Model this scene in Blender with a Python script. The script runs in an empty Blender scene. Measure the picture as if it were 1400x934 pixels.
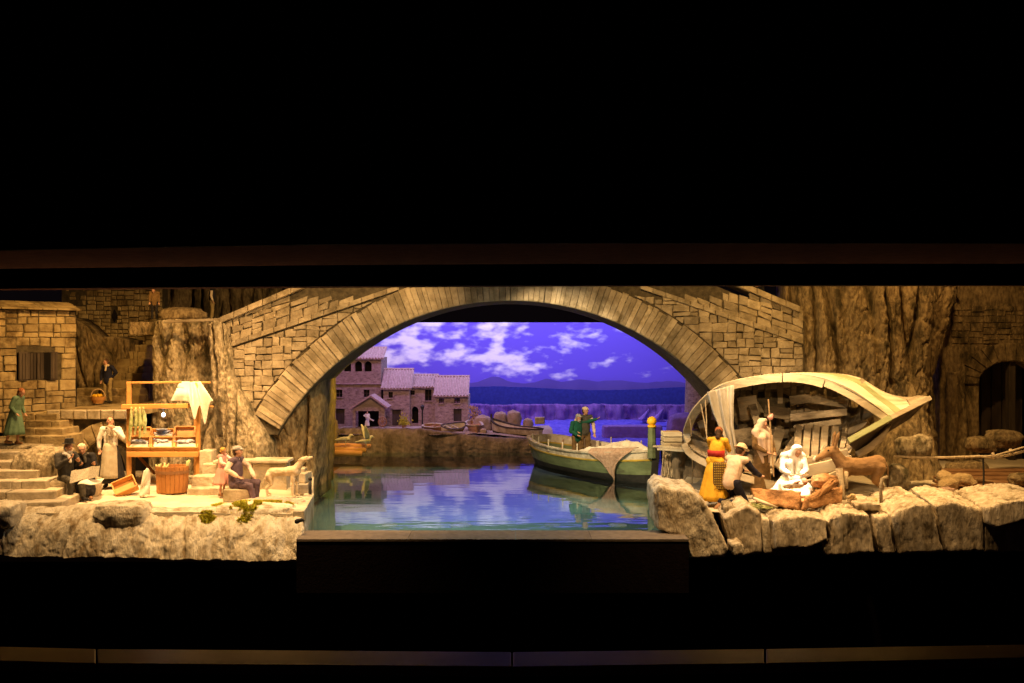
import bpy, bmesh, math, random
import numpy as np
from mathutils import Vector, Matrix, noise

R = math.radians
rnd = random.Random(7)
SC = bpy.context.scene
COL = SC.collection

# ------------------------------------------------------------------ camera
F = 1361.1            # focal length in photograph pixels (35 mm lens)
ZC = 1.06             # camera height above the water
cd = bpy.data.cameras.new('camera'); cam = bpy.data.objects.new('camera', cd); COL.objects.link(cam)
cd.lens = 35; cd.sensor_width = 36; cd.clip_start = 0.05; cd.clip_end = 200
cam.location = (0, 0, ZC); cam.rotation_euler = (R(90), 0, 0)
SC.camera = cam

def W(px, py, D):
    """a point at distance D on the photograph's pixel"""
    return Vector(((px-700)*D/F, D, ZC-(py-467)*D/F))
def DZ(py, z):
    """distance at which height z shows on pixel row py"""
    return (ZC-z)*F/(py-467)

# ------------------------------------------------------------------ world and lamps
w = bpy.data.worlds.new('World'); SC.world = w; w.use_nodes = True
w.node_tree.nodes['Background'].inputs[0].default_value = (0.010, 0.006, 0.008, 1)
w.node_tree.nodes['Background'].inputs[1].default_value = 0.25
SC.view_settings.view_transform = 'Standard'; SC.view_settings.look = 'None'
SC.view_settings.exposure = 0.0; SC.view_settings.gamma = 1.0
SC.cycles.use_denoising = True
try: SC.cycles.denoiser = 'OPENIMAGEDENOISE'
except Exception: pass
SC.cycles.max_bounces = 6; SC.cycles.diffuse_bounces = 3; SC.cycles.glossy_bounces = 3
SC.cycles.transparent_max_bounces = 8
SC.cycles.sample_clamp_indirect = 4.0

WARM = (1.0, 0.59, 0.245)
def spot(name, loc, aim, power, color, cone, blend=0.7, size=0.03):
    d = bpy.data.lights.new(name, 'SPOT'); d.energy = power; d.color = color
    d.spot_size = R(cone); d.spot_blend = blend; d.shadow_soft_size = size
    o = bpy.data.objects.new(name, d); COL.objects.link(o); o.location = loc
    o.rotation_euler = (Vector(aim)-Vector(loc)).to_track_quat('-Z', 'Y').to_euler(); return o
def area(name, loc, aim, power, color, sx, sy):
    d = bpy.data.lights.new(name, 'AREA'); d.energy = power; d.color = color
    d.shape = 'RECTANGLE'; d.size = sx; d.size_y = sy
    o = bpy.data.objects.new(name, d); COL.objects.link(o); o.location = loc
    o.rotation_euler = (Vector(aim)-Vector(loc)).to_track_quat('-Z', 'Y').to_euler(); return o
# left market
spot('left_key', (-2.75, 5.95, 2.5), (-1.75, 6.2, 0.1), 480, WARM, 66, 0.9)
spot('left_fill', (-1.2, 5.75, 2.5), (-2.3, 6.5, 0.3), 230, (1.0,.56,.21), 80, 0.9)
spot('left_low', (-1.9, 5.85, 1.46), (-2.1, 6.7, 0.35), 90, WARM, 60, 0.9)
spot('house_spot', (-2.3, 5.9, 2.2), (-3.1, 7.0, 0.9), 125, (1.0,.53,.14), 70, 0.9)
spot('ledge_far_left', (-2.8, 5.28, 1.48), (-2.65, 5.5, 0.05), 52, WARM, 95, 0.9)
spot('ledge_left', (-1.95, 5.16, 1.48), (-1.95, 5.45, 0.0), 54, WARM, 90, 0.9)
spot('ledge_mid', (-1.3, 5.06, 1.48), (-1.35, 5.45, 0.0), 140, WARM, 80, 0.9)
spot('stair_spot', (-2.75, 6.05, 1.75), (-2.6, 5.85, 0.2), 80, WARM, 70, 0.9)
# bridge
spot('bridge_left', (-0.6, 5.8, 2.0), (-1.3, 7.0, 1.0), 118, (1.0,.60,.23), 85, 0.9)
spot('bridge_right', (0.8, 5.8, 2.0), (1.4, 7.0, 1.0), 66, (1.0,.60,.21), 80, 0.9)
# nativity
spot('right_key', (1.1, 5.7, 2.5), (1.85, 6.0, 0.2), 380, WARM, 50, 0.9)
spot('right_low', (1.45, 5.55, 1.43), (1.85, 6.6, 0.42), 80, (1,.66,.33), 60, 0.9)
spot('hull_fill', (0.6, 0.3, 1.75), W(1090,585,6.6), 600, (1,.66,.33), 8, 0.8)  # added lamp on the viewer's side, fills the inside of the wreck
spot('mother_spot', (1.72, 5.62, 2.3), W(1084,662,5.72), 620, (1,.86,.66), 10, 0.7)
spot('ledge_corner', (1.10, 4.96, 1.50), (1.10, 5.42, 0.0), 110, WARM, 70, 0.9)
spot('ledge_right', (1.7, 4.96, 1.50), (1.75, 5.42, 0.0), 34, WARM, 95, 0.9)
spot('ledge_far_right', (2.4, 4.96, 1.50), (2.4, 5.42, 0.0), 48, WARM, 95, 0.9)
spot('right_yard', (2.3, 5.7, 2.4), (2.6, 6.1, 0.15), 230, (1.0,.60,.22), 70, 0.9)
spot('cliff_wash', (2.0, 6.0, 2.3), (2.3, 7.0, 1.0), 62, (1.0,.56,.17), 90, 0.9)
spot('gate_wash', (2.9, 6.2, 2.2), (3.2, 7.5, 0.8), 46, (1.0,.54,.17), 80, 0.9)
# harbour
area('pool_strip', (-0.1, 5.62, 1.50), (-0.1, 5.72, 0.0), 20, (1,.86,.66), 1.7, 0.06)
spot('pool_wash', (-0.3, 5.8, 1.8), (-0.25, 6.9, 0.0), 190, (1,.88,.74), 62, 0.9)
spot('boat_spot', (-0.4, 5.75, 1.9), (0.85, 7.7, 0.2), 420, (1,.74,.42), 40, 0.8)
spot('boat_back', (1.2, 7.95, 2.2), (0.80, 8.0, 0.1), 50, (1,.74,.42), 60, 0.8)
spot('amber', (-1.0, 8.2, 1.4), (-1.5, 8.9, 0.15), 60, (1.0,.60,.06), 60, 0.9)
spot('amber_pillar', (-0.75, 7.80, 1.25), (-1.5, 7.86, 0.45), 60, (1.0,.62,.06), 60, 0.9)
area('quay_warm', (-1.2, 8.6, 1.9), (-1.0, 11.2, 0.2), 34, (1,.55,.28), 1.2, 0.3)
area('house_violet', (-1.4, 10.4, 2.2), (-1.4, 11.8, 0.5), 24, (.66,.30,1.0), 2.4, 0.3)
area('sky_top', (0.2, 11.6, 2.4), (0.2, 12.95, 0.8), 108, (.58,.54,1.0), 5.0, 0.3)
area('bay_violet', (1.0, 10.6, 2.2), (1.0, 12.4, 0.2), 16, (.56,.46,1.0), 3.0, 0.3)


# ------------------------------------------------------------------ mesh helpers
class MB:
    def __init__(s): s.v = []; s.f = []
    def add(s, vs, fs):
        b = len(s.v); s.v += [tuple(p) for p in vs]; s.f += [tuple(b+i for i in q) for q in fs]; return s
    def box(s, c, size, rot=None):
        hx, hy, hz = size[0]/2, size[1]/2, size[2]/2
        p = [Vector((x*hx, y*hy, z*hz)) for z in (-1, 1) for y in (-1, 1) for x in (-1, 1)]
        if rot is not None: p = [rot @ q for q in p]
        c = Vector(c)
        return s.add([q+c for q in p], [(0,2,3,1),(4,5,7,6),(0,1,5,4),(2,6,7,3),(0,4,6,2),(1,3,7,5)])
    def bar(s, a, b, w, h, up=(0,0,1)):
        a = Vector(a); b = Vector(b); d = (b-a); L = d.length; d.normalize()
        u = Vector(up); sx = d.cross(u)
        if sx.length < 1e-4: sx = d.cross(Vector((1,0,0)))
        sx.normalize(); u = sx.cross(d)
        m = Matrix((d, sx, u)).transposed()
        return s.box((a+b)/2, (L, w, h), m)
    def hexa(s, p8):
        """8 corners, bottom ring then top ring"""
        return s.add(p8, [(3,2,1,0),(4,5,6,7),(0,1,5,4),(1,2,6,5),(2,3,7,6),(3,0,4,7)])
    def tube(s, pts, r, n=8, caps=True):
        pts = [Vector(p) for p in pts]; rs = r if isinstance(r, (list, tuple)) else [r]*len(pts)
        vs = []; fs = []; prev = None
        for i, p in enumerate(pts):
            d = (pts[min(i+1, len(pts)-1)]-pts[max(i-1, 0)]).normalized()
            if prev is None:
                a = d.cross(Vector((0,0,1)))
                if a.length < 1e-3: a = d.cross(Vector((1,0,0)))
            else: a = prev - d*prev.dot(d)
            a.normalize(); prev = a; b = d.cross(a)
            for k in range(n):
                t = 2*math.pi*k/n; vs.append(p+(a*math.cos(t)+b*math.sin(t))*rs[i])
        for i in range(len(pts)-1):
            for k in range(n):
                k2 = (k+1) % n; fs.append((i*n+k, i*n+k2, (i+1)*n+k2, (i+1)*n+k))
        if caps: fs.append(tuple(range(n-1, -1, -1))); fs.append(tuple((len(pts)-1)*n+k for k in range(n)))
        return s.add(vs, fs)
    def cap(s, a, b, ra, rb, n=12, fl=1.0):
        """tapered capsule"""
        a = Vector(a); b = Vector(b); d = b-a; L = d.length
        d = d.normalized() if L > 1e-6 else Vector((0,0,1))
        x = d.cross(Vector((0,1,0)))
        if x.length < 1e-3: x = d.cross(Vector((1,0,0)))
        x.normalize(); y = d.cross(x)
        prof = []
        for k in range(1, 4): t = math.pi/2*k/4; prof.append((-ra*math.cos(t), ra*math.sin(t)))
        prof.append((0, ra)); prof.append((L, rb))
        for k in range(3, 0, -1): t = math.pi/2*k/4; prof.append((L+rb*math.cos(t), rb*math.sin(t)))
        vs = [a-d*ra]; fs = []
        for h, r in prof:
            for k in range(n):
                t = 2*math.pi*k/n; vs.append(a+d*h+(x*math.cos(t)+y*math.sin(t)*fl)*r)
        vs.append(b+d*rb); m = len(prof)
        for k in range(n):
            k2 = (k+1) % n; fs.append((0, 1+k2, 1+k))
            for i in range(m-1): fs.append((1+i*n+k, 1+i*n+k2, 1+(i+1)*n+k2, 1+(i+1)*n+k))
            fs.append((1+(m-1)*n+k, 1+(m-1)*n+k2, len(vs)-1))
        return s.add(vs, fs)
    def ell(s, c, r, rot=None, n=16, m=10):
        c = Vector(c); vs = []; fs = []
        def T(p): return c+(rot @ p if rot is not None else p)
        vs.append(T(Vector((0,0,-r[2]))))
        for i in range(1, m):
            t = -math.pi/2+math.pi*i/m
            for k in range(n):
                a = 2*math.pi*k/n
                vs.append(T(Vector((r[0]*math.cos(t)*math.cos(a), r[1]*math.cos(t)*math.sin(a), r[2]*math.sin(t)))))
        vs.append(T(Vector((0,0,r[2]))))
        for k in range(n):
            k2 = (k+1) % n; fs.append((0, 1+k2, 1+k))
            for i in range(m-2): fs.append((1+i*n+k, 1+i*n+k2, 1+(i+1)*n+k2, 1+(i+1)*n+k))
            fs.append((1+(m-2)*n+k, 1+(m-2)*n+k2, len(vs)-1))
        return s.add(vs, fs)
    def loft(s, secs, n=40, fold=0.0, nf=9, ph=0.0, a0=0.0, a1=2*math.pi, caps=True):
        """secs: (centre, rx, ry, fold factor); closed if the sweep is a full turn"""
        full = abs(a1-a0-2*math.pi) < 1e-6; vs = []; fs = []; m = n if full else n+1
        for j, (c, rx, ry, ff) in enumerate(secs):
            c = Vector(c)
            for k in range(m):
                a = a0+(a1-a0)*k/n
                q = 1+fold*ff*(math.sin(nf*a+ph+0.25*j)+0.5*math.sin(nf*1.7*a+2*ph))
                vs.append(c+Vector((math.cos(a)*rx*q, math.sin(a)*ry*q, 0)))
        for j in range(len(secs)-1):
            for k in range(n):
                k2 = (k+1) % m; fs.append((j*m+k, (j+1)*m+k, (j+1)*m+k2, j*m+k2))
        if full and caps:
            fs.append(tuple(range(m))); fs.append(tuple((len(secs)-1)*m+k for k in range(m-1, -1, -1)))
        return s.add(vs, fs)
    def grid(s, P):
        """rows of points -> sheet"""
        nr = len(P); nc = len(P[0]); vs = [p for r in P for p in r]
        fs = [(i*nc+j, i*nc+j+1, (i+1)*nc+j+1, (i+1)*nc+j) for i in range(nr-1) for j in range(nc-1)]
        return s.add(vs, fs)
    def mesh(s, name, smooth=False):
        me = bpy.data.meshes.new(name); me.from_pydata([tuple(p) for p in s.v], [], s.f); me.update()
        if smooth: me.polygons.foreach_set('use_smooth', [True]*len(me.polygons))
        return me
    def build(s, name, mat, parent=None, smooth=False, local=False, fix=True):
        me = s.mesh(name, smooth)
        if fix:
            bm = bmesh.new(); bm.from_mesh(me); bmesh.ops.recalc_face_normals(bm, faces=bm.faces[:]); bm.to_mesh(me); bm.free()
        return put(name, me, mat, parent, local)

def put(name, me, mat, parent=None, local=False):
    o = bpy.data.objects.new(name, me); COL.objects.link(o)
    if mat is not None and not me.materials: me.materials.append(mat)
    if parent is not None:
        o.parent = parent
        if not local: o.matrix_parent_inverse = root_matrix(parent).inverted()
    return o
def root_matrix(o):
    m = o.matrix_basis.copy()
    if o.parent is not None: m = root_matrix(o.parent) @ o.matrix_parent_inverse @ m
    return m
def empty(name, loc=(0,0,0), rz=0, sc=1):
    o = bpy.data.objects.new(name, None); COL.objects.link(o); o.empty_display_size = 0.05
    o.location = loc; o.rotation_euler = (0,0,rz); o.scale = (sc, sc, sc); return o
def tag(o, label=None, cat=None, group=None, kind=None):
    if label: o['label'] = label
    if cat: o['category'] = cat
    if group: o['group'] = group
    if kind: o['kind'] = kind
    return o
def thing(name, label, cat, loc=(0,0,0), group=None, rz=0, sc=1):
    return tag(empty(name, loc, rz, sc), label, cat, group)
def solid(o, t, sub=0, off=0.0):
    m = o.modifiers.new('solid', 'SOLIDIFY'); m.thickness = t; m.offset = off
    if sub: m = o.modifiers.new('sub', 'SUBSURF'); m.levels = sub; m.render_levels = sub
    return o
def bevel(o, wd, seg=2):
    m = o.modifiers.new('bevel', 'BEVEL'); m.width = wd; m.segments = seg; m.limit_method = 'ANGLE'; return o

def cracks(p, k=7.0):
    d = noise.voronoi(p)[0]; return max(0.0, 1-(d[1]-d[0])*k)      # 1 on the lines between chips
def chips(p):
    return noise.voronoi(p)[0][0]
def fbm(p, oct=4):
    return noise.fractal(p, 1.0, 2.0, oct)      # about -1..1

WORK = bpy.data.scenes.new('work')      # scratch scene for remeshing, removed at the end
def blob(name, mb, vox, mat, parent, ruffle=0.0, rs=8.0, seed=0, smooth=4, stretch=0.35, local=True):
    """union of overlapping closed shapes, remeshed to one continuous skin"""
    me = mb.mesh('tmp'); o = bpy.data.objects.new('tmp', me); WORK.collection.objects.link(o)
    m = o.modifiers.new('r', 'REMESH'); m.mode = 'VOXEL'; m.voxel_size = vox; m.use_smooth_shade = True
    m = o.modifiers.new('s', 'SMOOTH'); m.factor = 0.5; m.iterations = smooth
    
    with bpy.context.temp_override(scene=WORK, view_layer=WORK.view_layers[0]): dg = bpy.context.evaluated_depsgraph_get()
    dg.update()
    out = bpy.data.meshes.new_from_object(o.evaluated_get(dg), depsgraph=dg)
    bpy.data.objects.remove(o, do_unlink=True); bpy.data.meshes.remove(me)
    out.name = name; out.materials.clear()
    if ruffle:
        n = len(out.vertices); no = [v.normal.copy() for v in out.vertices]
        for v, q in zip(out.vertices, no):
            p = Vector((v.co.x*rs, v.co.y*rs, v.co.z*rs*stretch))+Vector((seed*3.1, seed*1.7, 0))
            v.co += q*ruffle*(fbm(p, 3))
    out.polygons.foreach_set('use_smooth', [True]*len(out.polygons)); out.update()
    return put(name, out, mat, parent, local)

# ------------------------------------------------------------------ materials
MATS = {}
def mat(name, c1, c2=None, scale=20.0, rough=0.8, bump=0.0, bscale=None, vary=0.0, stretch=(1,1,1), detail=6.0,
        metal=0.0, dark=None, dscale=5.0, coord='world', spec=0.3, lo=0.35, hi=0.65):
    """noise mix of two colours, per-object brightness, optional dark weathering, bump"""
    m = bpy.data.materials.new(name); m.use_nodes = True; nt = m.node_tree; N = nt.nodes; L = nt.links
    b = N['Principled BSDF']; b.inputs['Roughness'].default_value = rough; b.inputs['Metallic'].default_value = metal
    b.inputs['Specular IOR Level'].default_value = spec
    if coord == 'world': g = N.new('ShaderNodeNewGeometry'); src = g.outputs['Position']
    else: g = N.new('ShaderNodeTexCoord'); src = g.outputs['Object']
    mp = N.new('ShaderNodeMapping'); mp.inputs['Scale'].default_value = stretch; L.new(src, mp.inputs['Vector'])
    c2 = c2 or tuple(x*0.7 for x in c1)
    nz = N.new('ShaderNodeTexNoise'); nz.inputs['Scale'].default_value = scale; nz.inputs['Detail'].default_value = detail
    L.new(mp.outputs[0], nz.inputs['Vector'])
    rp = N.new('ShaderNodeValToRGB'); rp.color_ramp.elements[0].position = lo; rp.color_ramp.elements[1].position = hi
    rp.color_ramp.elements[0].color = (*c2, 1); rp.color_ramp.elements[1].color = (*c1, 1)
    L.new(nz.outputs['Fac'], rp.inputs[0]); col = rp.outputs[0]
    if dark:
        n2 = N.new('ShaderNodeTexNoise'); n2.inputs['Scale'].default_value = dscale; n2.inputs['Detail'].default_value = 8; n2.inputs['Roughness'].default_value = 0.65
        L.new(mp.outputs[0], n2.inputs['Vector'])
        r2 = N.new('ShaderNodeValToRGB'); r2.color_ramp.elements[0].position = 0.49; r2.color_ramp.elements[1].position = 0.64
        L.new(n2.outputs['Fac'], r2.inputs[0])
        mx = N.new('ShaderNodeMixRGB'); mx.inputs[2].default_value = (*dark, 1)
        L.new(r2.outputs[0], mx.inputs[0]); L.new(col, mx.inputs[1]); col = mx.outputs[0]
    if vary:
        oi = N.new('ShaderNodeObjectInfo'); mr = N.new('ShaderNodeMapRange')
        mr.inputs['To Min'].default_value = 1-vary; mr.inputs['To Max'].default_value = 1+vary*0.7
        L.new(oi.outputs['Random'], mr.inputs['Value'])
        hs = N.new('ShaderNodeHueSaturation'); L.new(mr.outputs[0], hs.inputs['Value']); L.new(col, hs.inputs['Color']); col = hs.outputs[0]
    L.new(col, b.inputs['Base Color'])
    if bump:
        n3 = N.new('ShaderNodeTexNoise'); n3.inputs['Scale'].default_value = bscale or scale*2.5; n3.inputs['Detail'].default_value = 8; n3.inputs['Roughness'].default_value = 0.6
        L.new(mp.outputs[0], n3.inputs['Vector'])
        bp = N.new('ShaderNodeBump'); bp.inputs['Strength'].default_value = min(1.0, bump); bp.inputs['Distance'].default_value = 0.012
        L.new(n3.outputs['Fac'], bp.inputs['Height']); L.new(bp.outputs[0], b.inputs['Normal'])
    MATS[name] = m; return m

def emis(name, c, s):
    m = bpy.data.materials.new(name); m.use_nodes = True; nt = m.node_tree; nt.nodes.clear()
    e = nt.nodes.new('ShaderNodeEmission'); e.inputs[0].default_value = (*c, 1); e.inputs[1].default_value = s
    o = nt.nodes.new('ShaderNodeOutputMaterial'); nt.links.new(e.outputs[0], o.inputs[0]); MATS[name] = m; return m

M = MATS
mat('stone', (0.50,0.41,0.27), (0.33,0.26,0.16), 14, 0.9, 0.7, 55, 0.30, dark=(0.24,0.19,0.11), dscale=9)
mat('stone_pale', (0.60,0.52,0.38), (0.46,0.38,0.26), 16, 0.9, 0.5, 60, 0.12, dark=(0.30,0.24,0.14), dscale=7)
mat('stone_gold', (0.50,0.39,0.20), (0.36,0.26,0.12), 18, 0.9, 0.6, 60, 0.22, dark=(0.15,0.10,0.04), dscale=7)
mat('mortar', (0.12,0.095,0.055), (0.06,0.047,0.027), 30, 0.95, 0.6)
mat('rock', (0.52,0.43,0.28), (0.24,0.185,0.105), 55, 0.95, 1.0, 110, 0, stretch=(1,1,0.6), dark=(0.09,0.075,0.035), dscale=11)
mat('rock_dark', (0.36,0.27,0.14), (0.16,0.11,0.055), 50, 0.95, 1.0, 100, 0, stretch=(1,1,0.45), dark=(0.06,0.045,0.02), dscale=9)
mat('rock_pale', (0.74,0.67,0.52), (0.56,0.48,0.34), 30, 0.95, 0.8, 110, 0, stretch=(1,1,0.4), dark=(0.30,0.225,0.125), dscale=16)
mat('rock_block', (0.66,0.57,0.42), (0.42,0.34,0.22), 34, 0.95, 1.0, 90, 0.12, stretch=(1,1,0.25), dark=(0.20,0.15,0.08), dscale=11)
mat('rock_amber_lit', (0.42,0.31,0.08), (0.18,0.13,0.04), 18, 0.95, 1.0, 70, 0, stretch=(1,1,0.35), dark=(0.07,0.05,0.02), dscale=8)  # amber lamplight put into the rock colour
mat('sand', (0.62,0.54,0.40), (0.52,0.44,0.30), 9, 0.95, 0.5, 120, 0)
mat('black', (0.010,0.007,0.008), (0.007,0.005,0.006), 40, 0.9, 0.2, spec=0.02)
mat('panel', (0.012,0.008,0.009), (0.009,0.006,0.007), 30, 0.9, 0.2, spec=0.03)
mat('header', (0.075,0.046,0.052), (0.056,0.034,0.039), 20, 0.95, 0.2, spec=0.0)
mat('rim', (0.20,0.16,0.12), (0.14,0.11,0.085), 30, 0.7, 0.2, vary=0.1)
mat('rail', (0.085,0.020,0.012), (0.04,0.009,0.006), 6, 0.3, 0.05, stretch=(0.15,1,1), spec=0.5)
mat('wood', (0.60,0.42,0.22), (0.45,0.29,0.14), 12, 0.75, 0.3, 60, 0.12, stretch=(0.3,1,1))
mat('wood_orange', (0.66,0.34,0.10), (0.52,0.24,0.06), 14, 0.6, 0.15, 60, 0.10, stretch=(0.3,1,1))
mat('wood_brown', (0.30,0.16,0.07), (0.21,0.10,0.04), 16, 0.65, 0.3, 60, 0.1, stretch=(1,1,0.3))
mat('wood_grey', (0.46,0.38,0.26), (0.30,0.24,0.155), 14, 0.85, 0.6, 60, 0.22, stretch=(0.25,1,1), dark=(0.10,0.075,0.045), dscale=6)
mat('tub', (0.46,0.21,0.06), (0.34,0.14,0.04), 16, 0.65, 0.3, 60, 0.1, stretch=(1,1,0.3))
mat('wood_dark', (0.10,0.075,0.055), (0.05,0.037,0.027), 16, 0.85, 0.5, 60, 0.25, stretch=(1,1,0.25))
mat('wood_cream', (0.66,0.58,0.42), (0.50,0.42,0.28), 12, 0.7, 0.3, 60, 0.08, stretch=(0.2,1,1), dark=(0.34,0.27,0.16), dscale=7)
mat('plank_green', (0.33,0.36,0.18), (0.22,0.24,0.11), 12, 0.7, 0.3, 60, 0, stretch=(0.2,1,1))
mat('boat_green', (0.17,0.215,0.10), (0.11,0.145,0.065), 16, 0.55, 0.2, 60, 0, stretch=(0.4,0.4,1), dark=(0.07,0.075,0.04), dscale=9)
mat('boat_black', (0.028,0.026,0.022), (0.014,0.013,0.011), 14, 0.6, 0.2)
mat('boat_cream', (0.64,0.57,0.42), (0.50,0.43,0.30), 18, 0.6, 0.2, 60, 0.05, dark=(0.34,0.27,0.17), dscale=12)
mat('boat_yellow', (0.55,0.38,0.05), None, 10, 0.5)
mat('boat_inside', (0.56,0.34,0.20), (0.42,0.24,0.13), 14, 0.75, 0.3, 60, 0.1)
mat('yellow', (0.80,0.46,0.02), (0.70,0.38,0.015), 10, 0.5)
mat('canvas', (0.74,0.66,0.52), (0.62,0.54,0.40), 10, 0.9, 0.4, 40)
mat('canvas_white', (0.66,0.62,0.53), (0.57,0.53,0.43), 14, 0.9, 0.3, 40)
mat('net', (0.50,0.34,0.23), (0.36,0.23,0.15), 60, 0.95, 0.9, 120)
mat('net_pink', (0.62,0.42,0.32), (0.48,0.31,0.23), 60, 0.95, 1.0, 140)
mat('rope', (0.62,0.50,0.32), (0.45,0.34,0.20), 60, 0.9, 0.5)
mat('skin', (0.55,0.30,0.19), (0.47,0.24,0.14), 30, 0.6)
mat('hair_grey', (0.42,0.40,0.36), (0.28,0.26,0.23), 60, 0.9, 0.6)
mat('hair_brown', (0.085,0.045,0.02), (0.05,0.025,0.012), 60, 0.8, 0.6)
mat('hair_red', (0.42,0.15,0.05), (0.28,0.09,0.03), 60, 0.8, 0.6)
mat('hair_blond', (0.70,0.42,0.10), (0.55,0.30,0.06), 60, 0.8, 0.6)
mat('cloth_black', (0.022,0.019,0.018), (0.014,0.012,0.012), 30, 0.9, 0.4)
mat('cloth_char', (0.045,0.040,0.032), (0.030,0.026,0.021), 30, 0.9, 0.4)
mat('cloth_grey', (0.085,0.075,0.055), (0.060,0.052,0.038), 30, 0.9, 0.4)
mat('cloth_white', (0.80,0.76,0.68), (0.70,0.65,0.55), 20, 0.9, 0.3)
mat('cloth_cream', (0.68,0.56,0.38), (0.58,0.46,0.30), 20, 0.9, 0.3)
mat('cloth_pinkcream', (0.72,0.55,0.42), (0.62,0.46,0.34), 20, 0.9, 0.3)
mat('cloth_apron', (0.45,0.39,0.28), (0.36,0.30,0.20), 26, 0.9, 0.4)
mat('cloth_green', (0.15,0.24,0.15), (0.10,0.17,0.10), 16, 0.9, 0.4)
mat('cloth_teal', (0.012,0.105,0.065), (0.007,0.07,0.042), 16, 0.9, 0.4)
mat('cloth_navy', (0.016,0.016,0.034), (0.010,0.010,0.022), 20, 0.9, 0.4)
mat('cloth_plum', (0.13,0.085,0.105), (0.085,0.055,0.07), 20, 0.9, 0.4)
mat('cloth_pink', (0.72,0.36,0.30), (0.62,0.28,0.23), 16, 0.9, 0.3)
mat('cloth_khaki', (0.30,0.22,0.09), (0.22,0.16,0.06), 20, 0.9, 0.4)
mat('cloth_brown', (0.20,0.12,0.045), (0.12,0.07,0.025), 24, 0.9, 0.6)
mat('cloth_yellow', (0.72,0.42,0.03), (0.60,0.33,0.02), 14, 0.8, 0.3)
mat('cloth_red', (0.45,0.03,0.02), (0.34,0.02,0.015), 20, 0.7, 0.3)
mat('paper', (0.50,0.44,0.33), (0.30,0.26,0.19), 130, 0.9)
mat('fish', (0.50,0.52,0.55), (0.18,0.20,0.24), 60, 0.35, metal=0.0, spec=0.6)
mat('greens', (0.52,0.52,0.26), (0.30,0.36,0.12), 40, 0.8)
mat('moss', (0.66,0.58,0.05), (0.44,0.42,0.04), 80, 1.0, 1.0, 160)
mat('donkey', (0.32,0.19,0.085), (0.20,0.115,0.05), 9, 0.9, 0.5, 90)
mat('lamb', (0.64,0.47,0.25), (0.50,0.35,0.17), 60, 1.0, 1.0, 120)
mat('dog', (0.66,0.55,0.38), (0.50,0.38,0.22), 30, 0.9, 0.5, 90)
mat('gull', (0.62,0.58,0.42), (0.50,0.45,0.28), 30, 0.8)
mat('manger', (0.55,0.30,0.13), (0.36,0.18,0.07), 20, 0.9, 0.9, 70, dark=(0.20,0.10,0.04), dscale=9)
mat('house_pink', (0.44,0.33,0.27), (0.32,0.24,0.19), 26, 0.9, 0.9, 40, 0.06, stretch=(1,1,1.8), dark=(0.20,0.14,0.12), dscale=20)
mat('house_ochre', (0.46,0.30,0.14), (0.36,0.22,0.10), 26, 0.9, 0.9, 40, 0.06, dark=(0.20,0.13,0.07), dscale=20)
mat('roof_tile', (0.50,0.36,0.32), (0.36,0.25,0.22), 40, 0.9, 0.9, 70, 0.05, stretch=(2,0.5,1))
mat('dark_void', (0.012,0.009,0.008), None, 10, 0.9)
mat('iron', (0.03,0.028,0.026), None, 20, 0.5)
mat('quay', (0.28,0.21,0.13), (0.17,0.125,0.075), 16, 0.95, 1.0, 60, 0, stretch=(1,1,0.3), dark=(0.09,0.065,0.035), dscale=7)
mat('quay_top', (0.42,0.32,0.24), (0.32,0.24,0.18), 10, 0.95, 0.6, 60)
mat('poolfloor', (0.17,0.235,0.27), (0.13,0.185,0.215), 4, 0.9)
mat('hill_far', (0.11,0.08,0.36), (0.09,0.065,0.32), 3, 1.0)
mat('hill_near', (0.026,0.036,0.27), (0.020,0.026,0.21), 30, 1.0)
mat('cliff_far', (0.20,0.10,0.36), (0.12,0.065,0.26), 12, 1.0, 0.8, 20, stretch=(2,1,0.3))
mat('seafar', (0.16,0.12,0.62), (0.06,0.05,0.46), 22, 0.6, 0.6, 20, stretch=(1,1,2))
mat('breakwater', (0.24,0.14,0.48), (0.17,0.10,0.36), 12, 0.95, 0.6, 40)
emis('bulb', (0.9,0.92,1.0), 14)

# ------------------------------------------------------------------ rocks and stones
def flute(x, z, fx, fz, seed, warp=0.35):
    """vertical folds like water-worn rock: 0..1, with sharp dark grooves"""
    wv = noise.noise(Vector((x*fx*0.35, z*fz*1.3, seed+9.1)))*warp*2.0
    a = noise.noise(Vector((x*fx+wv, z*fz, seed)))
    g = 1-abs(a)*2.2                      # ridge line
    return max(0.0, g)

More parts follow.
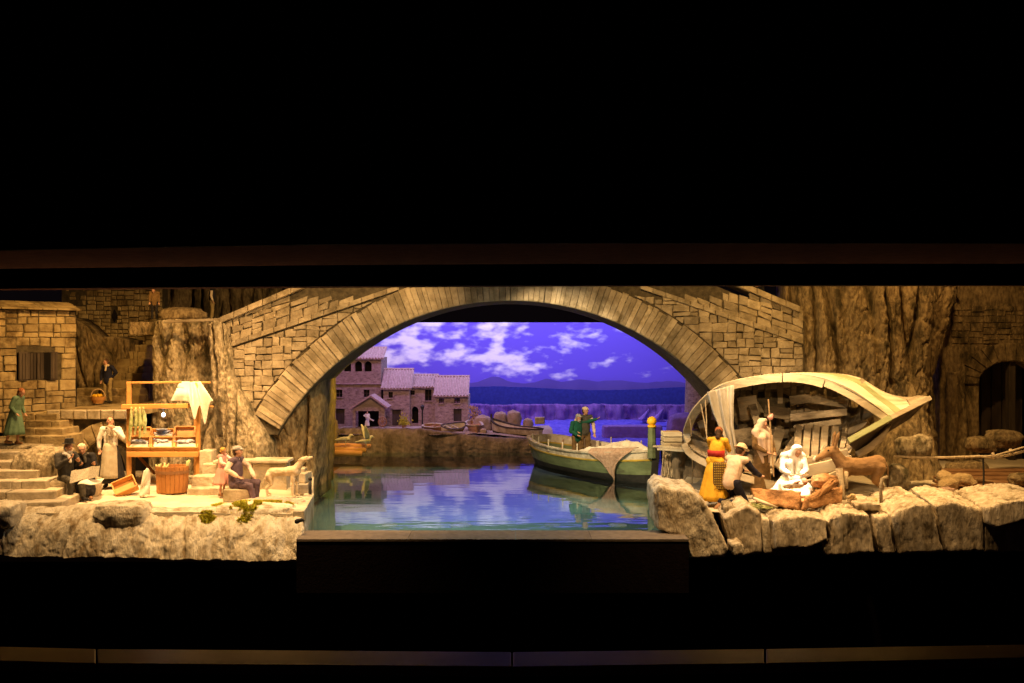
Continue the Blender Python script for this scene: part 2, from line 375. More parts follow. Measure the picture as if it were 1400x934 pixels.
def relief(name, mt, D, left, right, top, bot, amp=0.08, fx=9, fz=1.2, seed=1, rnd_depth=0.25, thick=0.5, nx=70, nz=60,
           groove=0.06, parent=None, lean=0.0, roll=0.0, fine=0.012, edge=1.0, steps=0.0):
    """a rock mass with a modelled front, sides and back. left/right/bot/top: [(param, pixel)] outlines at distance D"""
    def ip(t, pts): return float(np.interp(t, [p[0] for p in pts], [p[1] for p in pts]))
    P = []
    for j in range(nz+1):
        v = j/nz; row = []
        l = ip(v, left); r = ip(v, right)
        for i in range(nx+1):
            u = i/nx; px = l+(r-l)*u
            py = ip(u, top)+(ip(u, bot)-ip(u, top))*v
            p = W(px, py, D)
            e = max(0.0, 1-abs(2*u-1)**(3*edge))
            y = rnd_depth*(1-math.sqrt(max(0.0, e)))
            y += lean*(1-v)+roll*(1-v)**4
            n1 = 0.7*fbm(Vector((p.x*fx*0.5, p.z*fz, seed)), 3)
            gr = flute(p.x, p.z, fx, fz, seed+3)
            y -= amp*n1
            y += groove*gr**4
            if steps: y += steps*(math.floor(p.z*14+n1*1.2) % 2)*0.5
            y += fine*fbm(Vector((p.x*60, p.z*30, seed+5)), 3)
            wp = Vector((p.x*8+0.5*n1, p.z*5, seed)); y += (groove*0.10+0.002)*cracks(wp, 9)+0.006*chips(Vector((p.x*16, p.z*8, seed+2)))+0.006*fbm(Vector((p.x*75, p.z*9, seed)), 3)
            row.append(Vector((p.x+0.012*fbm(Vector((p.x*9, p.z*9, seed)), 2), p.y+y, p.z+0.008*fbm(Vector((p.x*14, seed, p.z*14)), 2))))
        P.append(row)
    mb = MB(); mb.grid(P); nc = nx+1; nr = nz+1
    yb = D+thick; b = len(mb.v)
    ring = [(0, i) for i in range(nc)]+[(j, nx) for j in range(1, nr)]+[(nz, i) for i in range(nx-1, -1, -1)]+[(j, 0) for j in range(nz-1, 0, -1)]
    for (j, i) in ring:
        q = P[j][i]; mb.v.append((q.x, max(yb, q.y+0.02), q.z))
    n = len(ring)
    for k in range(n):
        k2 = (k+1) % n; a = ring[k][0]*nc+ring[k][1]; c = ring[k2][0]*nc+ring[k2][1]
        mb.f.append((a, b+k, b+k2, c))
    mb.f.append(tuple(b+k for k in range(n)))
    return mb.build(name, mt, parent, smooth=True)

def rock(name, mt, c, size, seed=0, sub=18, cube=0.5, amp=0.14, fr=2.2, parent=None, fine=0.02, rot=None, groove=0.0, flat_bottom=True, gfx=5):
    """boulder: box-to-ball with broken surface"""
    mb = MB(); idx = {}; V = []; Fs = []
    def vid(p):
        k = (round(p[0]*sub), round(p[1]*sub), round(p[2]*sub))
        if k not in idx:
            idx[k] = len(V); V.append(Vector(p))
        return idx[k]
    for ax in range(3):
        for sg in (-1, 1):
            for i in range(sub):
                for j in range(sub):
                    q = []
                    for (a, b2) in ((i, j), (i+1, j), (i+1, j+1), (i, j+1)):
                        p = [0, 0, 0]; p[ax] = sg; p[(ax+1) % 3] = -1+2*a/sub; p[(ax+2) % 3] = -1+2*b2/sub; q.append(vid(p))
                    Fs.append(tuple(q))
    c = Vector(c); out = []
    for p in V:
        s = p.normalized()*1.25; q = p.lerp(s, 1-cube)
        n = 0.6*fbm(q*fr*0.6+Vector((seed*5.3, seed*2.1, seed*3.7)), 3)
        k = 1+amp*n+fine*0.5*fbm(q*9+Vector((seed, 0, 0)), 3)
        k -= 0.02*cracks(q*1.3+Vector((seed*1.7, 0, 0)), 8); k += 0.03*(0.5-chips(q*2.2+Vector((seed, 3, 0))))
        if groove: k -= groove*flute(q.x+q.y*0.7, q.z, gfx, 0.6, seed)**4
        q = Vector((q.x*k*size[0]/2, q.y*k*size[1]/2, q.z*k*size[2]/2))
        if rot is not None: q = rot @ q
        out.append(q+c)
    mb.add(out, Fs)
    return mb.build(name, mt, parent, smooth=True)

def split_rect(x0, z0, x1, z1, wmax, hmax, wmin, hmin, out, rg):
    wd, h = x1-x0, z1-z0
    if (wd > wmax or h > hmax) or (wd > 2*wmin and h > 2*hmin and rg.random() < 0.25):
        if (wd/wmax > h/hmax and wd > 1.6*wmin) or h < 1.6*hmin:
            if wd < 1.6*wmin: out.append((x0, z0, x1, z1)); return
            t = x0+wd*rg.uniform(0.32, 0.68)
            split_rect(x0, z0, t, z1, wmax, hmax, wmin, hmin, out, rg); split_rect(t, z0, x1, z1, wmax, hmax, wmin, hmin, out, rg)
        else:
            t = z0+h*rg.uniform(0.35, 0.65)
            split_rect(x0, z0, x1, t, wmax, hmax, wmin, hmin, out, rg); split_rect(x0, t, x1, z1, wmax, hmax, wmin, hmin, out, rg)
    else: out.append((x0, z0, x1, z1))

def clip(poly, n, d):
    """keep n.p >= d"""
    out = []
    for i in range(len(poly)):
        a = poly[i]; b = poly[(i+1) % len(poly)]
        da = a[0]*n[0]+a[1]*n[1]-d; db = b[0]*n[0]+b[1]*n[1]-d
        if da >= 0: out.append(a)
        if (da >= 0) != (db >= 0):
            t = da/(da-db); out.append((a[0]+(b[0]-a[0])*t, a[1]+(b[1]-a[1])*t))
    return out
def parea(p): return abs(sum(p[i][0]*p[(i+1) % len(p)][1]-p[(i+1) % len(p)][0]*p[i][1] for i in range(len(p))))/2

def stone_piece(name, poly, fr, depth, mt, parent, gap=0.004, bv=0.006, rg=rnd, uneven=0.006, back=0.02):
    """one stone: bevelled prism on frame fr=(origin, xdir, zdir, normal)"""
    o, xd, zd, nm = fr
    cx = sum(p[0] for p in poly)/len(poly); cz = sum(p[1] for p in poly)/len(poly)
    def sh(p, g):
        dx, dz = p[0]-cx, p[1]-cz; L = math.hypot(dx, dz) or 1; k = max(0.3, 1-g*1.3/L); return (cx+dx*k, cz+dz*k)
    n = len(poly); h = depth+rg.uniform(-uneven, uneven)
    tx, tz = rg.uniform(-0.08, 0.08), rg.uniform(-0.08, 0.08)
    vs = []
    for ring, (g, dd) in enumerate(((gap, -back), (gap, h-bv), (gap+bv, h))):
        for p in poly:
            q = sh(p, g); e = dd+((q[0]-cx)*tx+(q[1]-cz)*tz if ring else 0)
            vs.append(o+xd*q[0]+zd*q[1]+nm*e)
    fs = []
    for r in range(2):
        for k in range(n):
            k2 = (k+1) % n; fs.append((r*n+k, r*n+k2, (r+1)*n+k2, (r+1)*n+k))
    fs.append(tuple(2*n+k for k in range(n))); fs.append(tuple(range(n-1, -1, -1)))
    return MB().add(vs, fs).build(name, mt, parent)

def frame(a, b):
    """vertical wall frame with origin a, running to b, facing the camera"""
    a = Vector(a); b = Vector(b); xd = Vector((b.x-a.x, b.y-a.y, 0)).normalized(); zd = Vector((0,0,1)); nm = xd.cross(zd)
    if nm.y > 0: nm = -nm
    return (a, xd, zd, nm)

def stones(fr, x0, z0, x1, z1, wmax, hmax, wmin, hmin, mt, parent, rg, cuts=(), skip=None, jit=0.004, depth=0.012, gap=0.003, bv=0.005, name='stone', shear=0.0, lim=290, post=None):
    rects = []; split_rect(x0, z0, x1, z1, wmax, hmax, wmin, hmin, rects, rg); k = 0
    for (a, b, c, d) in rects:
        poly = [(a, b), (c, b), (c, d), (a, d)]
        poly = [(p[0]+rg.uniform(-jit, jit), p[1]+rg.uniform(-jit, jit)+shear*p[0]) for p in poly]
        for (n, dd) in cuts: poly = clip(poly, n, dd) if len(poly) > 2 else []
        if post and len(poly) > 2: poly = post(poly)
        if len(poly) < 3 or parea(poly) < wmin*hmin*0.25: continue
        cx = sum(p[0] for p in poly)/len(poly); cz = sum(p[1] for p in poly)/len(poly)
        if skip and skip(cx, cz): continue
        if k >= lim: break
        stone_piece(name, poly, fr, depth, mt, parent, gap, bv, rg); k += 1
    return k

def wall_holes(mb, fr, x0, z0, x1, z1, th, holes):
    """wall with rectangular / arched openings (hx0, hz0, hx1, hz1, arch_rise)"""
    o, xd, zd, nm = fr
    def P(x, z, d): return o+xd*x+zd*z-nm*d
    xs = sorted({x0, x1, *[h[0] for h in holes], *[h[2] for h in holes]}); zs = sorted({z0, z1, *[h[1] for h in holes], *[h[3] for h in holes]})
    inside = lambda x, z: any(h[0] < x < h[2] and h[1] < z < h[3] for h in holes)
    for i in range(len(xs)-1):
        for j in range(len(zs)-1):
            if inside((xs[i]+xs[i+1])/2, (zs[j]+zs[j+1])/2): continue
            for d in (0, th): mb.add([P(xs[i], zs[j], d), P(xs[i+1], zs[j], d), P(xs[i+1], zs[j+1], d), P(xs[i], zs[j+1], d)], [(0,1,2,3)])
    for (a, b, c, d) in ((x0,z0,x1,z0),(x1,z0,x1,z1),(x1,z1,x0,z1),(x0,z1,x0,z0)):
        mb.add([P(a,b,0),P(c,d,0),P(c,d,th),P(a,b,th)], [(0,1,2,3)])
    for (a, b, c, d, rise) in holes:
        e = d-rise
        mb.add([P(a,b,0),P(a,e,0),P(a,e,th),P(a,b,th)], [(0,1,2,3)]); mb.add([P(c,b,0),P(c,e,0),P(c,e,th),P(c,b,th)], [(0,1,2,3)])
        mb.add([P(a,b,0),P(c,b,0),P(c,b,th),P(a,b,th)], [(0,1,2,3)])
        n = 10 if rise else 1; m = (a+c)/2; r = (c-a)/2
        pts = [(m-r*math.cos(math.pi*k/n), e+rise*math.sin(math.pi*k/n)) for k in range(n+1)]
        for k in range(n):
            p, q = pts[k], pts[k+1]
            mb.add([P(*p,0),P(*q,0),P(*q,th),P(*p,th)], [(0,1,2,3)])
            if rise:
                for dd in (0, th): mb.add([P(*p,dd),P(*q,dd),P(q[0],d,dd),P(p[0],d,dd)], [(0,1,2,3)])
    return mb

# ================================================================== SETTING
# ------------------------------------------------------------------ black stage front
def poly_board(name, px_list, Df, Db, z0, z1, mt, parent=None):
    """board across the view in straight segments; px_list of (px, Df, Db)"""
    mb = MB()
    for (p0, f0, b0), (p1, f1, b1) in zip(px_list[:-1], px_list[1:]):
        x = lambda p, d: (p-700)*d/F
        a = [Vector((x(p0, f0), f0, z0)), Vector((x(p1, f1), f1, z0)), Vector((x(p1, b1), b1, z0)), Vector((x(p0, b0), b0, z0))]
        mb.hexa(a+[q+Vector((0,0,z1-z0)) for q in a])
    return mb.build(name, mt, parent)

fr_ = thing('stage_front', 'black stage front framing the lit scene, headers above and dark wall below', 'stage front', (0, 5.0, -1.0))
za = 1.06+134*3.8/F
poly_board('upper_header', [(-200,4.20,4.24),(420,3.84,3.88),(760,3.78,3.82),(1650,3.8,3.84)], 0, 0, za, za+3.0, M['black'], fr_)
poly_board('header_soffit', [(-200,4.24,5.30),(420,3.88,4.94),(760,3.82,4.85),(1650,3.84,4.83)], 0, 0, za+0.004, za+0.02, M['header'], fr_)
zb = 1.06+77*5.3/F
poly_board('lower_header', [(-200,5.75,5.81),(420,5.40,5.45),(760,5.30,5.36),(1650,5.28,5.34)], 0, 0, zb, za+0.60, M['black'], fr_)
poly_board('lower_soffit', [(-200,5.81,6.02),(420,5.45,5.62),(760,5.36,5.46),(1650,5.34,5.42)], 0, 0, zb+0.002, zb+0.03, M['header'], fr_)
mb = MB(); mb.box((0, 5.75, -0.65), (9, 0.1, 1.04)); mb.build('lower_wall', M['black'], fr_)
mb = MB(); mb.box((0, 4.2, -1.2), (9, 3.2, 0.06)); tag(mb.build('floor', M['black']), kind='structure')

rail = thing('handrail', 'polished brown wooden handrail running across the bottom front', 'handrail', (0, 3.0, -0.2))
zr = ZC-424*3.0/F
segs = [(-200,2.95,3.09),(132,2.89,3.03),(700,2.86,3.00),(1046,2.89,3.03),(1600,2.97,3.10)]
for a, b in zip(segs[:-1], segs[1:]):
    o = poly_board('rail_board', [(a[0]+1, a[1], a[2]), (b[0]-1, b[1], b[2])], 0, 0, zr-0.03, zr, M['rail'], rail); bevel(o, 0.004)
poly_board('rail_support', [(s[0], s[1]+0.03, s[2]-0.03) for s in segs], 0, 0, zr-0.6, zr-0.031, M['black'], rail)

# ------------------------------------------------------------------ pool
pool = thing('pool_front', 'low dark box with lighter rim board along the water front', 'pool front', (0, 5.3, -0.2))
x0, x1 = (405-700)*5.24/F, (942-700)*5.24/F
mb = MB(); mb.box(((x0+x1)/2, 5.27, -0.13), (x1-x0, 0.05, 0.27)); mb.build('front_panel', M['panel'], pool)
mb = MB(); mb.box(((x0+x1)/2, 5.355, -0.215), (x1-x0-0.01, 0.12, 0.02)); mb.build('base_board', M['panel'], pool)
for a, b in ((x0, -0.55), (-0.55, 0.02), (0.02, 0.42), (0.42, x1)):
    mb = MB(); mb.box(((a+b)/2, 5.365, 0.013), (b-a-0.0015, 0.245, 0.012)); mb.build('rim_board', M['rim'], pool)

mw = bpy.data.materials.new('water'); mw.use_nodes = True; nt = mw.node_tree; nt.nodes.clear(); N = nt.nodes; L = nt.links
geo = N.new('ShaderNodeNewGeometry'); mp = N.new('ShaderNodeMapping'); mp.inputs['Scale'].default_value = (0.8, 2.4, 1); L.new(geo.outputs['Position'], mp.inputs[0])
nz = N.new('ShaderNodeTexNoise'); nz.inputs['Scale'].default_value = 3.2; nz.inputs['Detail'].default_value = 2.5; L.new(mp.outputs[0], nz.inputs['Vector'])
bp = N.new('ShaderNodeBump'); bp.inputs['Strength'].default_value = 0.05; bp.inputs['Distance'].default_value = 0.02; L.new(nz.outputs['Fac'], bp.inputs['Height'])
fres = N.new('ShaderNodeFresnel'); fres.inputs[0].default_value = 1.36; L.new(bp.outputs[0], fres.inputs['Normal'])
gl = N.new('ShaderNodeBsdfGlossy'); gl.inputs['Roughness'].default_value = 0.02; gl.inputs['Color'].default_value = (0.95,0.97,1,1); L.new(bp.outputs[0], gl.inputs['Normal'])
tr = N.new('ShaderNodeBsdfTransparent'); tr.inputs[0].default_value = (0.72,0.90,0.86,1)
mx = N.new('ShaderNodeMixShader'); L.new(fres.outputs[0], mx.inputs[0]); L.new(tr.outputs[0], mx.inputs[1]); L.new(gl.outputs[0], mx.inputs[2])
ou = N.new('ShaderNodeOutputMaterial'); L.new(mx.outputs[0], ou.inputs[0])
mb = MB(); mb.add([(-2.0,5.488,0),(1.1,5.488,0),(1.1,5.9,0),(2.2,5.9,0),(2.2,9.9,0),(-2.0,9.9,0)], [(0,1,2,3,4,5)]); tag(mb.build('water', mw), 'still reflecting harbour water', kind='structure')
mb = MB(); mb.box((-0.35, 7.7, -0.17), (2.6, 4.4, 0.05)); mb.box((1.5, 8.1, -0.172), (1.1, 3.6, 0.05)); tag(mb.build('pool_bed', M['poolfloor']), kind='structure')

mdisc = bpy.data.materials.new('clear_disc'); mdisc.use_nodes = True
b = mdisc.node_tree.nodes['Principled BSDF']; b.inputs['Base Color'].default_value = (0.35,0.5,0.55,1); b.inputs['Roughness'].default_value = 0.15; b.inputs['Alpha'].default_value = 0.22
for k, (px, wpx, lb) in enumerate(((532,22,'leftmost clear disc floating at the front edge of the water'),(630,30,'clear disc floating at the front edge, second from the left'),
                        (755,22,'clear disc floating at the front edge, second from the right'),(845,26,'rightmost clear disc floating at the front edge of the water'))):
    D = DZ(719, 0.002); c = W(px, 719, D); mb = MB()
    r = wpx/2*D/F
    mb.loft([((c.x, c.y+0.02, -0.004), r, r*0.9, 0), ((c.x, c.y+0.02, 0.004), r, r*0.9, 0), ((c.x, c.y+0.02, 0.006), r*0.9, r*0.8, 0)], n=24)
    tag(mb.build('floating_disc', mdisc, smooth=False), lb, 'disc', 'clear discs floating by the rim')

# ------------------------------------------------------------------ left ground
ZL = 0.118
def xedge(y): return float(np.interp(y, [5.35,6.05,6.3,7.4], [-1.14,-1.215,-1.27,-1.48]))
P = []
for j in range(41):
    y = 5.47+(7.9-5.47)*j/40; row = []
    for i in range(61):
        u = i/60; x = -3.9+(xedge(y)+3.9)*u
        row.append(Vector((x, y, ZL+0.008*fbm(Vector((x*3, y*3, 2)), 4)+0.004*fbm(Vector((x*15, y*15, 1)), 2))))
    P.append(row)
mb = MB(); mb.grid(P); nb = len(mb.v)
for j in range(41): q = P[j][60]; mb.v.append((q.x+0.004, q.y, -0.15))
for j in range(40): mb.f.append((j*61+60, (j+1)*61+60, nb+j+1, nb+j))
for i in range(61): q = P[0][i]; mb.v.append((q.x, q.y, -0.15))
for i in range(60): mb.f.append((i, i+1, nb+41+i+1, nb+41+i))
tag(mb.build('ground', M['sand'], smooth=False), kind='structure')
qw = thing('quay_wall', 'pale stone quay edge dropping to the water beside the dog', 'quay wall', (-1.2, 5.9, -0.1))
for k in range(7):
    y0 = 5.46+k*0.2; y1 = y0+0.196
    a, b = xedge(y0), xedge(y1); mb = MB()
    mb.hexa([(a-0.05,y0,-0.14),(a+0.012,y0,-0.14),(b+0.012,y1,-0.14),(b-0.05,y1,-0.14),(a-0.05,y0,ZL+0.012),(a+0.012,y0,ZL+0.012),(b+0.012,y1,ZL+0.012),(b-0.05,y1,ZL+0.012)])
    bevel(mb.build('slab', M['stone_pale'], qw), 0.004)

# front ledge of sculpted rock
lg = relief('rock_ledge', M['rock_pale'], 5.34, [(0,-40),(1,-40)], [(0,407),(0.4,411),(1,404)],
       [(0,698),(0.10,701),(0.2,702),(0.3,698),(0.38,698),(0.5,702),(0.62,703),(0.75,701),(0.85,700),(0.93,702),(1,705)],
       [(0,752),(0.06,756),(0.1,762),(0.5,764),(0.9,768),(1,768)], amp=0.028, fx=5, fz=1.6, seed=11, rnd_depth=0.0, thick=0.22, nx=240, nz=44, groove=0.022, roll=0.10, fine=0.005, lean=0.07)
tag(lg, 'long pale ledge of grooved rock along the front below the market', 'rock ledge')
c = W(170, 702, 5.5); o = rock('boulder', M['rock_pale'], (c.x, 5.50, ZL-0.012), (0.28, 0.20, 0.135), 4, 20, 0.45, 0.09, fr=2.5); tag(o, 'flat pale boulder lying on the ledge in front of the tilted crate', 'boulder')
o = rock('boulder', M['rock_pale'], Vector((W(350, 702, 5.58).x, 5.58, ZL-0.045)), (0.44, 0.22, 0.15), 8, 20, 0.4, 0.12, fr=3); tag(o, 'low pale rock under the moss before the seated man', 'boulder')
o = rock('boulder', M['rock_pale'], W(8, 703, 5.45), (0.16, 0.2, 0.13), 14, 14, 0.4, 0.16); tag(o, 'rounded rock at the left frame edge below the lower stair', 'boulder')
o = rock('boulder', M['rock'], (W(48, 640, 6.0).x, 6.12, 0.235), (0.27, 0.40, 0.34), 21, 20, 0.45, 0.16, groove=0.05); tag(o, 'tall rough boulder behind the man in the top hat', 'boulder')

# ------------------------------------------------------------------ stairs and terrace at the left
def block_stair(name, label, steps, mt):
    t = thing(name, label, 'stairs', steps[0][0])
    rg = random.Random(3)
    for (c, size, rz, parts) in steps:
        m = Matrix.Rotation(rz, 3, 'Z'); x = -size[0]/2
        cuts = sorted(rg.uniform(0.25, 0.75) for _ in range(parts-1)); ed = [0]+cuts+[1]
        for a, b in zip(ed[:-1], ed[1:]):
            wd = (b-a)*size[0]; cc = Vector((x+(a+b)/2*size[0], rg.uniform(-.003, .003), rg.uniform(-.002, .002)))
            mb = MB(); mb.box(Vector(c)+m @ cc, (wd-0.003, size[1], size[2]), m); bevel(mb.build('step_block', mt, t), 0.005)
    return t
st = []
ztop = [ZL+0.045*(k+1) for k in range(6)]
for k in range(6):
    xr = W(76-12.5*k, 700, 5.52+0.09*k).x; L_ = 0.40+0.02*k; y0 = 5.54+0.10*k
    st.append(((xr-L_/2, y0+0.20, (ZL-0.02+ztop[k])/2), (L_, 0.40, ztop[k]-ZL+0.02), R(6), 3))
block_stair('stone_stair', 'pale stone stair climbing at the lower left corner', st, M['stone_pale'])
ZT = 0.40
mb = MB(); mb.box((-3.25, 6.75, ZT/2+0.05), (0.9, 0.9, ZT-0.1)); 
tr_ = rock('rock_terrace', M['rock'], (-3.37, 6.72, 0.26), (0.95, 1.05, 0.31), 31, 18, 0.85, 0.06); tag(tr_, 'rocky terrace under the woman in the green dress', 'terrace')
ZP = 0.594
st = []
for k in range(4):
    y = 6.32+0.085*k; z = ZT+0.02+(k+1)*(ZP-ZT-0.02)/4.3
    a = W(34, 590, y).x; b = W(92-4*k, 590, y).x
    st.append((((a+b)/2, y+0.12, (z+ZT-0.1)/2), (b-a, 0.24, z-ZT+0.1), R(-3), 2))
block_stair('stone_stair', 'short stair of long treads up to the house landing', st, M['stone_gold'])

# landing with the vaulted wall below it
ld = thing('stone_landing', 'stone landing over a dark arched cellar opening', 'landing', (-2.7, 6.6, ZL))
fa = frame(W(70, 600, 6.62)*Vector((1,1,0)) if False else Vector((W(70,600,6.62).x, 6.62, 0)), Vector((W(176,600,6.62).x, 6.62, 0)))
xa, xb = 0.0, (176-70)*6.62/F
pp = 6.62/F
cxA = (150-70)*pp; czA = ZL-0.01; rx, rz = 47*pp, 64*pp; tk = 24*pp
mb = MB(); wall_holes(mb, fa, xa-0.02, ZL-0.05, xb, ZP-0.03, 0.12, [(cxA-rx, ZL-0.04, min(cxA+rx, xb-0.01), czA+rz, rz*0.98)]); mb.build('core_wall', M['mortar'], ld)
mb = MB(); mb.box((fa[0].x+xb/2-0.02, 7.27, ZP-0.02), (xb+0.06, 1.30, 0.04)); bevel(mb.build('landing_slab', M['stone_gold'], ld), 0.006)
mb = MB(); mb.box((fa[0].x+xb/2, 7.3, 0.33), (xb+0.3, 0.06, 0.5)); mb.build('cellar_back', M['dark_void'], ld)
rg = random.Random(5)
for k in range(13):
    a0 = math.pi*(k)/13; a1 = math.pi*(k+1)/13
    po = [(cxA-math.cos(a)*r1, czA+math.sin(a)*r2) for (a, r1, r2) in ((a0, rx, rz), (a0, rx+tk, rz+tk), (a1, rx+tk, rz+tk), (a1, rx, rz))]
    po = clip(po, (-1, 0), -(xb-0.005)); po = clip(po, (0, -1), -(ZP-0.06)) if len(po) > 2 else po
    if len(po) > 2: stone_piece('voussoir', po, fa, 0.016, M['stone_gold'], ld, 0.003, 0.005, rg)
stones(fa, xa-0.02, ZL, xb, ZP-0.05, 0.13, 0.07, 0.06, 0.04, M['stone_gold'], ld, rg, skip=lambda x, z: ((x-cxA)/(rx+tk))**2+((z-czA)/(rz+tk))**2 < 1.25)
for k in range(6):
    a = xa-0.02+(xb+0.02)*k/6; b = xa-0.02+(xb+0.02)*(k+1)/6
    stone_piece('coping', [(a, ZP-0.05), (b, ZP-0.05), (b, ZP+0.012), (a, ZP+0.012)], fa, 0.03, M['stone_pale'], ld, 0.002, 0.006, rg, back=0.05)

# ------------------------------------------------------------------ house at the left
hs = thing('stone_house', 'stone house with shuttered window at the left edge', 'house', (-3.3, 6.9, 0.55))
A = W(-30, 575, 6.62); B = W(104, 562, 7.15); fh = frame(Vector((A.x, A.y, 0)), Vector((B.x, B.y, 0)))
LW = (Vector((B.x, B.y, 0))-Vector((A.x, A.y, 0))).length
ztopw = 1.288; zbot = 0.44
def hx(px):   # px on the wall -> wall coordinate
    lo, hi = 0.0, LW
    for _ in range(30):
        m = (lo+hi)/2; q = fh[0]+fh[1]*m
        if 700+q.x*F/q.y < px: lo = m
        else: hi = m
    return lo
wx0, wx1 = hx(23), hx(77); ymid = (fh[0]+fh[1]*((wx0+wx1)/2)).y
wz0, wz1 = ZC-(519-467)*ymid/F, ZC-(482-467)*ymid/F
mb = MB(); wall_holes(mb, fh, 0, zbot, LW, ztopw, 0.10, [(wx0, wz0, wx1, wz1, 0)])
mb.build('core_wall', M['mortar'], hs)
q0 = fh[0]+fh[1]*LW
mb = MB(); d = fh[1].cross(Vector((0,0,1))); d = -d if d.y < 0 else d
mb.hexa([q0+Vector((0,0,zbot)), q0+d*0.9+Vector((0,0,zbot)), q0+d*0.9+Vector((-.1,0,zbot)), q0+Vector((-.1,.1,zbot))]+[p+Vector((0,0,ztopw)) for p in (q0, q0+d*0.9, q0+d*0.9+Vector((-.1,0,0)), q0+Vector((-.1,.1,0)))])
mb.build('side_wall', M['stone_gold'], hs)
rg = random.Random(8)
stones(fh, 0.0, zbot, LW, ztopw-0.01, 0.135, 0.085, 0.07, 0.045, M['stone_gold'], hs, rg, skip=lambda x, z: wx0-0.02 < x < wx1+0.02 and wz0-0.02 < z < wz1+0.02, depth=0.010, jit=0.003)
o_, xd_, zd_, nm_ = fh
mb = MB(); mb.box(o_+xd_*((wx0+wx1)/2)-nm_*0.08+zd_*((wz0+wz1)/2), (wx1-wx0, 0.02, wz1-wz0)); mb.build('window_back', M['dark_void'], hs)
sw = (wx1-wx0)/4
for k, (x, opn) in enumerate(((wx0+sw*0.5, 0), (wx0+sw*1.5, 1), (wx0+sw*2.5, 1), (wx0+sw*3.5, 0))):
    m = Matrix((xd_, -nm_, zd_)).transposed()
    dep = 0.018 if not opn else -0.012
    sh = MB(); sh.box(o_+xd_*x+nm_*dep+zd_*((wz0+wz1)/2), (sw-0.006, 0.012, wz1-wz0+0.01), m); so = bevel(sh.build('shutter', M['wood_dark'], hs), 0.002)
    for j in range(3):
        b_ = MB(); b_.box(o_+xd_*(x+(j-1)*sw*0.3)+nm_*(dep+0.008)+zd_*((wz0+wz1)/2), (sw*0.25, 0.006, wz1-wz0-0.01), m); b_.build('board', M['wood_dark'], so)
# roof edge of thin slabs
rg = random.Random(2)
rs = MB(); rs.add([], [])
x = -0.05
while x < LW+0.01:
    wd = rg.uniform(0.10, 0.18); b2 = min(LW+0.015, x+wd)
    for r in range(3):
        mb = MB(); m = Matrix((xd_, -nm_, zd_)).transposed() @ Matrix.Rotation(R(14), 3, 'X')
        mb.box(o_+xd_*((x+b2)/2)+nm_*(0.02-0.06*r)+zd_*(ztopw+0.006+0.018*r), (b2-x-0.004, 0.075, 0.012), m); bevel(mb.build('roof_slab', M['stone_gold'], hs), 0.003)
    x = b2

# wall with the diamond opening, further back
bw = thing('stone_wall', 'upper stone wall with a small diamond-shaped opening', 'wall', (W(150,430,8.2).x, 8.2, 0.9))
fb = frame(Vector((W(85,430,8.25).x, 8.25, 0)), Vector((W(225,430,8.2).x, 8.2, 0))); Lb = 140*8.2/F; kb = 8.22/F
mb = MB(); mb.box(fb[0]+fb[1]*Lb/2-fb[3]*0.06+Vector((0,0,1.25)), (Lb, 0.1, 1.0)); mb.build('core_wall', M['mortar'], bw)
dx, dz = (158.5-85)*kb, ZC-(432-467)*kb
stones(fb, 0, ZC-(472-467)*kb, Lb, ZC-(385-467)*kb, 0.085, 0.055, 0.04, 0.03, M['stone_gold'], bw, random.Random(12), skip=lambda x, z: abs(x-dx)/0.045+abs(z-dz)/0.07 < 1, jit=0.002, depth=0.008)
mb = MB(); mb.loft([((0,0,0),1,1,0)], n=4) if False else None
mb = MB()
for dd in (-0.012, -0.004):
    pass
q = [fb[0]+fb[1]*(dx+a)+Vector((0,0,dz+b))+fb[3]*d_ for d_ in (-0.02, 0.004) for (a, b) in ((-0.024,0),(0,-0.052),(0.024,0),(0,0.052))]
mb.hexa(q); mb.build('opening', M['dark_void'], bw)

# rocks between the house and the big cliff
tag(relief('dark_rock', M['rock_dark'], 7.75, [(0,96),(1,96)], [(0,132),(0.3,150),(1,172)], [(0,434),(0.5,446),(1,462)], [(0,565),(1,565)], amp=0.06, seed=3, rnd_depth=0.12, thick=0.3, nx=36, nz=40), 'dark rock face beside the stone house behind the landing', 'rock face')
tag(relief('dark_rock', M['rock_dark'], 7.85, [(0,128),(1,122)], [(0,176),(0.5,178),(1,180)], [(0,462),(0.5,460),(1,466)], [(0,565),(1,565)], amp=0.06, seed=6, rnd_depth=0.12, thick=0.3, nx=36, nz=40), 'tall dark rock behind the man with the basket', 'rock face')
st = []
for k in range(8):
    y = 7.5+0.07*k; z = ZP+0.055*(k+1); a = W(104 if k < 2 else 150+2*k, 560, y).x; b = W(190+1.5*k, 560, y).x
    st.append((((a+b)/2, y+0.1, (z+ZP-0.05)/2), (b-a, 0.2, z-ZP+0.05), 0, 3))
block_stair('stone_stair', 'narrow stair rising behind the man with the basket', st, M['stone_gold'])

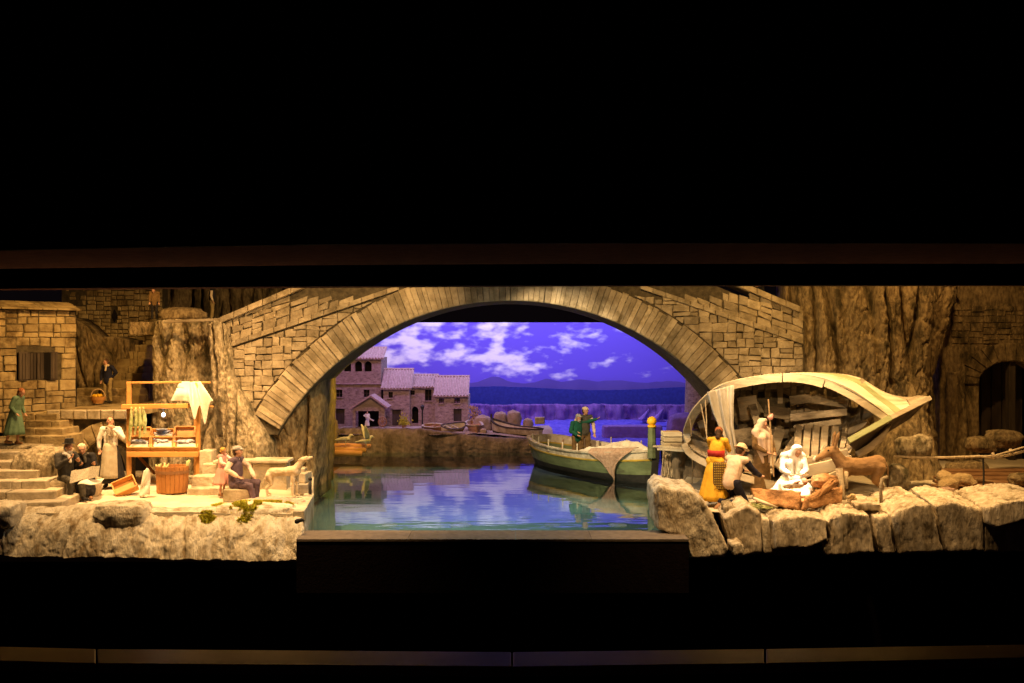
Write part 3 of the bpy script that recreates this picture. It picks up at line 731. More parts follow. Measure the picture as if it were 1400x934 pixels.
# ------------------------------------------------------------------ cliffs on the left
cl = relief('rock_cliff', M['rock'], 6.98, [(0,188),(0.4,192),(1,186)], [(0,304),(0.25,312),(0.5,330),(0.75,368),(1,372)],
       [(0,440),(0.3,436),(0.6,437),(0.85,441),(1,436)], [(0,655),(1,655)], amp=0.09, fx=8, fz=1.0, seed=17, rnd_depth=0.22, thick=0.45, nx=110, nz=120, groove=0.10, lean=0.10)
tag(cl, 'large rough rock cliff behind the market stall', 'cliff')
rib = relief('rock_cliff', M['rock'], 6.84, [(0,276),(0.4,280),(0.7,296),(1,300)], [(0,304),(0.35,316),(0.62,345),(0.8,366),(1,372)],
       [(0,446),(0.5,438),(1,446)], [(0,650),(1,650)], amp=0.05, fx=12, fz=1.0, seed=23, rnd_depth=0.15, thick=0.3, nx=60, nz=110, groove=0.05, lean=0.05)
tag(rib, 'rib of grey rock carrying the left foot of the bridge', 'cliff')
pr = relief('rock_cliff', M['rock_dark'], 7.12, [(0,352),(1,366)], [(0,438),(0.3,440),(1,432)], [(0,560),(0.5,515),(1,470)], [(0,686),(1,684)], amp=0.10, fx=10, fz=0.8, seed=29, rnd_depth=0.16, thick=0.6, nx=60, nz=80, groove=0.10)
tag(pr, 'fluted dark rock pier under the left side of the arch', 'cliff')
pr = relief('rock_cliff', M['rock_amber_lit'], 7.75, [(0,405),(1,400)], [(0,447),(0.5,446),(1,443)], [(0,500),(1,490)], [(0,665),(1,665)], amp=0.06, fx=10, fz=0.8, seed=35, rnd_depth=0.14, thick=0.4, nx=40, nz=70, groove=0.06)
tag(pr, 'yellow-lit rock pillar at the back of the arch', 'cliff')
bk = relief('rock_wall', M['rock_dark'], 8.5, [(0,190),(1,190)], [(0,420),(1,420)], [(0,380),(1,380)], [(0,470),(1,470)], amp=0.10, fx=9, fz=0.6, seed=41, rnd_depth=0.0, thick=0.2, nx=70, nz=24, groove=0.12)
tag(bk, 'dark fluted rock wall behind the upper path', 'rock wall')
mb = MB(); a = W(188, 440, 7.35); b = W(310, 440, 7.35); mb.box(((a.x+b.x)/2, 7.7, a.z-0.05), (b.x-a.x, 1.0, 0.09)); tag(mb.build('path', M['rock_dark']), kind='structure')
o = rock('boulder', M['rock_dark'], W(248, 431, 7.35), (0.30, 0.2, 0.10), 3, 14, 0.3, 0.2); tag(o, 'low rock on top of the cliff between the two dark figures', 'boulder')
mb = MB(); mb.bar(W(225,440,7.02), W(302,437,7.02), 0.03, 0.02); tag(bevel(mb.build('plank', M['wood_grey']), 0.003), 'weathered plank along the top of the cliff', 'plank')

# ------------------------------------------------------------------ bridge
BD = 7.0; kB = BD/F
br = thing('stone_bridge', 'humpbacked stone bridge with one wide arch over the water', 'bridge', (0, BD, 0.4))
bcx, bcz = (697-700)*kB, ZC-(779-467)*kB; RI = 367*kB; RO = 409*kB
fB = (Vector((0, BD, 0)), Vector((1,0,0)), Vector((0,0,1)), Vector((0,-1,0)))
# core: ring-shaped body, left and right haunches and the deck, one mesh
def deck(x): return 1.06+(467-478)*kB+0.339*(min(abs(x-(310-700)*kB), abs((1086-700)*kB-x), 9) if (310-700)*kB < x < (1086-700)*kB else 0)
mb = MB(); TH = 0.72; NS = 96
pts = []
for k in range(NS+1):
    x = (296-700)*kB+((1100-700)*kB-(296-700)*kB)*k/NS
    dxx = x-bcx
    zi = bcz+math.sqrt(max(0, RI*RI-dxx*dxx)) if abs(dxx) < RI*0.9985 else 0.2
    if abs(dxx) > 316*kB: zi = 0.40
    zt = 1.06+(467-441)*kB+0.40*(x-(300-700)*kB) if x < bcx else 1.06+(467-434)*kB+0.40*((1086-700)*kB-x)
    zt = min(zt, 1.75); pts.append((x, zi+0.006, zt))
for y in (BD, BD+TH):
    mb.add([v for (x, a, b) in pts for v in ((x, y, a), (x, y, b))], [(2*k, 2*k+2, 2*k+3, 2*k+1) for k in range(NS)])
n0 = 2*(NS+1)
for k in range(NS):
    mb.f.append((2*k, 2*k+2, n0+2*k+2, n0+2*k)); mb.f.append((2*k+1, 2*k+3, n0+2*k+3, n0+2*k+1))
mb.f.append((0, 1, n0+1, n0)); mb.f.append((2*NS, 2*NS+1, n0+2*NS+1, n0+2*NS))
mb.build('core', M['mortar'], br)
rg = random.Random(21)
a0, a1 = R(148.5), R(29); NV = 108
cutsA = [0.0]
while cutsA[-1] < 1: cutsA.append(cutsA[-1]+rg.uniform(0.75, 1.3)/NV)
cutsA[-1] = 1.0
for u, v in zip(cutsA[:-1], cutsA[1:]):
    p, q = a0+(a1-a0)*u, a0+(a1-a0)*v; ro = RO+rg.uniform(-0.008, 0.012)
    po = [(bcx+math.cos(p)*RI, bcz+math.sin(p)*RI), (bcx+math.cos(p)*ro, bcz+math.sin(p)*ro), (bcx+math.cos(q)*ro, bcz+math.sin(q)*ro), (bcx+math.cos(q)*RI, bcz+math.sin(q)*RI)]
    stone_piece('voussoir', po, fB, 0.030, M['stone'], br, 0.0036, 0.005, rg, uneven=0.008, back=0.05)
def outside_arch(po):
    """cut a stone at the tangent of the arch ring's back"""
    near = min(po, key=lambda p: math.hypot(p[0]-bcx, p[1]-bcz))
    if math.hypot(near[0]-bcx, near[1]-bcz) > RO+0.012: return po
    cx = sum(p[0] for p in po)/len(po)-bcx; cz = sum(p[1] for p in po)/len(po)-bcz; L_ = math.hypot(cx, cz)
    n = (cx/L_, cz/L_); return clip(po, n, n[0]*bcx+n[1]*bcz+RO+0.010)
slope = 0.339
zl = ZC-(478-467)*kB; xl = (310-700)*kB
zr_ = ZC-(467-467)*kB; xr_ = (1086-700)*kB
def lin_cut(px, py, sl, above):      # half plane above/below a line through (px,py) with world slope sl
    x, z = (px-700)*kB, ZC-(py-467)*kB; n = (-sl, 1.0) if above else (sl, -1.0); return (n, n[0]*x+n[1]*z)
# left spandrel, below the string course
stones(fB, xl-0.03, 0.42, (560-700)*kB, 1.45, 0.115, 0.075, 0.040, 0.030, M['stone'], br, rg, cuts=[lin_cut(310,479,slope,False), lin_cut(365,640,-1.25,True)],
       post=outside_arch, jit=0.006, depth=0.014, gap=0.002, bv=0.005, skip=lambda x, z: math.hypot(x-bcx, z-bcz) < RO+0.01 or z > 1.37, lim=170)
stones(fB, (830-700)*kB, 0.72, xr_+0.06, 1.45, 0.12, 0.075, 0.045, 0.032, M['stone'], br, rg, cuts=[lin_cut(1086,467,-slope,False)],
       post=outside_arch, jit=0.006, depth=0.014, gap=0.002, bv=0.005, skip=lambda x, z: math.hypot(x-bcx, z-bcz) < RO+0.01 or z > 1.37, lim=110)
# parapet stones above the string courses (sheared with the slope)
def sheared(x): return 0
stones(fB, xl-0.04, zl+0.038-slope*(xl), (520-700)*kB, zl+0.045-slope*xl+0.19, 0.13, 0.072, 0.05, 0.035, M['stone'], br, rg, shear=slope, jit=0.008, depth=0.012, gap=0.002, bv=0.005, skip=lambda x, z: z > 1.37)
stones(fB, (890-700)*kB, zr_+0.030+slope*xr_, xr_+0.06, zr_+0.045+slope*xr_+0.19, 0.13, 0.072, 0.05, 0.035, M['stone'], br, rg, shear=-slope, jit=0.008, depth=0.012, gap=0.002, bv=0.005, skip=lambda x, z: z > 1.37)
for (xa_, za_, sl, n, step) in ((xl-0.02, zl, slope, 14, 0.088), (xr_+0.06, zr_-0.02, -slope, 14, -0.088)):
    for k in range(n):
        x = xa_+k*step; x2 = x+step
        if max(za_+abs(sl)*abs(x-xa_), 0) > 1.40: break
        po = [(x, za_+sl*(x-xa_)), (x2, za_+sl*(x2-xa_)), (x2, za_+sl*(x2-xa_)+0.036), (x, za_+sl*(x-xa_)+0.036)]
        if step < 0: po = po[::-1]
        stone_piece('string_stone', po, fB, 0.024, M['stone'], br, 0.001, 0.005, rg, uneven=0.004)
for (xa_, za_, sl, n, step) in (((302-700)*kB, ZC-(441-467)*kB-0.01, 0.42, 6, 0.10), (xr_+0.03, ZC-(428-467)*kB, -0.42, 6, -0.10)):
    for k in range(n):
        x = xa_+k*step; x2 = x+step
        po = [(x, za_+sl*(x-xa_)), (x2, za_+sl*(x2-xa_)), (x2, za_+sl*(x2-xa_)+0.045), (x, za_+sl*(x-xa_)+0.045)]
        if step < 0: po = po[::-1]
        stone_piece('coping', po, fB, 0.05, M['stone'], br, 0.001, 0.006, rg, back=0.2)

# ------------------------------------------------------------------ cliffs on the right
big = relief('rock_cliff', M['rock_dark'], 6.95, [(0,1088),(0.5,1082),(1,1075)], [(0,1340),(0.3,1312),(0.5,1300),(0.75,1302),(1,1310)],
      [(0,372),(1,372)], [(0,668),(1,668)], amp=0.16, fx=8, fz=0.6, seed=53, rnd_depth=0.28, thick=0.5, nx=220, nz=110, groove=0.15, fine=0.016)
tag(big, 'huge brown cliff fluted like a tree trunk behind the wrecked hull', 'cliff')
lo = relief('rock_cliff', M['rock_dark'], 6.62, [(0,1236),(0.5,1225),(1,1210)], [(0,1296),(0.5,1304),(1,1308)], [(0,540),(0.5,520),(1,560)], [(0,668),(1,668)], amp=0.08, fx=9, fz=1.2, seed=61, rnd_depth=0.16, thick=0.5, nx=60, nz=60, groove=0.06, lean=0.3)
tag(lo, 'rough rock foot between the hull and the branch rail', 'cliff')
for px, py, s_, sd, lb in ((1238,612,0.11,71,'upper knobbly boulder left of the branch rail end'),(1258,610,0.12,72,'knobbly boulder behind the branch rail end'),(1226,652,0.13,73,'small rough boulder beside the crooked stick')):
    tag(rock('boulder', M['rock'], W(px, py, 6.42), (s_, s_, s_*1.1), sd, 14, 0.25, 0.25), lb, 'boulder')

# wall with the dark gateway at the far right
gw = thing('gate_wall', 'dark stone wall with an arched wooden gateway at the right edge', 'wall', (W(1360,600,7.5).x, 7.5, 0.1))
GD = 7.5; kg = GD/F; fg = (Vector((0, GD, 0)), Vector((1,0,0)), Vector((0,0,1)), Vector((0,-1,0)))
gx = lambda px: (px-700)*kg
gz = lambda py: ZC-(py-467)*kg
mb = MB(); wall_holes(mb, fg, gx(1285), 0.05, gx(1480), gz(375), 0.16, [(gx(1338), 0.06, gx(1425), gz(494), gz(494)-gz(525))]); mb.build('core_wall', M['rock_dark'], gw)
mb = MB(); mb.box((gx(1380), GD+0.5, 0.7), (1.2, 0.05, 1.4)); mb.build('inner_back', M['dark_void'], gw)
rg = random.Random(44)
for k in range(13):
    p, q = math.pi-math.pi*k/13, math.pi-math.pi*(k+1)/13
    cx_, cz_ = gx(1381.5), gz(525); ri, re = 44*kg, 31*kg
    ro, rt = ri+30*kg, re+26*kg
    po = [(cx_+math.cos(p)*ri, cz_+math.sin(p)*re), (cx_+math.cos(p)*ro, cz_+math.sin(p)*rt), (cx_+math.cos(q)*ro, cz_+math.sin(q)*rt), (cx_+math.cos(q)*ri, cz_+math.sin(q)*re)]
    stone_piece('voussoir', po, fg, 0.02, M['rock_dark'], gw, 0.003, 0.006, rg)
stones(fg, gx(1300), gz(470), gx(1470), gz(418), 0.12, 0.06, 0.06, 0.04, M['rock_dark'], gw, rg, skip=lambda x, z: ((x-gx(1381.5))/(74*kg))**2+((z-gz(525))/(57*kg))**2 < 1.1, depth=0.012)
for px in (1331, 1386):
    mb = MB(); mb.box((gx(px), GD+0.05, 0.45), (9*kg, 0.06, 1.0)); bevel(mb.build('door_post', M['wood_dark'], gw), 0.004)
for k in range(6):
    mb = MB(); mb.box((gx(1343+k*15), GD+0.30, 0.5), (13*kg, 0.02, 0.95)); mb.build('gate_board', M['wood_dark'], gw)
tag(relief('rock_wall', M['rock_dark'], 7.4, [(0,1300),(1,1300)], [(0,1328),(0.5,1330),(1,1335)], [(0,508),(1,512)], [(0,640),(1,640)], amp=0.05, fx=10, fz=0.8, seed=77, rnd_depth=0.06, thick=0.2, nx=26, nz=40, groove=0.06), 'rock jamb left of the dark gateway', 'rock wall')

# right ground and bank
ZRt = 0.118
P = []
for j in range(31):
    y = 5.56+(7.6-5.56)*j/30; row = []
    for i in range(51):
        xl_ = float(np.interp(y, [5.5, 6.1, 6.6, 7.6], [0.95, 1.0, 1.12, 1.40])); x = xl_+(4.2-xl_)*i/50
        row.append(Vector((x, y, ZRt+0.012*fbm(Vector((x*4, y*4, 5)), 4)-0.01+0.055*max(0.0, min(1.0, (y-6.4)/0.8))*(1 if x > 2.6 else 0))))
    P.append(row)
mb = MB(); mb.grid(P); nb = len(mb.v)
for j in range(31): q = P[j][0]; mb.v.append((q.x, q.y, -0.2))
for j in range(30): mb.f.append((j*51, nb+j, nb+j+1, (j+1)*51))
tag(mb.build('ground', M['sand']), kind='structure')
tag(relief('rock_bank', M['quay'], 6.95, [(0,924),(1,926)], [(0,1060),(1,1060)], [(0,611),(1,608)], [(0,690),(1,690)], amp=0.05, fx=9, fz=0.6, seed=83, rnd_depth=0.10, thick=0.7, nx=50, nz=40, groove=0.05), 'grooved rock bank at the water behind the rope ends', 'rock bank')

# ------------------------------------------------------------------ front stones on the right
def front_block(label, px0, px1, py0, py1, D, dep, seed, cube=0.75, amp=0.07, groove=0.03, rot=None, mt='rock_block', sub=20, gfx=5):
    a = W(px0, py0, D); b = W(px1, py1, D); c = (a+b)/2; c.y = D+dep/2
    k = 1.0+0.02
    o = rock('rock_block', M[mt], c, ((b.x-a.x)*k, dep, (a.z-b.z)*k), seed, sub, cube, amp, groove=groove, rot=rot, gfx=gfx)
    return tag(o, label, 'rock')
def cut_block(label, poly, D, dep, seed, mt='rock_block', back=(0, -6), vox=0.009, amp=0.004, gro=0.006, gf=30):
    """angular split rock: outline in the front plane, pulled back and up to a second outline"""
    cx = sum(p[0] for p in poly)/len(poly); cy = sum(p[1] for p in poly)/len(poly)
    a = [W(px, py, D+0.02*noise.noise(Vector((px*.05, py*.05, seed)))) for px, py in poly]; b_ = []
    for px, py in poly:
        q = W(cx+(px-cx)*0.96+back[0], py+(back[1] if py < cy else 0), D); q.y = D+dep; b_.append(q)
    n = len(poly); mb = MB(); f1 = [q.lerp(W(cx, cy, D), 0.06)+Vector((0, -0.012, 0)) for q in a]
    mb.v = [tuple(q) for q in f1+a+b_]
    mb.f = [tuple(range(n)), tuple(2*n+k for k in range(n-1, -1, -1))]
    for r in (0, 1):
        for k in range(n): k2 = (k+1) % n; mb.f.append((r*n+k, (r+1)*n+k, (r+1)*n+k2, r*n+k2))
    o = blob('rock_block', mb, vox, M[mt], None, smooth=1, local=False)
    for v, nn in zip(o.data.vertices, [v.normal.copy() for v in o.data.vertices]):
        p = v.co
        d = amp*fbm(p*9+Vector((seed, 0, 0)), 4)-0.003*cracks(Vector((p.x*9, p.y*7, p.z*4+seed))+0.3*noise.noise_vector(p*12), 9)+0.004*fbm(Vector((p.x*60, p.y*60, p.z*7+seed)), 3)
        d -= gro*max(0, 1-abs(noise.noise(Vector((p.x*gf+p.z*3, p.y*gf*.4, p.z*2.5+seed))))*5)
        v.co = p+nn*d
    return tag(o, label, 'rock')
cut_block('big pale boulder at the right corner of the pool', [(892,672),(903,663),(918,668),(948,671),(966,690),(986,727),(996,752),(990,763),(944,765),(938,735),(898,724)], 5.40, .42, 101, 'rock_pale', (4,-2), amp=.010, gro=.003)
cut_block('squarish rock below the kneeling man in the cream hat', [(989,708),(1001,700),(1022,690),(1040,702),(1042,756),(1012,762),(1000,744)], 5.44, .32, 102, back=(2,-6))
cut_block('pale strip of rock left of the broad front block', [(1041,706),(1054,710),(1057,756),(1043,759)], 5.47, .28, 113, 'rock_pale', (2,-8))
cut_block('broad flat-topped rock below the manger', [(1055,713),(1070,707),(1100,704),(1131,709),(1133,738),(1103,749),(1058,752)], 5.41, .36, 103, back=(-6,-12))
cut_block('dark under-rock beneath the broad front block', [(1045,744),(1128,738),(1130,758),(1046,760)], 5.52, .2, 114, 'rock_dark', (0,0))
cut_block('rough rock below the resting lamb', [(1128,712),(1150,700),(1188,703),(1192,730),(1196,756),(1130,761),(1137,735)], 5.42, .34, 104, back=(-6,-11), gro=.010)
cut_block('narrow rock between the lamb rock and the tall split rock', [(1195,706),(1214,703),(1219,730),(1224,757),(1206,758),(1199,735)], 5.43, .28, 105, back=(-2,-7))
cut_block('tall grooved rock left of the thin crack', [(1218,706),(1230,697),(1250,689),(1273,688),(1281,720),(1290,755),(1228,758)], 5.42, .36, 106, back=(-6,-11))
cut_block('tall grooved rock right of the thin crack', [(1276,690),(1302,685),(1344,695),(1345,725),(1344,754),(1293,755),(1284,720)], 5.43, .36, 107, back=(2,-10))
cut_block('rounded rock shelf at the right frame edge', [(1347,694),(1365,687),(1410,682),(1440,684),(1440,708),(1400,712),(1362,722),(1348,716)], 5.38, .4, 108, back=(0,-8))
cut_block('dark lower rock at the right frame edge', [(1345,716),(1440,710),(1440,754),(1346,755)], 5.44, .25, 109, 'rock_block', (0,0))
cut_block('small stone wedged at the foot of the corner boulder', [(998,744),(1010,740),(1018,746),(1019,757),(1003,761)], 5.36, .10, 110, 'rock_pale', (0,-3))
cut_block('small loose stone below the yellow robe', [(989,693),(1000,689),(1008,694),(1004,702),(991,704)], 5.50, .10, 111, 'rock', (0,-3))
cut_block('thin slab stone beside the donkey hoof', [(1168,690),(1185,686),(1206,690),(1204,699),(1172,698)], 5.50, .16, 112, back=(0,-5))

# ------------------------------------------------------------------ painted backdrop and far layers
BK = 12.95
mbk = bpy.data.materials.new('painted_sky'); mbk.use_nodes = True; nt = mbk.node_tree; N = nt.nodes; L = nt.links
b = N['Principled BSDF']; b.inputs['Roughness'].default_value = 1.0; b.inputs['Specular IOR Level'].default_value = 0
geo = N.new('ShaderNodeNewGeometry'); sp = N.new('ShaderNodeSeparateXYZ'); L.new(geo.outputs['Position'], sp.inputs[0])
mp = N.new('ShaderNodeMapping'); mp.inputs['Scale'].default_value = (2.3, 1, 5.0); mp.inputs['Location'].default_value = (2.6, 0, 3.4); mp.inputs['Rotation'].default_value = (0, R(-8), 0); L.new(geo.outputs['Position'], mp.inputs[0])
n1 = N.new('ShaderNodeTexNoise'); n1.inputs['Scale'].default_value = 1.5; n1.inputs['Detail'].default_value = 4.0; n1.inputs['Roughness'].default_value = 0.48; L.new(mp.outputs[0], n1.inputs['Vector'])
def mrange(src, a, b_, c, d):
    m = N.new('ShaderNodeMapRange'); m.inputs['From Min'].default_value = a; m.inputs['From Max'].default_value = b_; m.inputs['To Min'].default_value = c; m.inputs['To Max'].default_value = d; m.interpolation_type = 'SMOOTHSTEP'
    L.new(src, m.inputs['Value']); return m.outputs[0]
def math_(op, a, b_):
    m = N.new('ShaderNodeMath'); m.operation = op
    for k, s in enumerate((a, b_)):
        if isinstance(s, (int, float)): m.inputs[k].default_value = s
        else: L.new(s, m.inputs[k])
    return m.outputs[0]
thr = math_('ADD', mrange(sp.outputs['X'], -0.2, 2.4, -0.005, 0.14), mrange(sp.outputs['Z'], 0.52, 0.75, 0.14, 0.0))
dens = math_('SUBTRACT', n1.outputs['Fac'], thr)
cl_ = mrange(dens, 0.43, 0.68, 0.0, 1.0)
mx = N.new('ShaderNodeMixRGB'); mx.inputs[1].default_value = (0.15, 0.105, 0.62, 1); mx.inputs[2].default_value = (0.85, 0.85, 0.85, 1); L.new(cl_, mx.inputs[0]); L.new(mx.outputs[0], b.inputs['Base Color'])
mb = MB(); zt = ZC+26*BK/F; mb.box((0, BK+0.01, zt/2-0.1), (9, 0.02, zt+0.2)); tag(mb.build('sky', mbk), 'painted evening sky with clouds on the backdrop', kind='structure')

def cutout(name, label, D, th, pts, base, mt, cat=None, kind=None):
    """flat scenery layer with a shaped top edge"""
    mb = MB(); n = len(pts)
    V = []
    for y in (D, D+th):
        for (px, py) in pts: p = W(px, py, D); V += [(p.x, y, p.z), (p.x, y, base)]
    Fs = []
    for k in range(n-1):
        a = 2*k; Fs += [(a, a+1, a+3, a+2), (2*n+a, 2*n+a+2, 2*n+a+3, 2*n+a+1), (a, a+2, 2*n+a+2, 2*n+a)]
    Fs += [(0, 2*n, 2*n+1, 1), (2*n-2, 2*n-1, 4*n-1, 4*n-2)]
    mb.add(V, Fs); return tag(mb.build(name, mt), label, cat, kind=kind)
pts = []
for k in range(121):
    px = 560+k*4.4
    py = 524-9*math.exp(-((px-676)/18)**2)-6*math.exp(-((px-748)/13)**2)-5*math.exp(-((px-792)/20)**2)-4*math.exp(-((px-842)/26)**2)-3*math.exp(-((px-912)/20)**2)+1.2*noise.noise(Vector((px*0.09, 0, 0)))
    pts.append((px, py))
cutout('far_hills', 'pale violet mountain ridge on the horizon', 12.86, 0.03, pts, 0.1, M['hill_far'], kind='structure')
pts = [(560+k*4.4, 531-2.5*math.sin((560+k*4.4)*0.021)+1.0*noise.noise(Vector((k*0.4, 3, 0)))) for k in range(121)]
cutout('near_hills', 'dark blue wooded hills above the far cliffs', 12.76, 0.03, pts, 0.0, M['hill_near'], kind='structure')
P = []
for j in range(13):
    v = j/12; row = []
    for i in range(181):
        px = 560+3.0*i; py = 553+2*noise.noise(Vector((px*0.03, 1, 0)))+v*26
        p = W(px, py, 12.5); p.y += 0.10*fbm(Vector((px*0.09, v*0.7, 2)), 4); row.append(p)
    P.append(row)
mb = MB(); mb.grid(P); o = mb.build('far_cliffs', M['cliff_far'], smooth=True); tag(o, 'violet sea cliffs across the bay', kind='structure'); solid(o, 0.03)
P = []
for j in range(41):
    y = 9.6+(12.55-9.6)*j/40; row = []
    for i in range(121):
        x = -1.2+4.4*i/120; row.append(Vector((x, y, -0.03+0.115*max(0, (y-10.2)/2.4)**1.3+0.012*fbm(Vector((x*6, y*9, 0)), 3))))
    P.append(row)
mb = MB(); mb.grid(P); tag(mb.build('sea', M['seafar'], smooth=True), 'blue rippled sea of the bay', kind='structure')
o = rock('breakwater', M['breakwater'], (W(866, 591, 11.0).x, 11.1, 0.03), (0.66, 0.22, 0.19), 6, 14, 0.9, 0.05); tag(o, 'low lavender breakwater wall behind the boat bow', 'breakwater')
o = rock('boulder', M['breakwater'], W(934, 590, 10.4), (0.30, 0.3, 0.34), 9, 14, 0.3, 0.12); tag(o, 'rounded grey-violet rock before the round tower', 'boulder')
def sailboat(label, px, py, D, h, flip):
    c = W(px, py, D); t = thing('sailboat', label, 'sailboat', c, 'small sailboats in the bay')
    mb = MB(); mb.hexa([c+Vector((-h*.28,-.03,0)), c+Vector((h*.28,-.03,0)), c+Vector((h*.28,.03,0)), c+Vector((-h*.28,.03,0)), c+Vector((-h*.42,-.04,h*.12)), c+Vector((h*.42,-.04,h*.12)), c+Vector((h*.42,.04,h*.12)), c+Vector((-h*.42,.04,h*.12))]); mb.build('hull', M['breakwater'], t)
    mb = MB(); mb.tube([c, c+Vector((0.18*h*flip, 0, h))], 0.006, 6); mb.build('mast', M['breakwater'], t)
    s = MB(); n = 8; P = []
    for j in range(n+1):
        v = j/n; a = c+Vector((0.18*h*flip*(v*0.85+0.12), 0.006, h*(0.14+v*0.84))); b = c+Vector((flip*(-0.75*h*(1-v)+0.17*h*v), -0.03*math.sin(math.pi*min(v+.1,1)), h*(0.16+v*0.82)))
        P.append([a.lerp(b, k/6)+Vector((0, -0.05*math.sin(math.pi*k/6)*(1-v), 0)) for k in range(7)])
    s.grid(P); solid(s.build('sail', M['breakwater'], t, smooth=True), 0.004)
sailboat('small sailboat with a slanting triangular sail before the far cliffs', 904, 577, 11.9, 0.17, 1)
sailboat('faint small sailboat left of the slanting sail', 884, 577, 12.2, 0.16, 1)

# round tower at the right of the bay
c = W(966, 600, 10.6); rt = thing('round_tower', 'round violet stone tower at the right end of the bay', 'tower', (c.x, 10.6, 0))
r0 = 25*10.6/F; zt = ZC-(518-467)*10.6/F
mb = MB(); mb.loft([((c.x, 10.75, -0.05), r0*1.12, r0*1.12, 0), ((c.x, 10.75, zt-0.02), r0, r0, 0)], n=32); mb.build('wall', M['house_pink'], rt, smooth=False)
mb = MB(); mb.loft([((c.x, 10.75, zt-0.02), r0*1.04, r0*1.04, 0), ((c.x, 10.75, zt), r0*1.04, r0*1.04, 0)], n=32); mb.build('rim', M['house_pink'], rt)

# ------------------------------------------------------------------ far quay with houses
def zq(y): return 0.17-0.05*(y-9.56)
P = []
def quay_edge(px): return 9.56+0.05*math.sin(px*0.05)+(0.35 if px > 640 else 0)*min(1, max(0, (px-640)/40))
q1 = []
for i in range(81):
    px = 425+(760-425)*i/80; yf = quay_edge(px); row = []
    for j in range(25):
        v = j/24; y = yf+(12.6-yf)*v; x = (px-700)*yf/F*(1+0.02*v)
        row.append(Vector((x, y, zq(y)-(0.06*max(0, (px-650)/90) if v < 0.3 else 0)+0.012*fbm(Vector((x*5, y*5, 3)), 3))))
    P.append(row)
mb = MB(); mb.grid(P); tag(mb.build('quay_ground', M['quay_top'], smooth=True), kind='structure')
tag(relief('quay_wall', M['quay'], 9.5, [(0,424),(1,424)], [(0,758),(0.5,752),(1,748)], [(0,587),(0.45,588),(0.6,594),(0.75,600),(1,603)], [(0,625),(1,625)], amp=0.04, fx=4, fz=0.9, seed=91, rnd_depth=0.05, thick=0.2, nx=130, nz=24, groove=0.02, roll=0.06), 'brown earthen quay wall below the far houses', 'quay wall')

HD = 11.6; kh = HD/F
fH = lambda D: (Vector((0, D, 0)), Vector((1,0,0)), Vector((0,0,1)), Vector((0,-1,0)))
def house(label, px0, px1, pyt, pyb, D, mt, openings, roof, depth=0.5, mt_roof='roof_tile'):
    """openings: (kind, px0, px1, py0, py1, rise px); roof: (px0, px1, py ridge, py eave)"""
    k = D/F; X = lambda p: (p-700)*k; Z = lambda p: ZC-(p-467)*k
    t = thing('far_house', label, 'house', (X((px0+px1)/2), D, Z(pyb)), 'houses on the far quay')
    hs_ = [(X(a), Z(d), X(b), Z(c), r*k) for (_, a, b, c, d, r) in openings]
    f = fH(D); mb = MB(); wall_holes(mb, f, X(px0), Z(pyb+6), X(px1), Z(pyt), 0.06, hs_)
    mb.build('wall', M[mt], t)
    mb = MB()
    for xx in (X(px0)+0.012, X(px1)-0.012): mb.box((xx, D+0.06+depth/2, (Z(pyb+6)+Z(pyt))/2-0.002), (0.024, depth, Z(pyt)-Z(pyb+6)))
    mb.build('side_wall', M[mt], t)
    for (kd, a, b, c, d, r) in openings:
        x0, x1, z0, z1 = X(a), X(b), Z(d), Z(c)
        if kd == 'door':
            mb = MB(); mb.box(((x0+x1)/2, D+0.03, (z0+z1)/2), (x1-x0, 0.012, z1-z0)); dr = mb.build('door', M['wood_dark'], t)
            mb = MB(); mb.box(((x0+x1)/2, D-0.003, z1+0.008), (x1-x0+0.03, 0.02, 0.014)); mb.build('lintel', M['house_pink'], dr)
        elif kd == 'void':
            mb = MB(); mb.box(((x0+x1)/2, D+0.12, (z0+z1)/2), (x1-x0+0.06, 0.01, z1-z0+0.04)); mb.build('dark_inside', M['dark_void'], t)
        else:
            mb = MB(); mb.box(((x0+x1)/2, D+0.045, (z0+z1)/2), (x1-x0, 0.008, z1-z0)); wn = mb.build('window', M['dark_void'] if kd == 'win' else M['breakwater'], t)
            mb = MB(); mb.box(((x0+x1)/2, D+0.032, (z0+z1)/2), (0.007, 0.012, z1-z0)); mb.box(((x0+x1)/2, D+0.0325, (z0+z1)/2), (x1-x0, 0.011, 0.006)); mb.build('frame', M['wood_dark'], wn)
            mb = MB(); mb.box(((x0+x1)/2, D-0.004, z0-0.006), (x1-x0+0.02, 0.025, 0.011)); mb.build('sill', M['house_pink'], wn)
    ra, rb, rr, re = roof
    x0, x1, ze, zr2 = X(ra), X(rb), Z(re), Z(rr); ln = depth*0.55
    mb = MB(); mb.hexa([(x0, D-0.05, ze-0.012), (x1, D-0.05, ze-0.012), (x1, D+ln, zr2-0.012), (x0, D+ln, zr2-0.012), (x0, D-0.05, ze), (x1, D-0.05, ze), (x1, D+ln, zr2), (x0, D+ln, zr2)])
    ro = mb.build('roof', M[mt_roof], t)
    n = max(6, int((x1-x0)/0.035)); mb = MB()
    for i in range(n):
        x = x0+(i+0.5)*(x1-x0)/n
        mb.tube([(x, D-0.055, ze+0.002), (x, D+ln, zr2+0.002)], 0.011, 6)
    mb.build('tile_rows', M[mt_roof], ro); ro.children[0]['kind'] = 'stuff'
    mb = MB(); mb.tube([(x0, D+ln, zr2+0.004), (x1, D+ln, zr2+0.004)], 0.016, 6); mb.build('ridge', M[mt_roof], ro)
    return t
house('tall pink house with three arched loggia openings on the far quay', 438, 521, 489, 583, 11.75, 'house_pink',
      [('void',470,480,494,508,5), ('void',485,495,494,508,5), ('void',498,508,494,508,5), ('void',458,463,498,504,0), ('win',459,468,533,543,0), ('win',497,505,533,543,0), ('door',459,471,559,580,0)], (434,525,476,490))
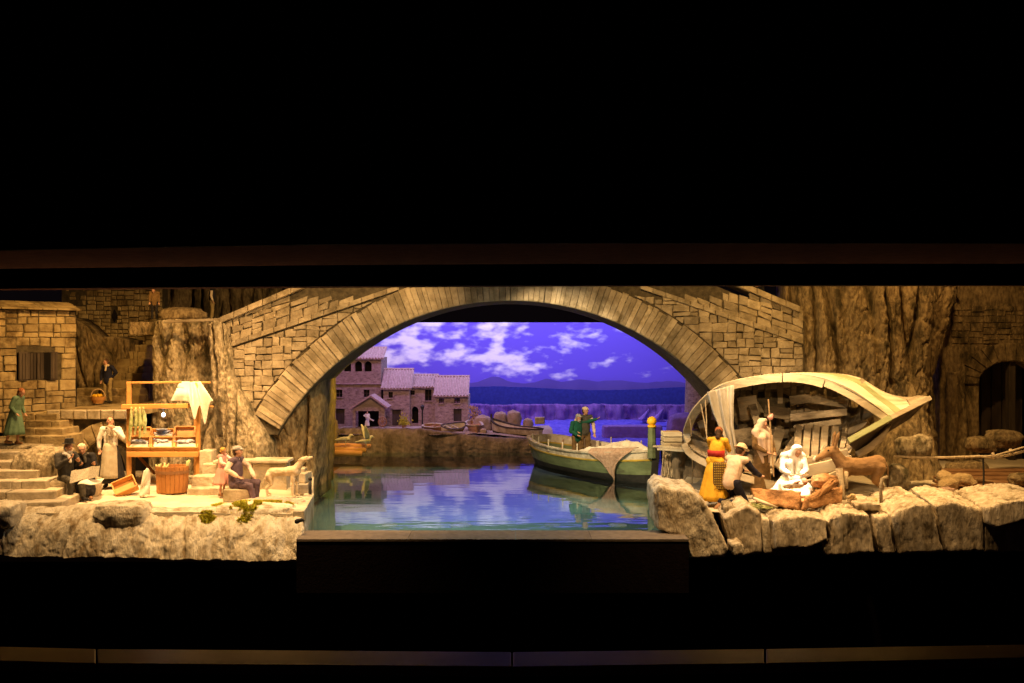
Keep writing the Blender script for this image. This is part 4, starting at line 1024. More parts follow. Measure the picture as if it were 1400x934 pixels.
house('narrow ochre house squeezed behind the shed roof', 511, 526, 523, 583, 11.95, 'house_ochre', [('win',517,523,531,536,0)], (510,527,516,524), 0.4)
house('second far house with a small window and brown door', 524, 560, 530, 583, 11.65, 'house_pink', [('win',531,537,536,544,0), ('door',536,548,560,582,0)], (521,563,506,531))
house('third far house with an arched dark doorway', 559, 596, 528, 582, 11.75, 'house_pink', [('win',561,567,534,540,0), ('win',581,590,533,548,0), ('void',563,572,556,579,5)], (557,598,514,529))
house('last far house with two blue windows at the right end', 595, 640, 541, 580, 11.6, 'house_pink', [('blue',600,607,545,551,0), ('blue',621,629,544,551,0), ('door',620,631,559,576,0)], (593,641,516,541))
mb = MB(); kk = 11.68/F; mb.box(((479-700)*kk, 11.735, ZC-(525-467)*kk), (84*kk, 0.03, 0.012)); 
o = mb.build('string_course', M['roof_tile']); o.parent = [x for x in bpy.data.objects if x.name.startswith('far_house') and 'loggia' in x.get('label', '')][0]; o.matrix_parent_inverse = root_matrix(o.parent).inverted()

SD = 11.25; ks = SD/F; X = lambda p: (p-700)*ks; Z = lambda p: ZC-(p-467)*ks
sh = thing('open_shed', 'small open shed with gabled roof before the tall far house', 'shed', (X(503), SD, Z(583)))
mb = MB(); wall_holes(mb, fH(SD), X(482), Z(588), X(526), Z(557), 0.05, [(X(486), Z(587), X(518), Z(562), 0)]); mb.build('wall', M['house_pink'], sh)
mb = MB(); mb.hexa([(X(481),SD,Z(557)),(X(527),SD,Z(557)),(X(527),SD+.05,Z(557)),(X(481),SD+.05,Z(557)),(X(505.5),SD,Z(543)),(X(508.5),SD,Z(543)),(X(508.5),SD+.05,Z(543)),(X(505.5),SD+.05,Z(543))]); mb.build('gable', M['wood_grey'], sh)
for (a, b) in (((478,559), (507,541)), ((507,541), (530,557.5))):
    p, q = Vector((X(a[0]), SD+0.13, Z(a[1]))), Vector((X(b[0]), SD+0.13, Z(b[1]))); mb = MB(); mb.bar(p, q, 0.36, 0.018); mb.build('roof', M['roof_tile'], sh)
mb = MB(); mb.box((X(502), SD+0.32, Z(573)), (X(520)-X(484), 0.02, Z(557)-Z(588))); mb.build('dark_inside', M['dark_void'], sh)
# wheel leaning on the shed, lamp post, potted bush
mb = MB(); c = W(523, 578, 11.15); n = 20
mb.tube([c+Vector((0.045*math.cos(t), 0, 0.05*math.sin(t)+0.01)) for t in [2*math.pi*k/n for k in range(n+1)]], 0.008, 6)
for k in range(4): t = math.pi*k/4; mb.tube([c+Vector((0.045*math.cos(t), 0, 0.05*math.sin(t)+0.01)), c+Vector((-0.045*math.cos(t), 0, -0.05*math.sin(t)+0.01))], 0.004, 5)
tag(mb.build('cart_wheel', M['wood_brown']), 'small cart wheel leaning against the shed', 'wheel')
lp = thing('street_lamp', 'thin dark street lamp standing before the far houses', 'street lamp', W(577.5, 583, 11.2))
mb = MB(); mb.tube([W(577.5,586,11.2), W(577.5,560,11.2)], 0.009, 8); mb.build('post', M['iron'], lp)
mb = MB(); c = W(577.5, 557, 11.2); mb.loft([(c+Vector((0,0,-0.03)), .012, .012, 0), (c+Vector((0,0,0.012)), .024, .024, 0), (c+Vector((0,0,0.03)), .006, .006, 0)], n=8); mb.build('lantern', M['iron'], lp)
rg = random.Random(4); mb = MB(); c = W(552, 578, 11.3)
for k in range(160):
    p = c+Vector((rg.gauss(0,.028), rg.gauss(0,.02), abs(rg.gauss(0,.05))-0.03)); t = rg.uniform(0,3.1); d = Vector((math.cos(t), math.sin(t), rg.uniform(-.5,.5)))*0.012
    mb.add([p-d, p+d, p+Vector((0,0,0.022))], [(0,1,2)])
pl = thing('potted_bush', 'little dark bush in a pot by the second far house', 'plant', c); mb.build('foliage', M['moss'], pl, fix=False)
mb = MB(); mb.loft([(c+Vector((0,0,-.065)), .02, .02, 0), (c+Vector((0,0,-.03)), .028, .028, 0)], n=12); mb.build('pot', M['wood_brown'], pl)
rg = random.Random(9); mb = MB()
base = W(650, 574, 10.9)
for k in range(200):
    p = base+Vector((rg.gauss(0,.03), rg.gauss(0,.03), rg.uniform(-.02,.14))); p.x -= (p.z-base.z)*0.25; t = rg.uniform(0,3.1); d = Vector((math.cos(t), math.sin(t), rg.uniform(-.5,.5)))*0.012
    mb.add([p-d, p+d, p+Vector((0,0,0.025))], [(0,1,2)])
bs = thing('flowering_bush', 'spindly pinkish bush at the corner of the last far house', 'bush', base); mb.build('foliage', M['net_pink'], bs, fix=False)
mb = MB(); mb.tube([base+Vector((0,0,-.06)), base+Vector((-.015,0,.08))], [0.008, 0.004], 6); mb.build('stem', M['wood_dark'], bs)

# ------------------------------------------------------------------ boats
def boat(name, label, stern, bow, beam, zb, sheer, bands, inside, group=None, stern_full=0.0, ns=36, rake=0.06, thick=0.03, thwarts=3, bow_rise=0.0, stern_rise=0.0, roll=0.0):
    """stern, bow: (x, y); bands: (v0, v1, material, name, proud) from keel to rim. Returns root and P(s, side, v)."""
    S = Vector((stern[0], stern[1], 0)); B = Vector((bow[0], bow[1], 0)); ax = (B-S); Ln = ax.length; ax.normalize(); nrm = Vector((-ax.y, ax.x, 0))
    Q = Matrix.Rotation(roll, 3, ax); mid = (S+B)/2+Vector((0,0,zb))
    def hb(s):
        q_ = min(1.0, abs(2*s-1)); f = (1-q_**2.6)**0.75 if s > 0.5 else max((1-q_**3.2)**0.7, stern_full*(1-q_**8)**0.5)
        return beam/2*f
    def P(s, side, v, ins=0.0):
        v = max(0.0, v)
        z = zb+(sheer+bow_rise*max(0, 2*s-1)**2+stern_rise*max(0, 1-2*s)**2)*v
        h = max(0.0, hb(s)*(0.42+0.58*v**0.55)-ins)
        e = (1-v)*rake*Ln*0.5; ss = s*Ln*(1)+(e if s < 0.5 else -e)*abs(2*s-1)**3
        if ins: ss = min(max(ss, ins*1.3), Ln-ins*1.3)
        return mid+Q @ (S+ax*ss+nrm*(side*h)+Vector((0,0,z))-mid)
    t = thing(name, label, 'boat', mid, group)
    def ring(v, ins): return [P(k/ns, -1, v, ins) for k in range(ns+1)]+[P(1-k/ns, 1, v, ins) for k in range(1, ns)]
    for (v0, v1, mt, nm, proud) in bands:
        nv = 3; mb = MB(); n = 2*ns; rows = [ring(v0+(v1-v0)*j/nv, -proud) for j in range(nv+1)]+[ring(v1-(v1-v0)*j/nv, thick) for j in range(nv+1)]
        for r in rows: mb.v += [tuple(p) for p in r]
        m = len(rows)
        for j in range(m):
            j2 = (j+1) % m
            for k in range(n): k2 = (k+1) % n; mb.f.append((j*n+k, j*n+k2, j2*n+k2, j2*n+k))
        mb.build(nm, M[mt], t, smooth=False)
    # floor
    mb = MB(); r = ring(0.25, thick*0.9); c = [(P(k/ns, -1, .25, thick), P(k/ns, 1, .25, thick)) for k in range(ns+1)]
    mb.add([v for ab in c for v in ab], [(2*k, 2*k+2, 2*k+3, 2*k+1) for k in range(ns)]); solid(mb.build('floor_boards', M[inside], t), 0.01)
    mb = MB(); c = [(P(k/ns, -1, .02, 0), P(k/ns, 1, .02, 0)) for k in range(ns+1)]; mb.add([v for ab in c for v in ab], [(2*k, 2*k+2, 2*k+3, 2*k+1) for k in range(ns)]); solid(mb.build('bottom', M[bands[0][2]], t), 0.01)
    for k in range(thwarts):
        s = (k+1)/(thwarts+1)*0.8+0.08; a, b_ = P(s, -1, 0.68, thick*0.8), P(s, 1, 0.68, thick*0.8); mb = MB(); mb.bar(a, b_, Ln*0.05, 0.012*max(1, Ln)); mb.build('thwart', M[inside], t)
    return t, P

bt, BP = boat('fishing_boat', 'green wooden fishing boat with two men afloat in the harbour', (0.235, 8.85), (1.075, 7.42), 0.60, -0.045, 0.245,
    [(0.0,0.36,'boat_black','lower_hull',0.0), (0.36,0.72,'boat_green','green_side',0.002), (0.72,0.765,'boat_yellow','yellow_stripe',0.007), (0.765,0.95,'boat_cream','cream_strake',0.003), (0.95,1.0,'boat_cream','gunwale',0.014)],
    'boat_inside', stern_full=0.72, rake=0.05, bow_rise=0.055, stern_rise=0.04)
# stem with tall post and yellow ball
bowp = BP(0.985, 0, 1.0)
mb = MB(); p0 = BP(1.0, 0, 0.0); p1 = BP(1.0, 0, 1.0); mb.bar(p0+Vector((0,0,-.02)), p1+Vector((0,0,.01)), 0.045, 0.05, up=(1,0,0)); mb.build('stem', M['boat_black'], bt)
pst = bowp+Vector((-0.02, -0.02, 0)); top = W(892, 576, pst.y); topz = top.z
mb = MB(); mb.tube([pst+Vector((0,0,-.06)), Vector((pst.x, pst.y, topz-0.035))], [0.034, 0.028], 8); sp_ = mb.build('stem_post', M['boat_green'], bt)
mb = MB(); mb.ell((pst.x, pst.y, topz), (0.036, 0.036, 0.036)); mb.tube([(pst.x, pst.y, topz-0.045), (pst.x, pst.y, topz-0.03)], 0.033, 12); mb.build('ball_finial', M['yellow'], sp_, smooth=True)
for side, ss in ((-1, (0.16,0.26,0.37,0.50,0.62)), (1, (0.42,0.55,0.68,0.80))):
    for s in ss:
        p = BP(s, side, 1.0, 0.012); mb = MB(); mb.tube([p+Vector((0,0,-.04)), p+Vector((0,0,0.055))], 0.0055, 6); mb.build('thole_pin', M['boat_cream'], bt)
for k in range(9):
    s = 0.1+0.09*k
    for side in (-1, 1):
        mb = MB(); mb.tube([BP(s, side, v, 0.036) for v in (0.3, 0.5, 0.7, 0.9)], 0.008, 6); mb.build('rib', M['boat_inside'], bt)
# sail bundle lying in the fore part
def heap(name, label, cat, mt, path, rad, seed, ruffle=0.02, vox=0.010, rs=16, parent=None, stretch=1.0):
    mb = MB()
    for (a, ra), (b_, rb) in zip(list(zip(path, rad))[:-1], list(zip(path, rad))[1:]): mb.cap(a, b_, ra, rb, 14)
    o = blob(name, mb, vox, M[mt], parent, ruffle, rs, seed, 3, stretch, local=False)
    if label: tag(o, label, cat)
    return o
heap('sail_bundle', 'cream furled sail heaped in the bow of the green boat', 'sail', 'canvas',
     [BP(0.50, 0.1, 0.85), BP(0.60, 0.35, 1.0), BP(0.70, 0.30, 1.05), BP(0.80, 0.3, 1.05), BP(0.92, 0.1, 0.98)], [0.03,0.045,0.055,0.05,0.03], 3, 0.012, rs=11)
heap('spar', 'pale spar and loose canvas lying beside the furled sail', 'sail', 'canvas', [BP(0.46, -0.4, 0.8), BP(0.62, -0.1, 1.0), BP(0.80, -0.2, 1.0)], [0.02,0.03,0.03], 5, 0.015)
# net hanging over the near side
P = []
for j in range(15):
    v = j/14; row = []
    for i in range(17):
        u = i/16; s = 0.825+0.16*(u-0.5)*2*(1-0.85*max(0, v-0.25)/0.75)*0.7+0.045*v*0
        if v < 0.25: q = BP(s, -1, 1.0, 0.05*(1-v/0.25)); q = q+Vector((0,0,0.022))
        else:
            t = (v-0.25)/0.75; q = BP(s, -1, max(0.02, 1.0-0.86*t*(1-0.55*abs(2*u-1)**1.4)), -0.02-0.006*math.sin(u*19+v*4)); 
        row.append(q)
    P.append(row)
mb = MB(); mb.grid(P); o = mb.build('fishing_net', M['net'], smooth=True); solid(o, 0.008, 1); tag(o, 'brown fishing net hung in a point over the boat side', 'net')

band2 = lambda a, b: [(0,0.55,a,'lower_hull',0.0), (0.55,0.92,a,'topside',0.003), (0.92,1.0,b,'gunwale',0.010)]
def qb(px, py, D): p = W(px, py, D); return (p.x, p.y)
boat('rowing_boat', 'brown rowing boat, leftmost of the boats drawn up on the quay', qb(581,586,10.5), qb(608,586,10.2), 0.15, zq(10.3)-0.005, 0.065, band2('wood_brown','boat_cream'), 'boat_inside', 'boats drawn up on the far quay', thick=0.012, thwarts=2, roll=R(10))
boat('rowing_boat', 'white rowing boat with dark gunwale beside the brown one on the quay', qb(603,588,10.15), qb(634,584,10.4), 0.16, zq(10.2)-0.01, 0.065, band2('boat_cream','wood_dark'), 'boat_cream', 'boats drawn up on the far quay', thick=0.012, thwarts=2, roll=R(16), bow_rise=0.03)
boat('rowing_boat', 'reddish rowing boat with its bow pointing to the water', qb(645,576,10.9), qb(652,590,9.95), 0.17, zq(10.2)-0.02, 0.085, band2('boat_inside','boat_cream'), 'boat_inside', 'boats drawn up on the far quay', thick=0.012, thwarts=2, bow_rise=0.02)
boat('rowing_boat', 'cream rowing boat with high black stem, largest on the far quay', qb(742,591,10.0), qb(672,585,10.5), 0.22, 0.085, 0.10, [(0,0.3,'boat_black','lower_hull',0.0),(0.3,0.88,'boat_cream','topside',0.003),(0.88,1.0,'wood_dark','gunwale',0.010)], 'boat_inside', 'boats drawn up on the far quay', thick=0.014, thwarts=3, bow_rise=0.07, stern_rise=0.0)
mb = MB(); p = W(672, 580, 10.5); mb.bar(p, W(671.5, 566, 10.5), 0.02, 0.02); tag(mb.build('mooring_post', M['wood_dark']), 'dark stem-like post at the end of the largest quay boat', 'post')
for px, py, s_, sd, lb in ((660,580,.22,1,'rounded rock between the red boat and the cream boat'),(684,571,.16,2,'left brown rock behind the cream quay boat'),(703,570,.17,3,'tall middle brown rock behind the cream quay boat'),(722,577,.12,4,'low right brown rock behind the cream quay boat'),(661,588,.08,5,'small dark rock at the foot of the red boat')):
    c = W(px, py, 10.75 if sd < 5 else 9.98); tag(rock('boulder', M['quay_top'], c+Vector((0,0,-0.03)), (s_*0.8, s_*0.7, s_), sd+50, 12, 0.25, 0.2), lb, 'boulder')
tag(rock('stone_block', M['boat_cream'], W(738, 575, 10.2), (0.10, 0.10, 0.07), 3, 8, 0.9, 0.05), 'cream block behind the stern of the green boat', 'block')

# floating dock log and amber-lit rock at the left
dk = thing('log_dock', 'amber-lit log dock floating at the foot of the rock pillar', 'dock', W(476, 622, 9.0))
for k in range(3):
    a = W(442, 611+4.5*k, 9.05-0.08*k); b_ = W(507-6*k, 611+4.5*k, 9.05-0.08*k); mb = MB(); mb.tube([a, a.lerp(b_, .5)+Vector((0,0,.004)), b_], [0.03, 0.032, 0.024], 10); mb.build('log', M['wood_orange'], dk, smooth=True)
tag(rock('boulder', M['rock_amber_lit'], W(452, 593, 9.2), (0.12, 0.15, 0.26), 33, 14, 0.4, 0.2), 'yellow-lit rock standing by the log dock', 'boulder')

# bundle behind the bow: pale crates, plank and hanging nets
cr = thing('crate', 'pale crate on the bank behind the yellow-topped post', 'crate', W(918, 607, 7.3))
for k in range(3):
    mb = MB(); c = W(918, 593+7*k, 7.25); mb.box(c, (0.135, 0.14, 0.031)); bevel(mb.build('slat', M['wood_cream'], cr), 0.003)
mb = MB(); mb.box(W(918, 600, 7.27), (0.12, 0.12, 0.11)); mb.build('inner_box', M['wood'], cr)
mb = MB(); mb.bar(W(898, 610, 7.25), W(945, 613, 6.9), 0.07, 0.012); mb.bar(W(902, 614, 7.1), W(948, 617, 6.8), 0.05, 0.012); tag(mb.build('plank', M['wood_cream']), 'pale gangplank from the bank to the boat bow', 'plank')
rg = random.Random(6); mb = MB()
for k in range(46):
    x = rg.uniform(907, 928); a = W(x, 612, 7.18+rg.uniform(-.02,.02)); b_ = W(x+rg.uniform(-4,4), rg.uniform(648,655), 7.14+rg.uniform(-.02,.02)); m_ = a.lerp(b_, .5)+Vector((rg.uniform(-.015,.015), rg.uniform(-.02,.01), 0)); mb.tube([a, m_, b_], 0.003, 4)
o = mb.build('hanging_net', M['rope'], fix=False); tag(o, 'straw-coloured net hanging from the gangplank to the water', 'net')

# ------------------------------------------------------------------ people
STAND = dict(pel=(0,0,.93), che=(0,0,1.24), nec=(0,-.005,1.44), hea=(0,-.03,1.575), face=(0,-1,0),
    shL=(.185,0,1.39), elL=(.235,.02,1.12), haL=(.235,-.05,.88), shR=(-.185,0,1.39), elR=(-.235,.02,1.12), haR=(-.235,-.05,.88),
    hiL=(.095,0,.90), knL=(.105,-.02,.49), anL=(.11,.02,.08), hiR=(-.095,0,.90), knR=(-.105,-.02,.49), anR=(-.11,.02,.08), toeL=(0,-1,0), toeR=(0,-1,0), curl=0.5)
SIT = dict(STAND, pel=(0,0,.48), che=(0,.0,.82), nec=(0,-.03,1.02), hea=(0,-.07,1.155), shL=(.185,-.01,.97), shR=(-.185,-.01,.97), elL=(.24,-.12,.72), elR=(-.24,-.12,.72),
    haL=(.16,-.34,.66), haR=(-.16,-.34,.66), hiL=(.095,-.02,.46), hiR=(-.095,-.02,.46), knL=(.12,-.42,.47), knR=(-.12,-.42,.47), anL=(.12,-.44,.08), anR=(-.12,-.44,.08))
V3 = Vector
def headframe(J):
    f = V3(J['face']).normalized(); up = (V3(J['hea'])-V3(J['nec'])).normalized()*0.4+V3((0,0,1)); s = f.cross(up).normalized(); u = s.cross(f)
    return V3(J['hea']), f, s, u, Matrix((s, f, u)).transposed()
def person(label, loc, rz, h, pose, wear, hair='hair_brown', base=STAND, group=None, eyes=True, vox=0.0125, skin='skin', hairlen=0.0, beard=None, bald=False):
    J = dict(base); J.update(pose); t = thing('person', label, 'person', loc, group, rz, h/1.7)
    c, f, s, u, Rm = headframe(J)
    mb = MB()
    mb.ell(c+u*.02, (.076,.094,.098), Rm); mb.ell(c+f*.022-u*.055, (.056,.066,.062), Rm); mb.ell(c+f*.02-u*.01, (.066,.074,.085), Rm)
    mb.cap(c+f*.088+u*.015, c+f*.108-u*.022, .010, .015, 8); mb.cap(c+f*.082+u*.034-s*.04, c+f*.082+u*.034+s*.04, .014, .014, 8)
    mb.ell(c+f*.075-u*.052, (.026,.018,.009), Rm); mb.ell(c+f*.074-u*.067, (.022,.018,.009), Rm); mb.ell(c+f*.062-u*.10, (.026,.022,.02), Rm)
    for sd in (-1, 1): mb.ell(c+s*sd*.077-u*.005, (.012,.020,.030), Rm); mb.ell(c+f*.062+s*sd*.038-u*.018, (.024,.02,.022), Rm)
    mb.cap(J['nec'], c-u*.05, .052, .050); che, pel = V3(J['che']), V3(J['pel'])
    mb.cap(pel, che, .125, .135, 14, .8); mb.cap(J['shL'], J['shR'], .06, .06); mb.cap(che, J['nec'], .11, .055)
    for q in 'LR':
        sh, el, ha = V3(J['sh'+q]), V3(J['el'+q]), V3(J['ha'+q])
        mb.cap(sh, el, .050, .038); mb.cap(el, ha, .038, .026)
        d = (ha-el).normalized(); side = d.cross(V3((0,0,1)) if abs(d.z) < .8 else V3((0,-1,0))).normalized(); nn = side.cross(d)
        if J.get('palm'+q): nn = V3(J['palm'+q]).normalized(); side = nn.cross(d).normalized()
        Rh = Matrix((side, d, nn)).transposed(); mb.ell(ha+d*.045, (.038,.05,.018), Rh)
        cu = J['curl']
        for k, (o_, ln) in enumerate(((-.028,.052),(-.010,.062),(.010,.058),(.028,.045))):
            a = ha+d*.082+side*o_; b_ = a+(d*math.cos(cu)+nn*math.sin(cu)).normalized()*ln*.55; e = b_+(d*math.cos(2*cu)+nn*math.sin(2*cu)).normalized()*ln*.6
            mb.cap(a-d*.02, b_, .0105, .0100, 8); mb.cap(b_, e, .0100, .0085, 8)
        a = ha+d*.025+side*.030*(1 if q == 'L' else -1); b_ = a+(d*.6+side*(.6 if q == 'L' else -.6)+nn*.3).normalized()*.042; mb.cap(a, b_, .013, .011, 8); mb.cap(b_, b_+(d+nn*.4).normalized()*.03, .011, .009, 8)
        hi, kn, an = V3(J['hi'+q]), V3(J['kn'+q]), V3(J['an'+q]); mb.cap(hi, kn, .080, .052); mb.cap(kn, an, .052, .036)
        td = V3(J['toe'+q]).normalized(); mb.cap(an-V3((0,0,.04))-td*.03, an-V3((0,0,.05))+td*.13, .036, .028)
    blob('body', mb, vox, M[skin], t, smooth=3)
    if eyes:
        for sd in (-1, 1):
            mb = MB(); mb.ell(c+f*.080+s*sd*.032+u*.010, (.013,.010,.008), Rm, 8, 6); mb.build('eye', M['cloth_black'], t, True, True)
    if hair:
        mb = MB()
        if bald: mb.ell(c-f*.030-u*.02, (.082,.075,.07), Rm)
        else:
            mb.ell(c-f*.018+u*.040, (.085,.092,.090), Rm); mb.ell(c-f*.045-u*.01, (.080,.065,.085), Rm)
        if hairlen: mb.cap(c-f*.06, c-f*.075-u*hairlen, .07, .045)
        blob('hair', mb, vox, M[hair], t, .012, 30, 1, 2, 1)
    if beard:
        mb = MB(); mb.ell(c+f*.05-u*.095, (.058,.05,.055), Rm); mb.cap(c+f*.06-u*.11, c+f*.065-u*.15, .04, .02); blob('beard', mb, vox, M[beard], t, .01, 30, 2, 2, 1)
    for wq in wear: garment(t, J, *wq)
    return t, J
def garment(t, J, kind, mt, *a):
    c, f, s, u, Rm = headframe(J); pel, che, nec = V3(J['pel']), V3(J['che']), V3(J['nec']); mt = M[mt]
    mb = MB()
    if kind in ('jacket', 'shirt', 'bodice', 'waistcoat'):
        k = {'jacket': 1.12, 'waistcoat': 1.13}.get(kind, 1.0)
        mb.cap(pel+(che-pel)*.12, che, .155*k, .160*k, 16, .78); mb.cap(che, nec-(nec-che)*.15, .15*k, .085, 16, .8); mb.cap(J['shL'], J['shR'], .070*k, .070*k)
        if kind == 'jacket': mb.cap(pel, pel-(che-pel)*.25, .17, .17, 16, .8)
        if kind != 'waistcoat':
            for q in 'LR':
                sh, el, ha = V3(J['sh'+q]), V3(J['el'+q]), V3(J['ha'+q]); mb.cap(sh, el, .070*k, .060*k)
                if not (a and a[0] == 'short'): mb.cap(el, el.lerp(ha, .86), .058*k, .044*k)
        blob(kind, mb, .013, mt, t, .011, 10, 3, 2, .6)
    elif kind == 'sleeves':
        for q in (a[0] if a else 'LR'):
            sh, el, ha = V3(J['sh'+q]), V3(J['el'+q]), V3(J['ha'+q]); mb = MB(); mb.cap(sh, el, .078, .068); mb.cap(el, el.lerp(ha, .8), .066, .048); blob('sleeve', mb, .014, mt, t, .018, 14, 5, 3, .8)
    elif kind == 'trousers':
        mb.cap(J['hiL'], J['hiR'], .105, .105); mb.cap(pel, pel+(che-pel)*.25, .135, .14, 16, .85)
        for q in 'LR':
            hi, kn, an = V3(J['hi'+q]), V3(J['kn'+q]), V3(J['an'+q]); mb.cap(hi, kn, .100, .076); mb.cap(kn, an+V3((0,0,.015)), .075, .058)
        blob('trousers', mb, .014, mt, t, .018, 12, 7, 3, .6)
    elif kind == 'shoes':
        for q in 'LR':
            an = V3(J['an'+q]); td = V3(J['toe'+q]).normalized(); mb = MB(); mb.cap(an-V3((0,0,.035))-td*.035, an-V3((0,0,.042))+td*.14, .048, .042, 12, .9); mb.cap(an, an-V3((0,0,.03)), .045, .048); blob('shoe', mb, .012, mt, t, smooth=2)
    elif kind == 'skirt':                       # z of hem, hem radii, lean
        zh, rx, ry = a[0], a[1], a[2]; off = V3(a[3]) if len(a) > 3 else V3((0,0,0)); z0 = pel.z+.12; secs = []
        for j in range(9):
            v = j/8; secs.append(((pel.x+off.x*v, pel.y+off.y*v, z0+(zh-z0)*v), .135+(rx-.135)*v**.7, .11+(ry-.11)*v**.7, v))
        mb.loft(secs, 56, .055, 11, 1.0); mb.build('skirt', mt, t, True, True)
    elif kind == 'apron':
        zh, rx, ry = a[0], a[1], a[2]; z0 = pel.z+.14; secs = []
        for j in range(11):
            v = j/10; secs.append(((pel.x, pel.y-.012, z0+(zh-z0)*v), .145+(rx-.145)*v**.7, .125+(ry-.125)*v**.7, v*.6))
        a0, a1 = (a[3], a[4]) if len(a) > 4 else (R(200), R(340))
        mb.loft(secs, 30, .05, 11, 1.2, a0, a1); solid(mb.build('apron', mt, t, True, True), .008)
        if not (len(a) > 5):
            mb = MB(); mb.cap(pel+V3((0,-.055,.10)), che+V3((0,-.06,.12)), .11, .095, 14, .8); blob('bib', mb, .014, mt, t, .01, 12, 2, 3, .6)
    elif kind == 'robe':                        # full length gown
        zh, rx, ry = a[0], a[1], a[2]; off = V3(a[3]) if len(a) > 3 else V3((0,0,0)); secs = []
        for j in range(13):
            v = j/12; p = nec.lerp(V3((pel.x+off.x, pel.y+off.y, zh)), v) if v < 0 else V3((nec.x+(pel.x-nec.x)*min(1, v*2)+off.x*max(0, v*2-1), nec.y+(pel.y-nec.y)*min(1, v*2)+off.y*max(0, v*2-1), nec.z+(zh-nec.z)*v))
            k = min(1, v*5); secs.append((p, (.10+.085*k)*(1-.12*math.exp(-((v-.33)/.1)**2))+(rx-.185)*max(0, v-.35)/.65, (.08+.06*k)+(ry-.14)*max(0, v-.35)/.65, v))
        mb.loft(secs, 56, .05, 9, 1.6); mb.build('robe', mt, t, True, True)
    elif kind == 'lap':                         # skirt of a seated figure
        for q in 'LR': mb.cap(J['hi'+q], J['kn'+q], .13, .10); mb.cap(J['kn'+q], V3(J['an'+q])+V3((0,.03,.08)), .10, .11)
        mb.cap(V3(J['knL'])*.5+V3(J['knR'])*.5, V3(J['anL'])*.5+V3(J['anR'])*.5+V3((0,.03,.08)), .12, .13); mb.cap(J['hiL'], J['hiR'], .14, .14)
        blob('skirt', mb, .015, mt, t, .025, 11, 4, 3, .5)
    elif kind == 'tophat':
        mb.loft([(c+u*.085, .135, .135, 0), (c+u*.095, .135, .135, 0), (c+u*.096, .095, .095, 0), (c+u*.20, .088, .088, 0), (c+u*.205, .07, .07, 0)], 24); mb.build('hat', mt, t, False, True)
    elif kind == 'cap':
        mb.ell(c+u*.062-f*.012, (.094,.105,.066), Rm); mb.ell(c+u*.045+f*.085, (.062,.060,.010), Rm); blob('cap', mb, .012, mt, t, .008, 20, 2, 2, 1)
    elif kind == 'brimhat':
        mb.ell(c+u*.07, (.10,.105,.085), Rm); mb.ell(c+u*.045, (.155,.165,.016), Rm); blob('hat', mb, .012, mt, t, .008, 18, 2, 2, 1)
    elif kind == 'bonnet':
        mb.ell(c+u*.05-f*.03, (.098,.10,.085), Rm); mb.ell(c-f*.055-u*.01, (.09,.06,.085), Rm); blob('bonnet', mb, .012, mt, t, .014, 26, 6, 2, 1)
    elif kind == 'kerchief':
        mb.ell(c+u*.035-f*.025, (.090,.095,.092), Rm); mb.cap(c-f*.07-u*.04, c-f*.09-u*.12, .04, .02); blob('kerchief', mb, .012, mt, t, .006, 20, 6, 2, 1)
    elif kind == 'veil':                        # hood falling over shoulders, length
        ln = a[0] if a else .5
        mb.ell(c+u*.035-f*.035, (.105,.105,.108), Rm); mb.ell(c-f*.05-u*.06, (.105,.085,.12), Rm)
        for q, sg in (('L', 1), ('R', -1)):
            sh = V3(J['sh'+q]); mb.cap(c-u*.05-f*.03+s*sg*.04, sh+V3((0,0,.03)), .085, .085); mb.cap(sh+V3((0,0,.03)), sh*.72+V3((0, sh.y*.28-.06, sh.z*.28-ln*.5)), .085, .075)
            mb.cap(sh*.72+V3((0, sh.y*.28-.06, sh.z*.28-ln*.5)), sh*.45+V3((0, sh.y*.55-.13, sh.z*.55-ln)), .07, .03)
        for sg in (-1, 1):
            mb.cap(c+u*.075+s*sg*.050-f*.01, c-u*.10+s*sg*.088-f*.0, .055, .060); mb.cap(c-u*.10+s*sg*.088, che+V3((sg*.10, -.13, .06)), .065, .085); mb.cap(che+V3((sg*.10, -.13, .06)), che+V3((sg*.06, -.17, -ln*.45)), .085, .05)
        mb.cap(c+u*.105-s*.03, c+u*.105+s*.03, .05, .05)
        mb.cap(c-f*.06-u*.1, che+V3((0,.08,-ln*.2)), .11, .12)
        blob('veil', mb, .013, mt, t, .012, 8, 8, 2, .35)
    elif kind == 'gown':
        mb.cap((-.10,-.1,.55), (-.42,-.16,.14), .15, .15); mb.cap((-.2,-.2,.4), (-.10,-.42,.16), .16, .14); mb.cap((.1,-.15,.5), (.32,-.2,.16), .15, .13); mb.cap((-.42,-.16,.12), (.3,-.25,.12), .13, .12); blob('gown', mb, .016, mt, t, .03, 9, 3, 3, .5)
    elif kind == 'sash':
        p = pel+(che-pel)*a[0]; mb.loft([(p+V3((0,0,-.065)), .185, .15, 0), (p+V3((0,0,.065)), .185, .15, 0)], 28, .01, 7); mb.build('sash', mt, t, True, True)
    elif kind == 'scarf':
        mb.cap(nec+V3((-.07,-.05,0)), nec+V3((.07,-.05,0)), .045, .045); mb.cap(nec+V3((0,.05,0)), nec+V3((0,-.07,-.02)), .06, .04); mb.cap(nec+V3((0,-.08,-.02)), che+V3((.02,-.16,.02)), .04, .035); blob('scarf', mb, .014, mt, t, .012, 14, 9, 3, .6)

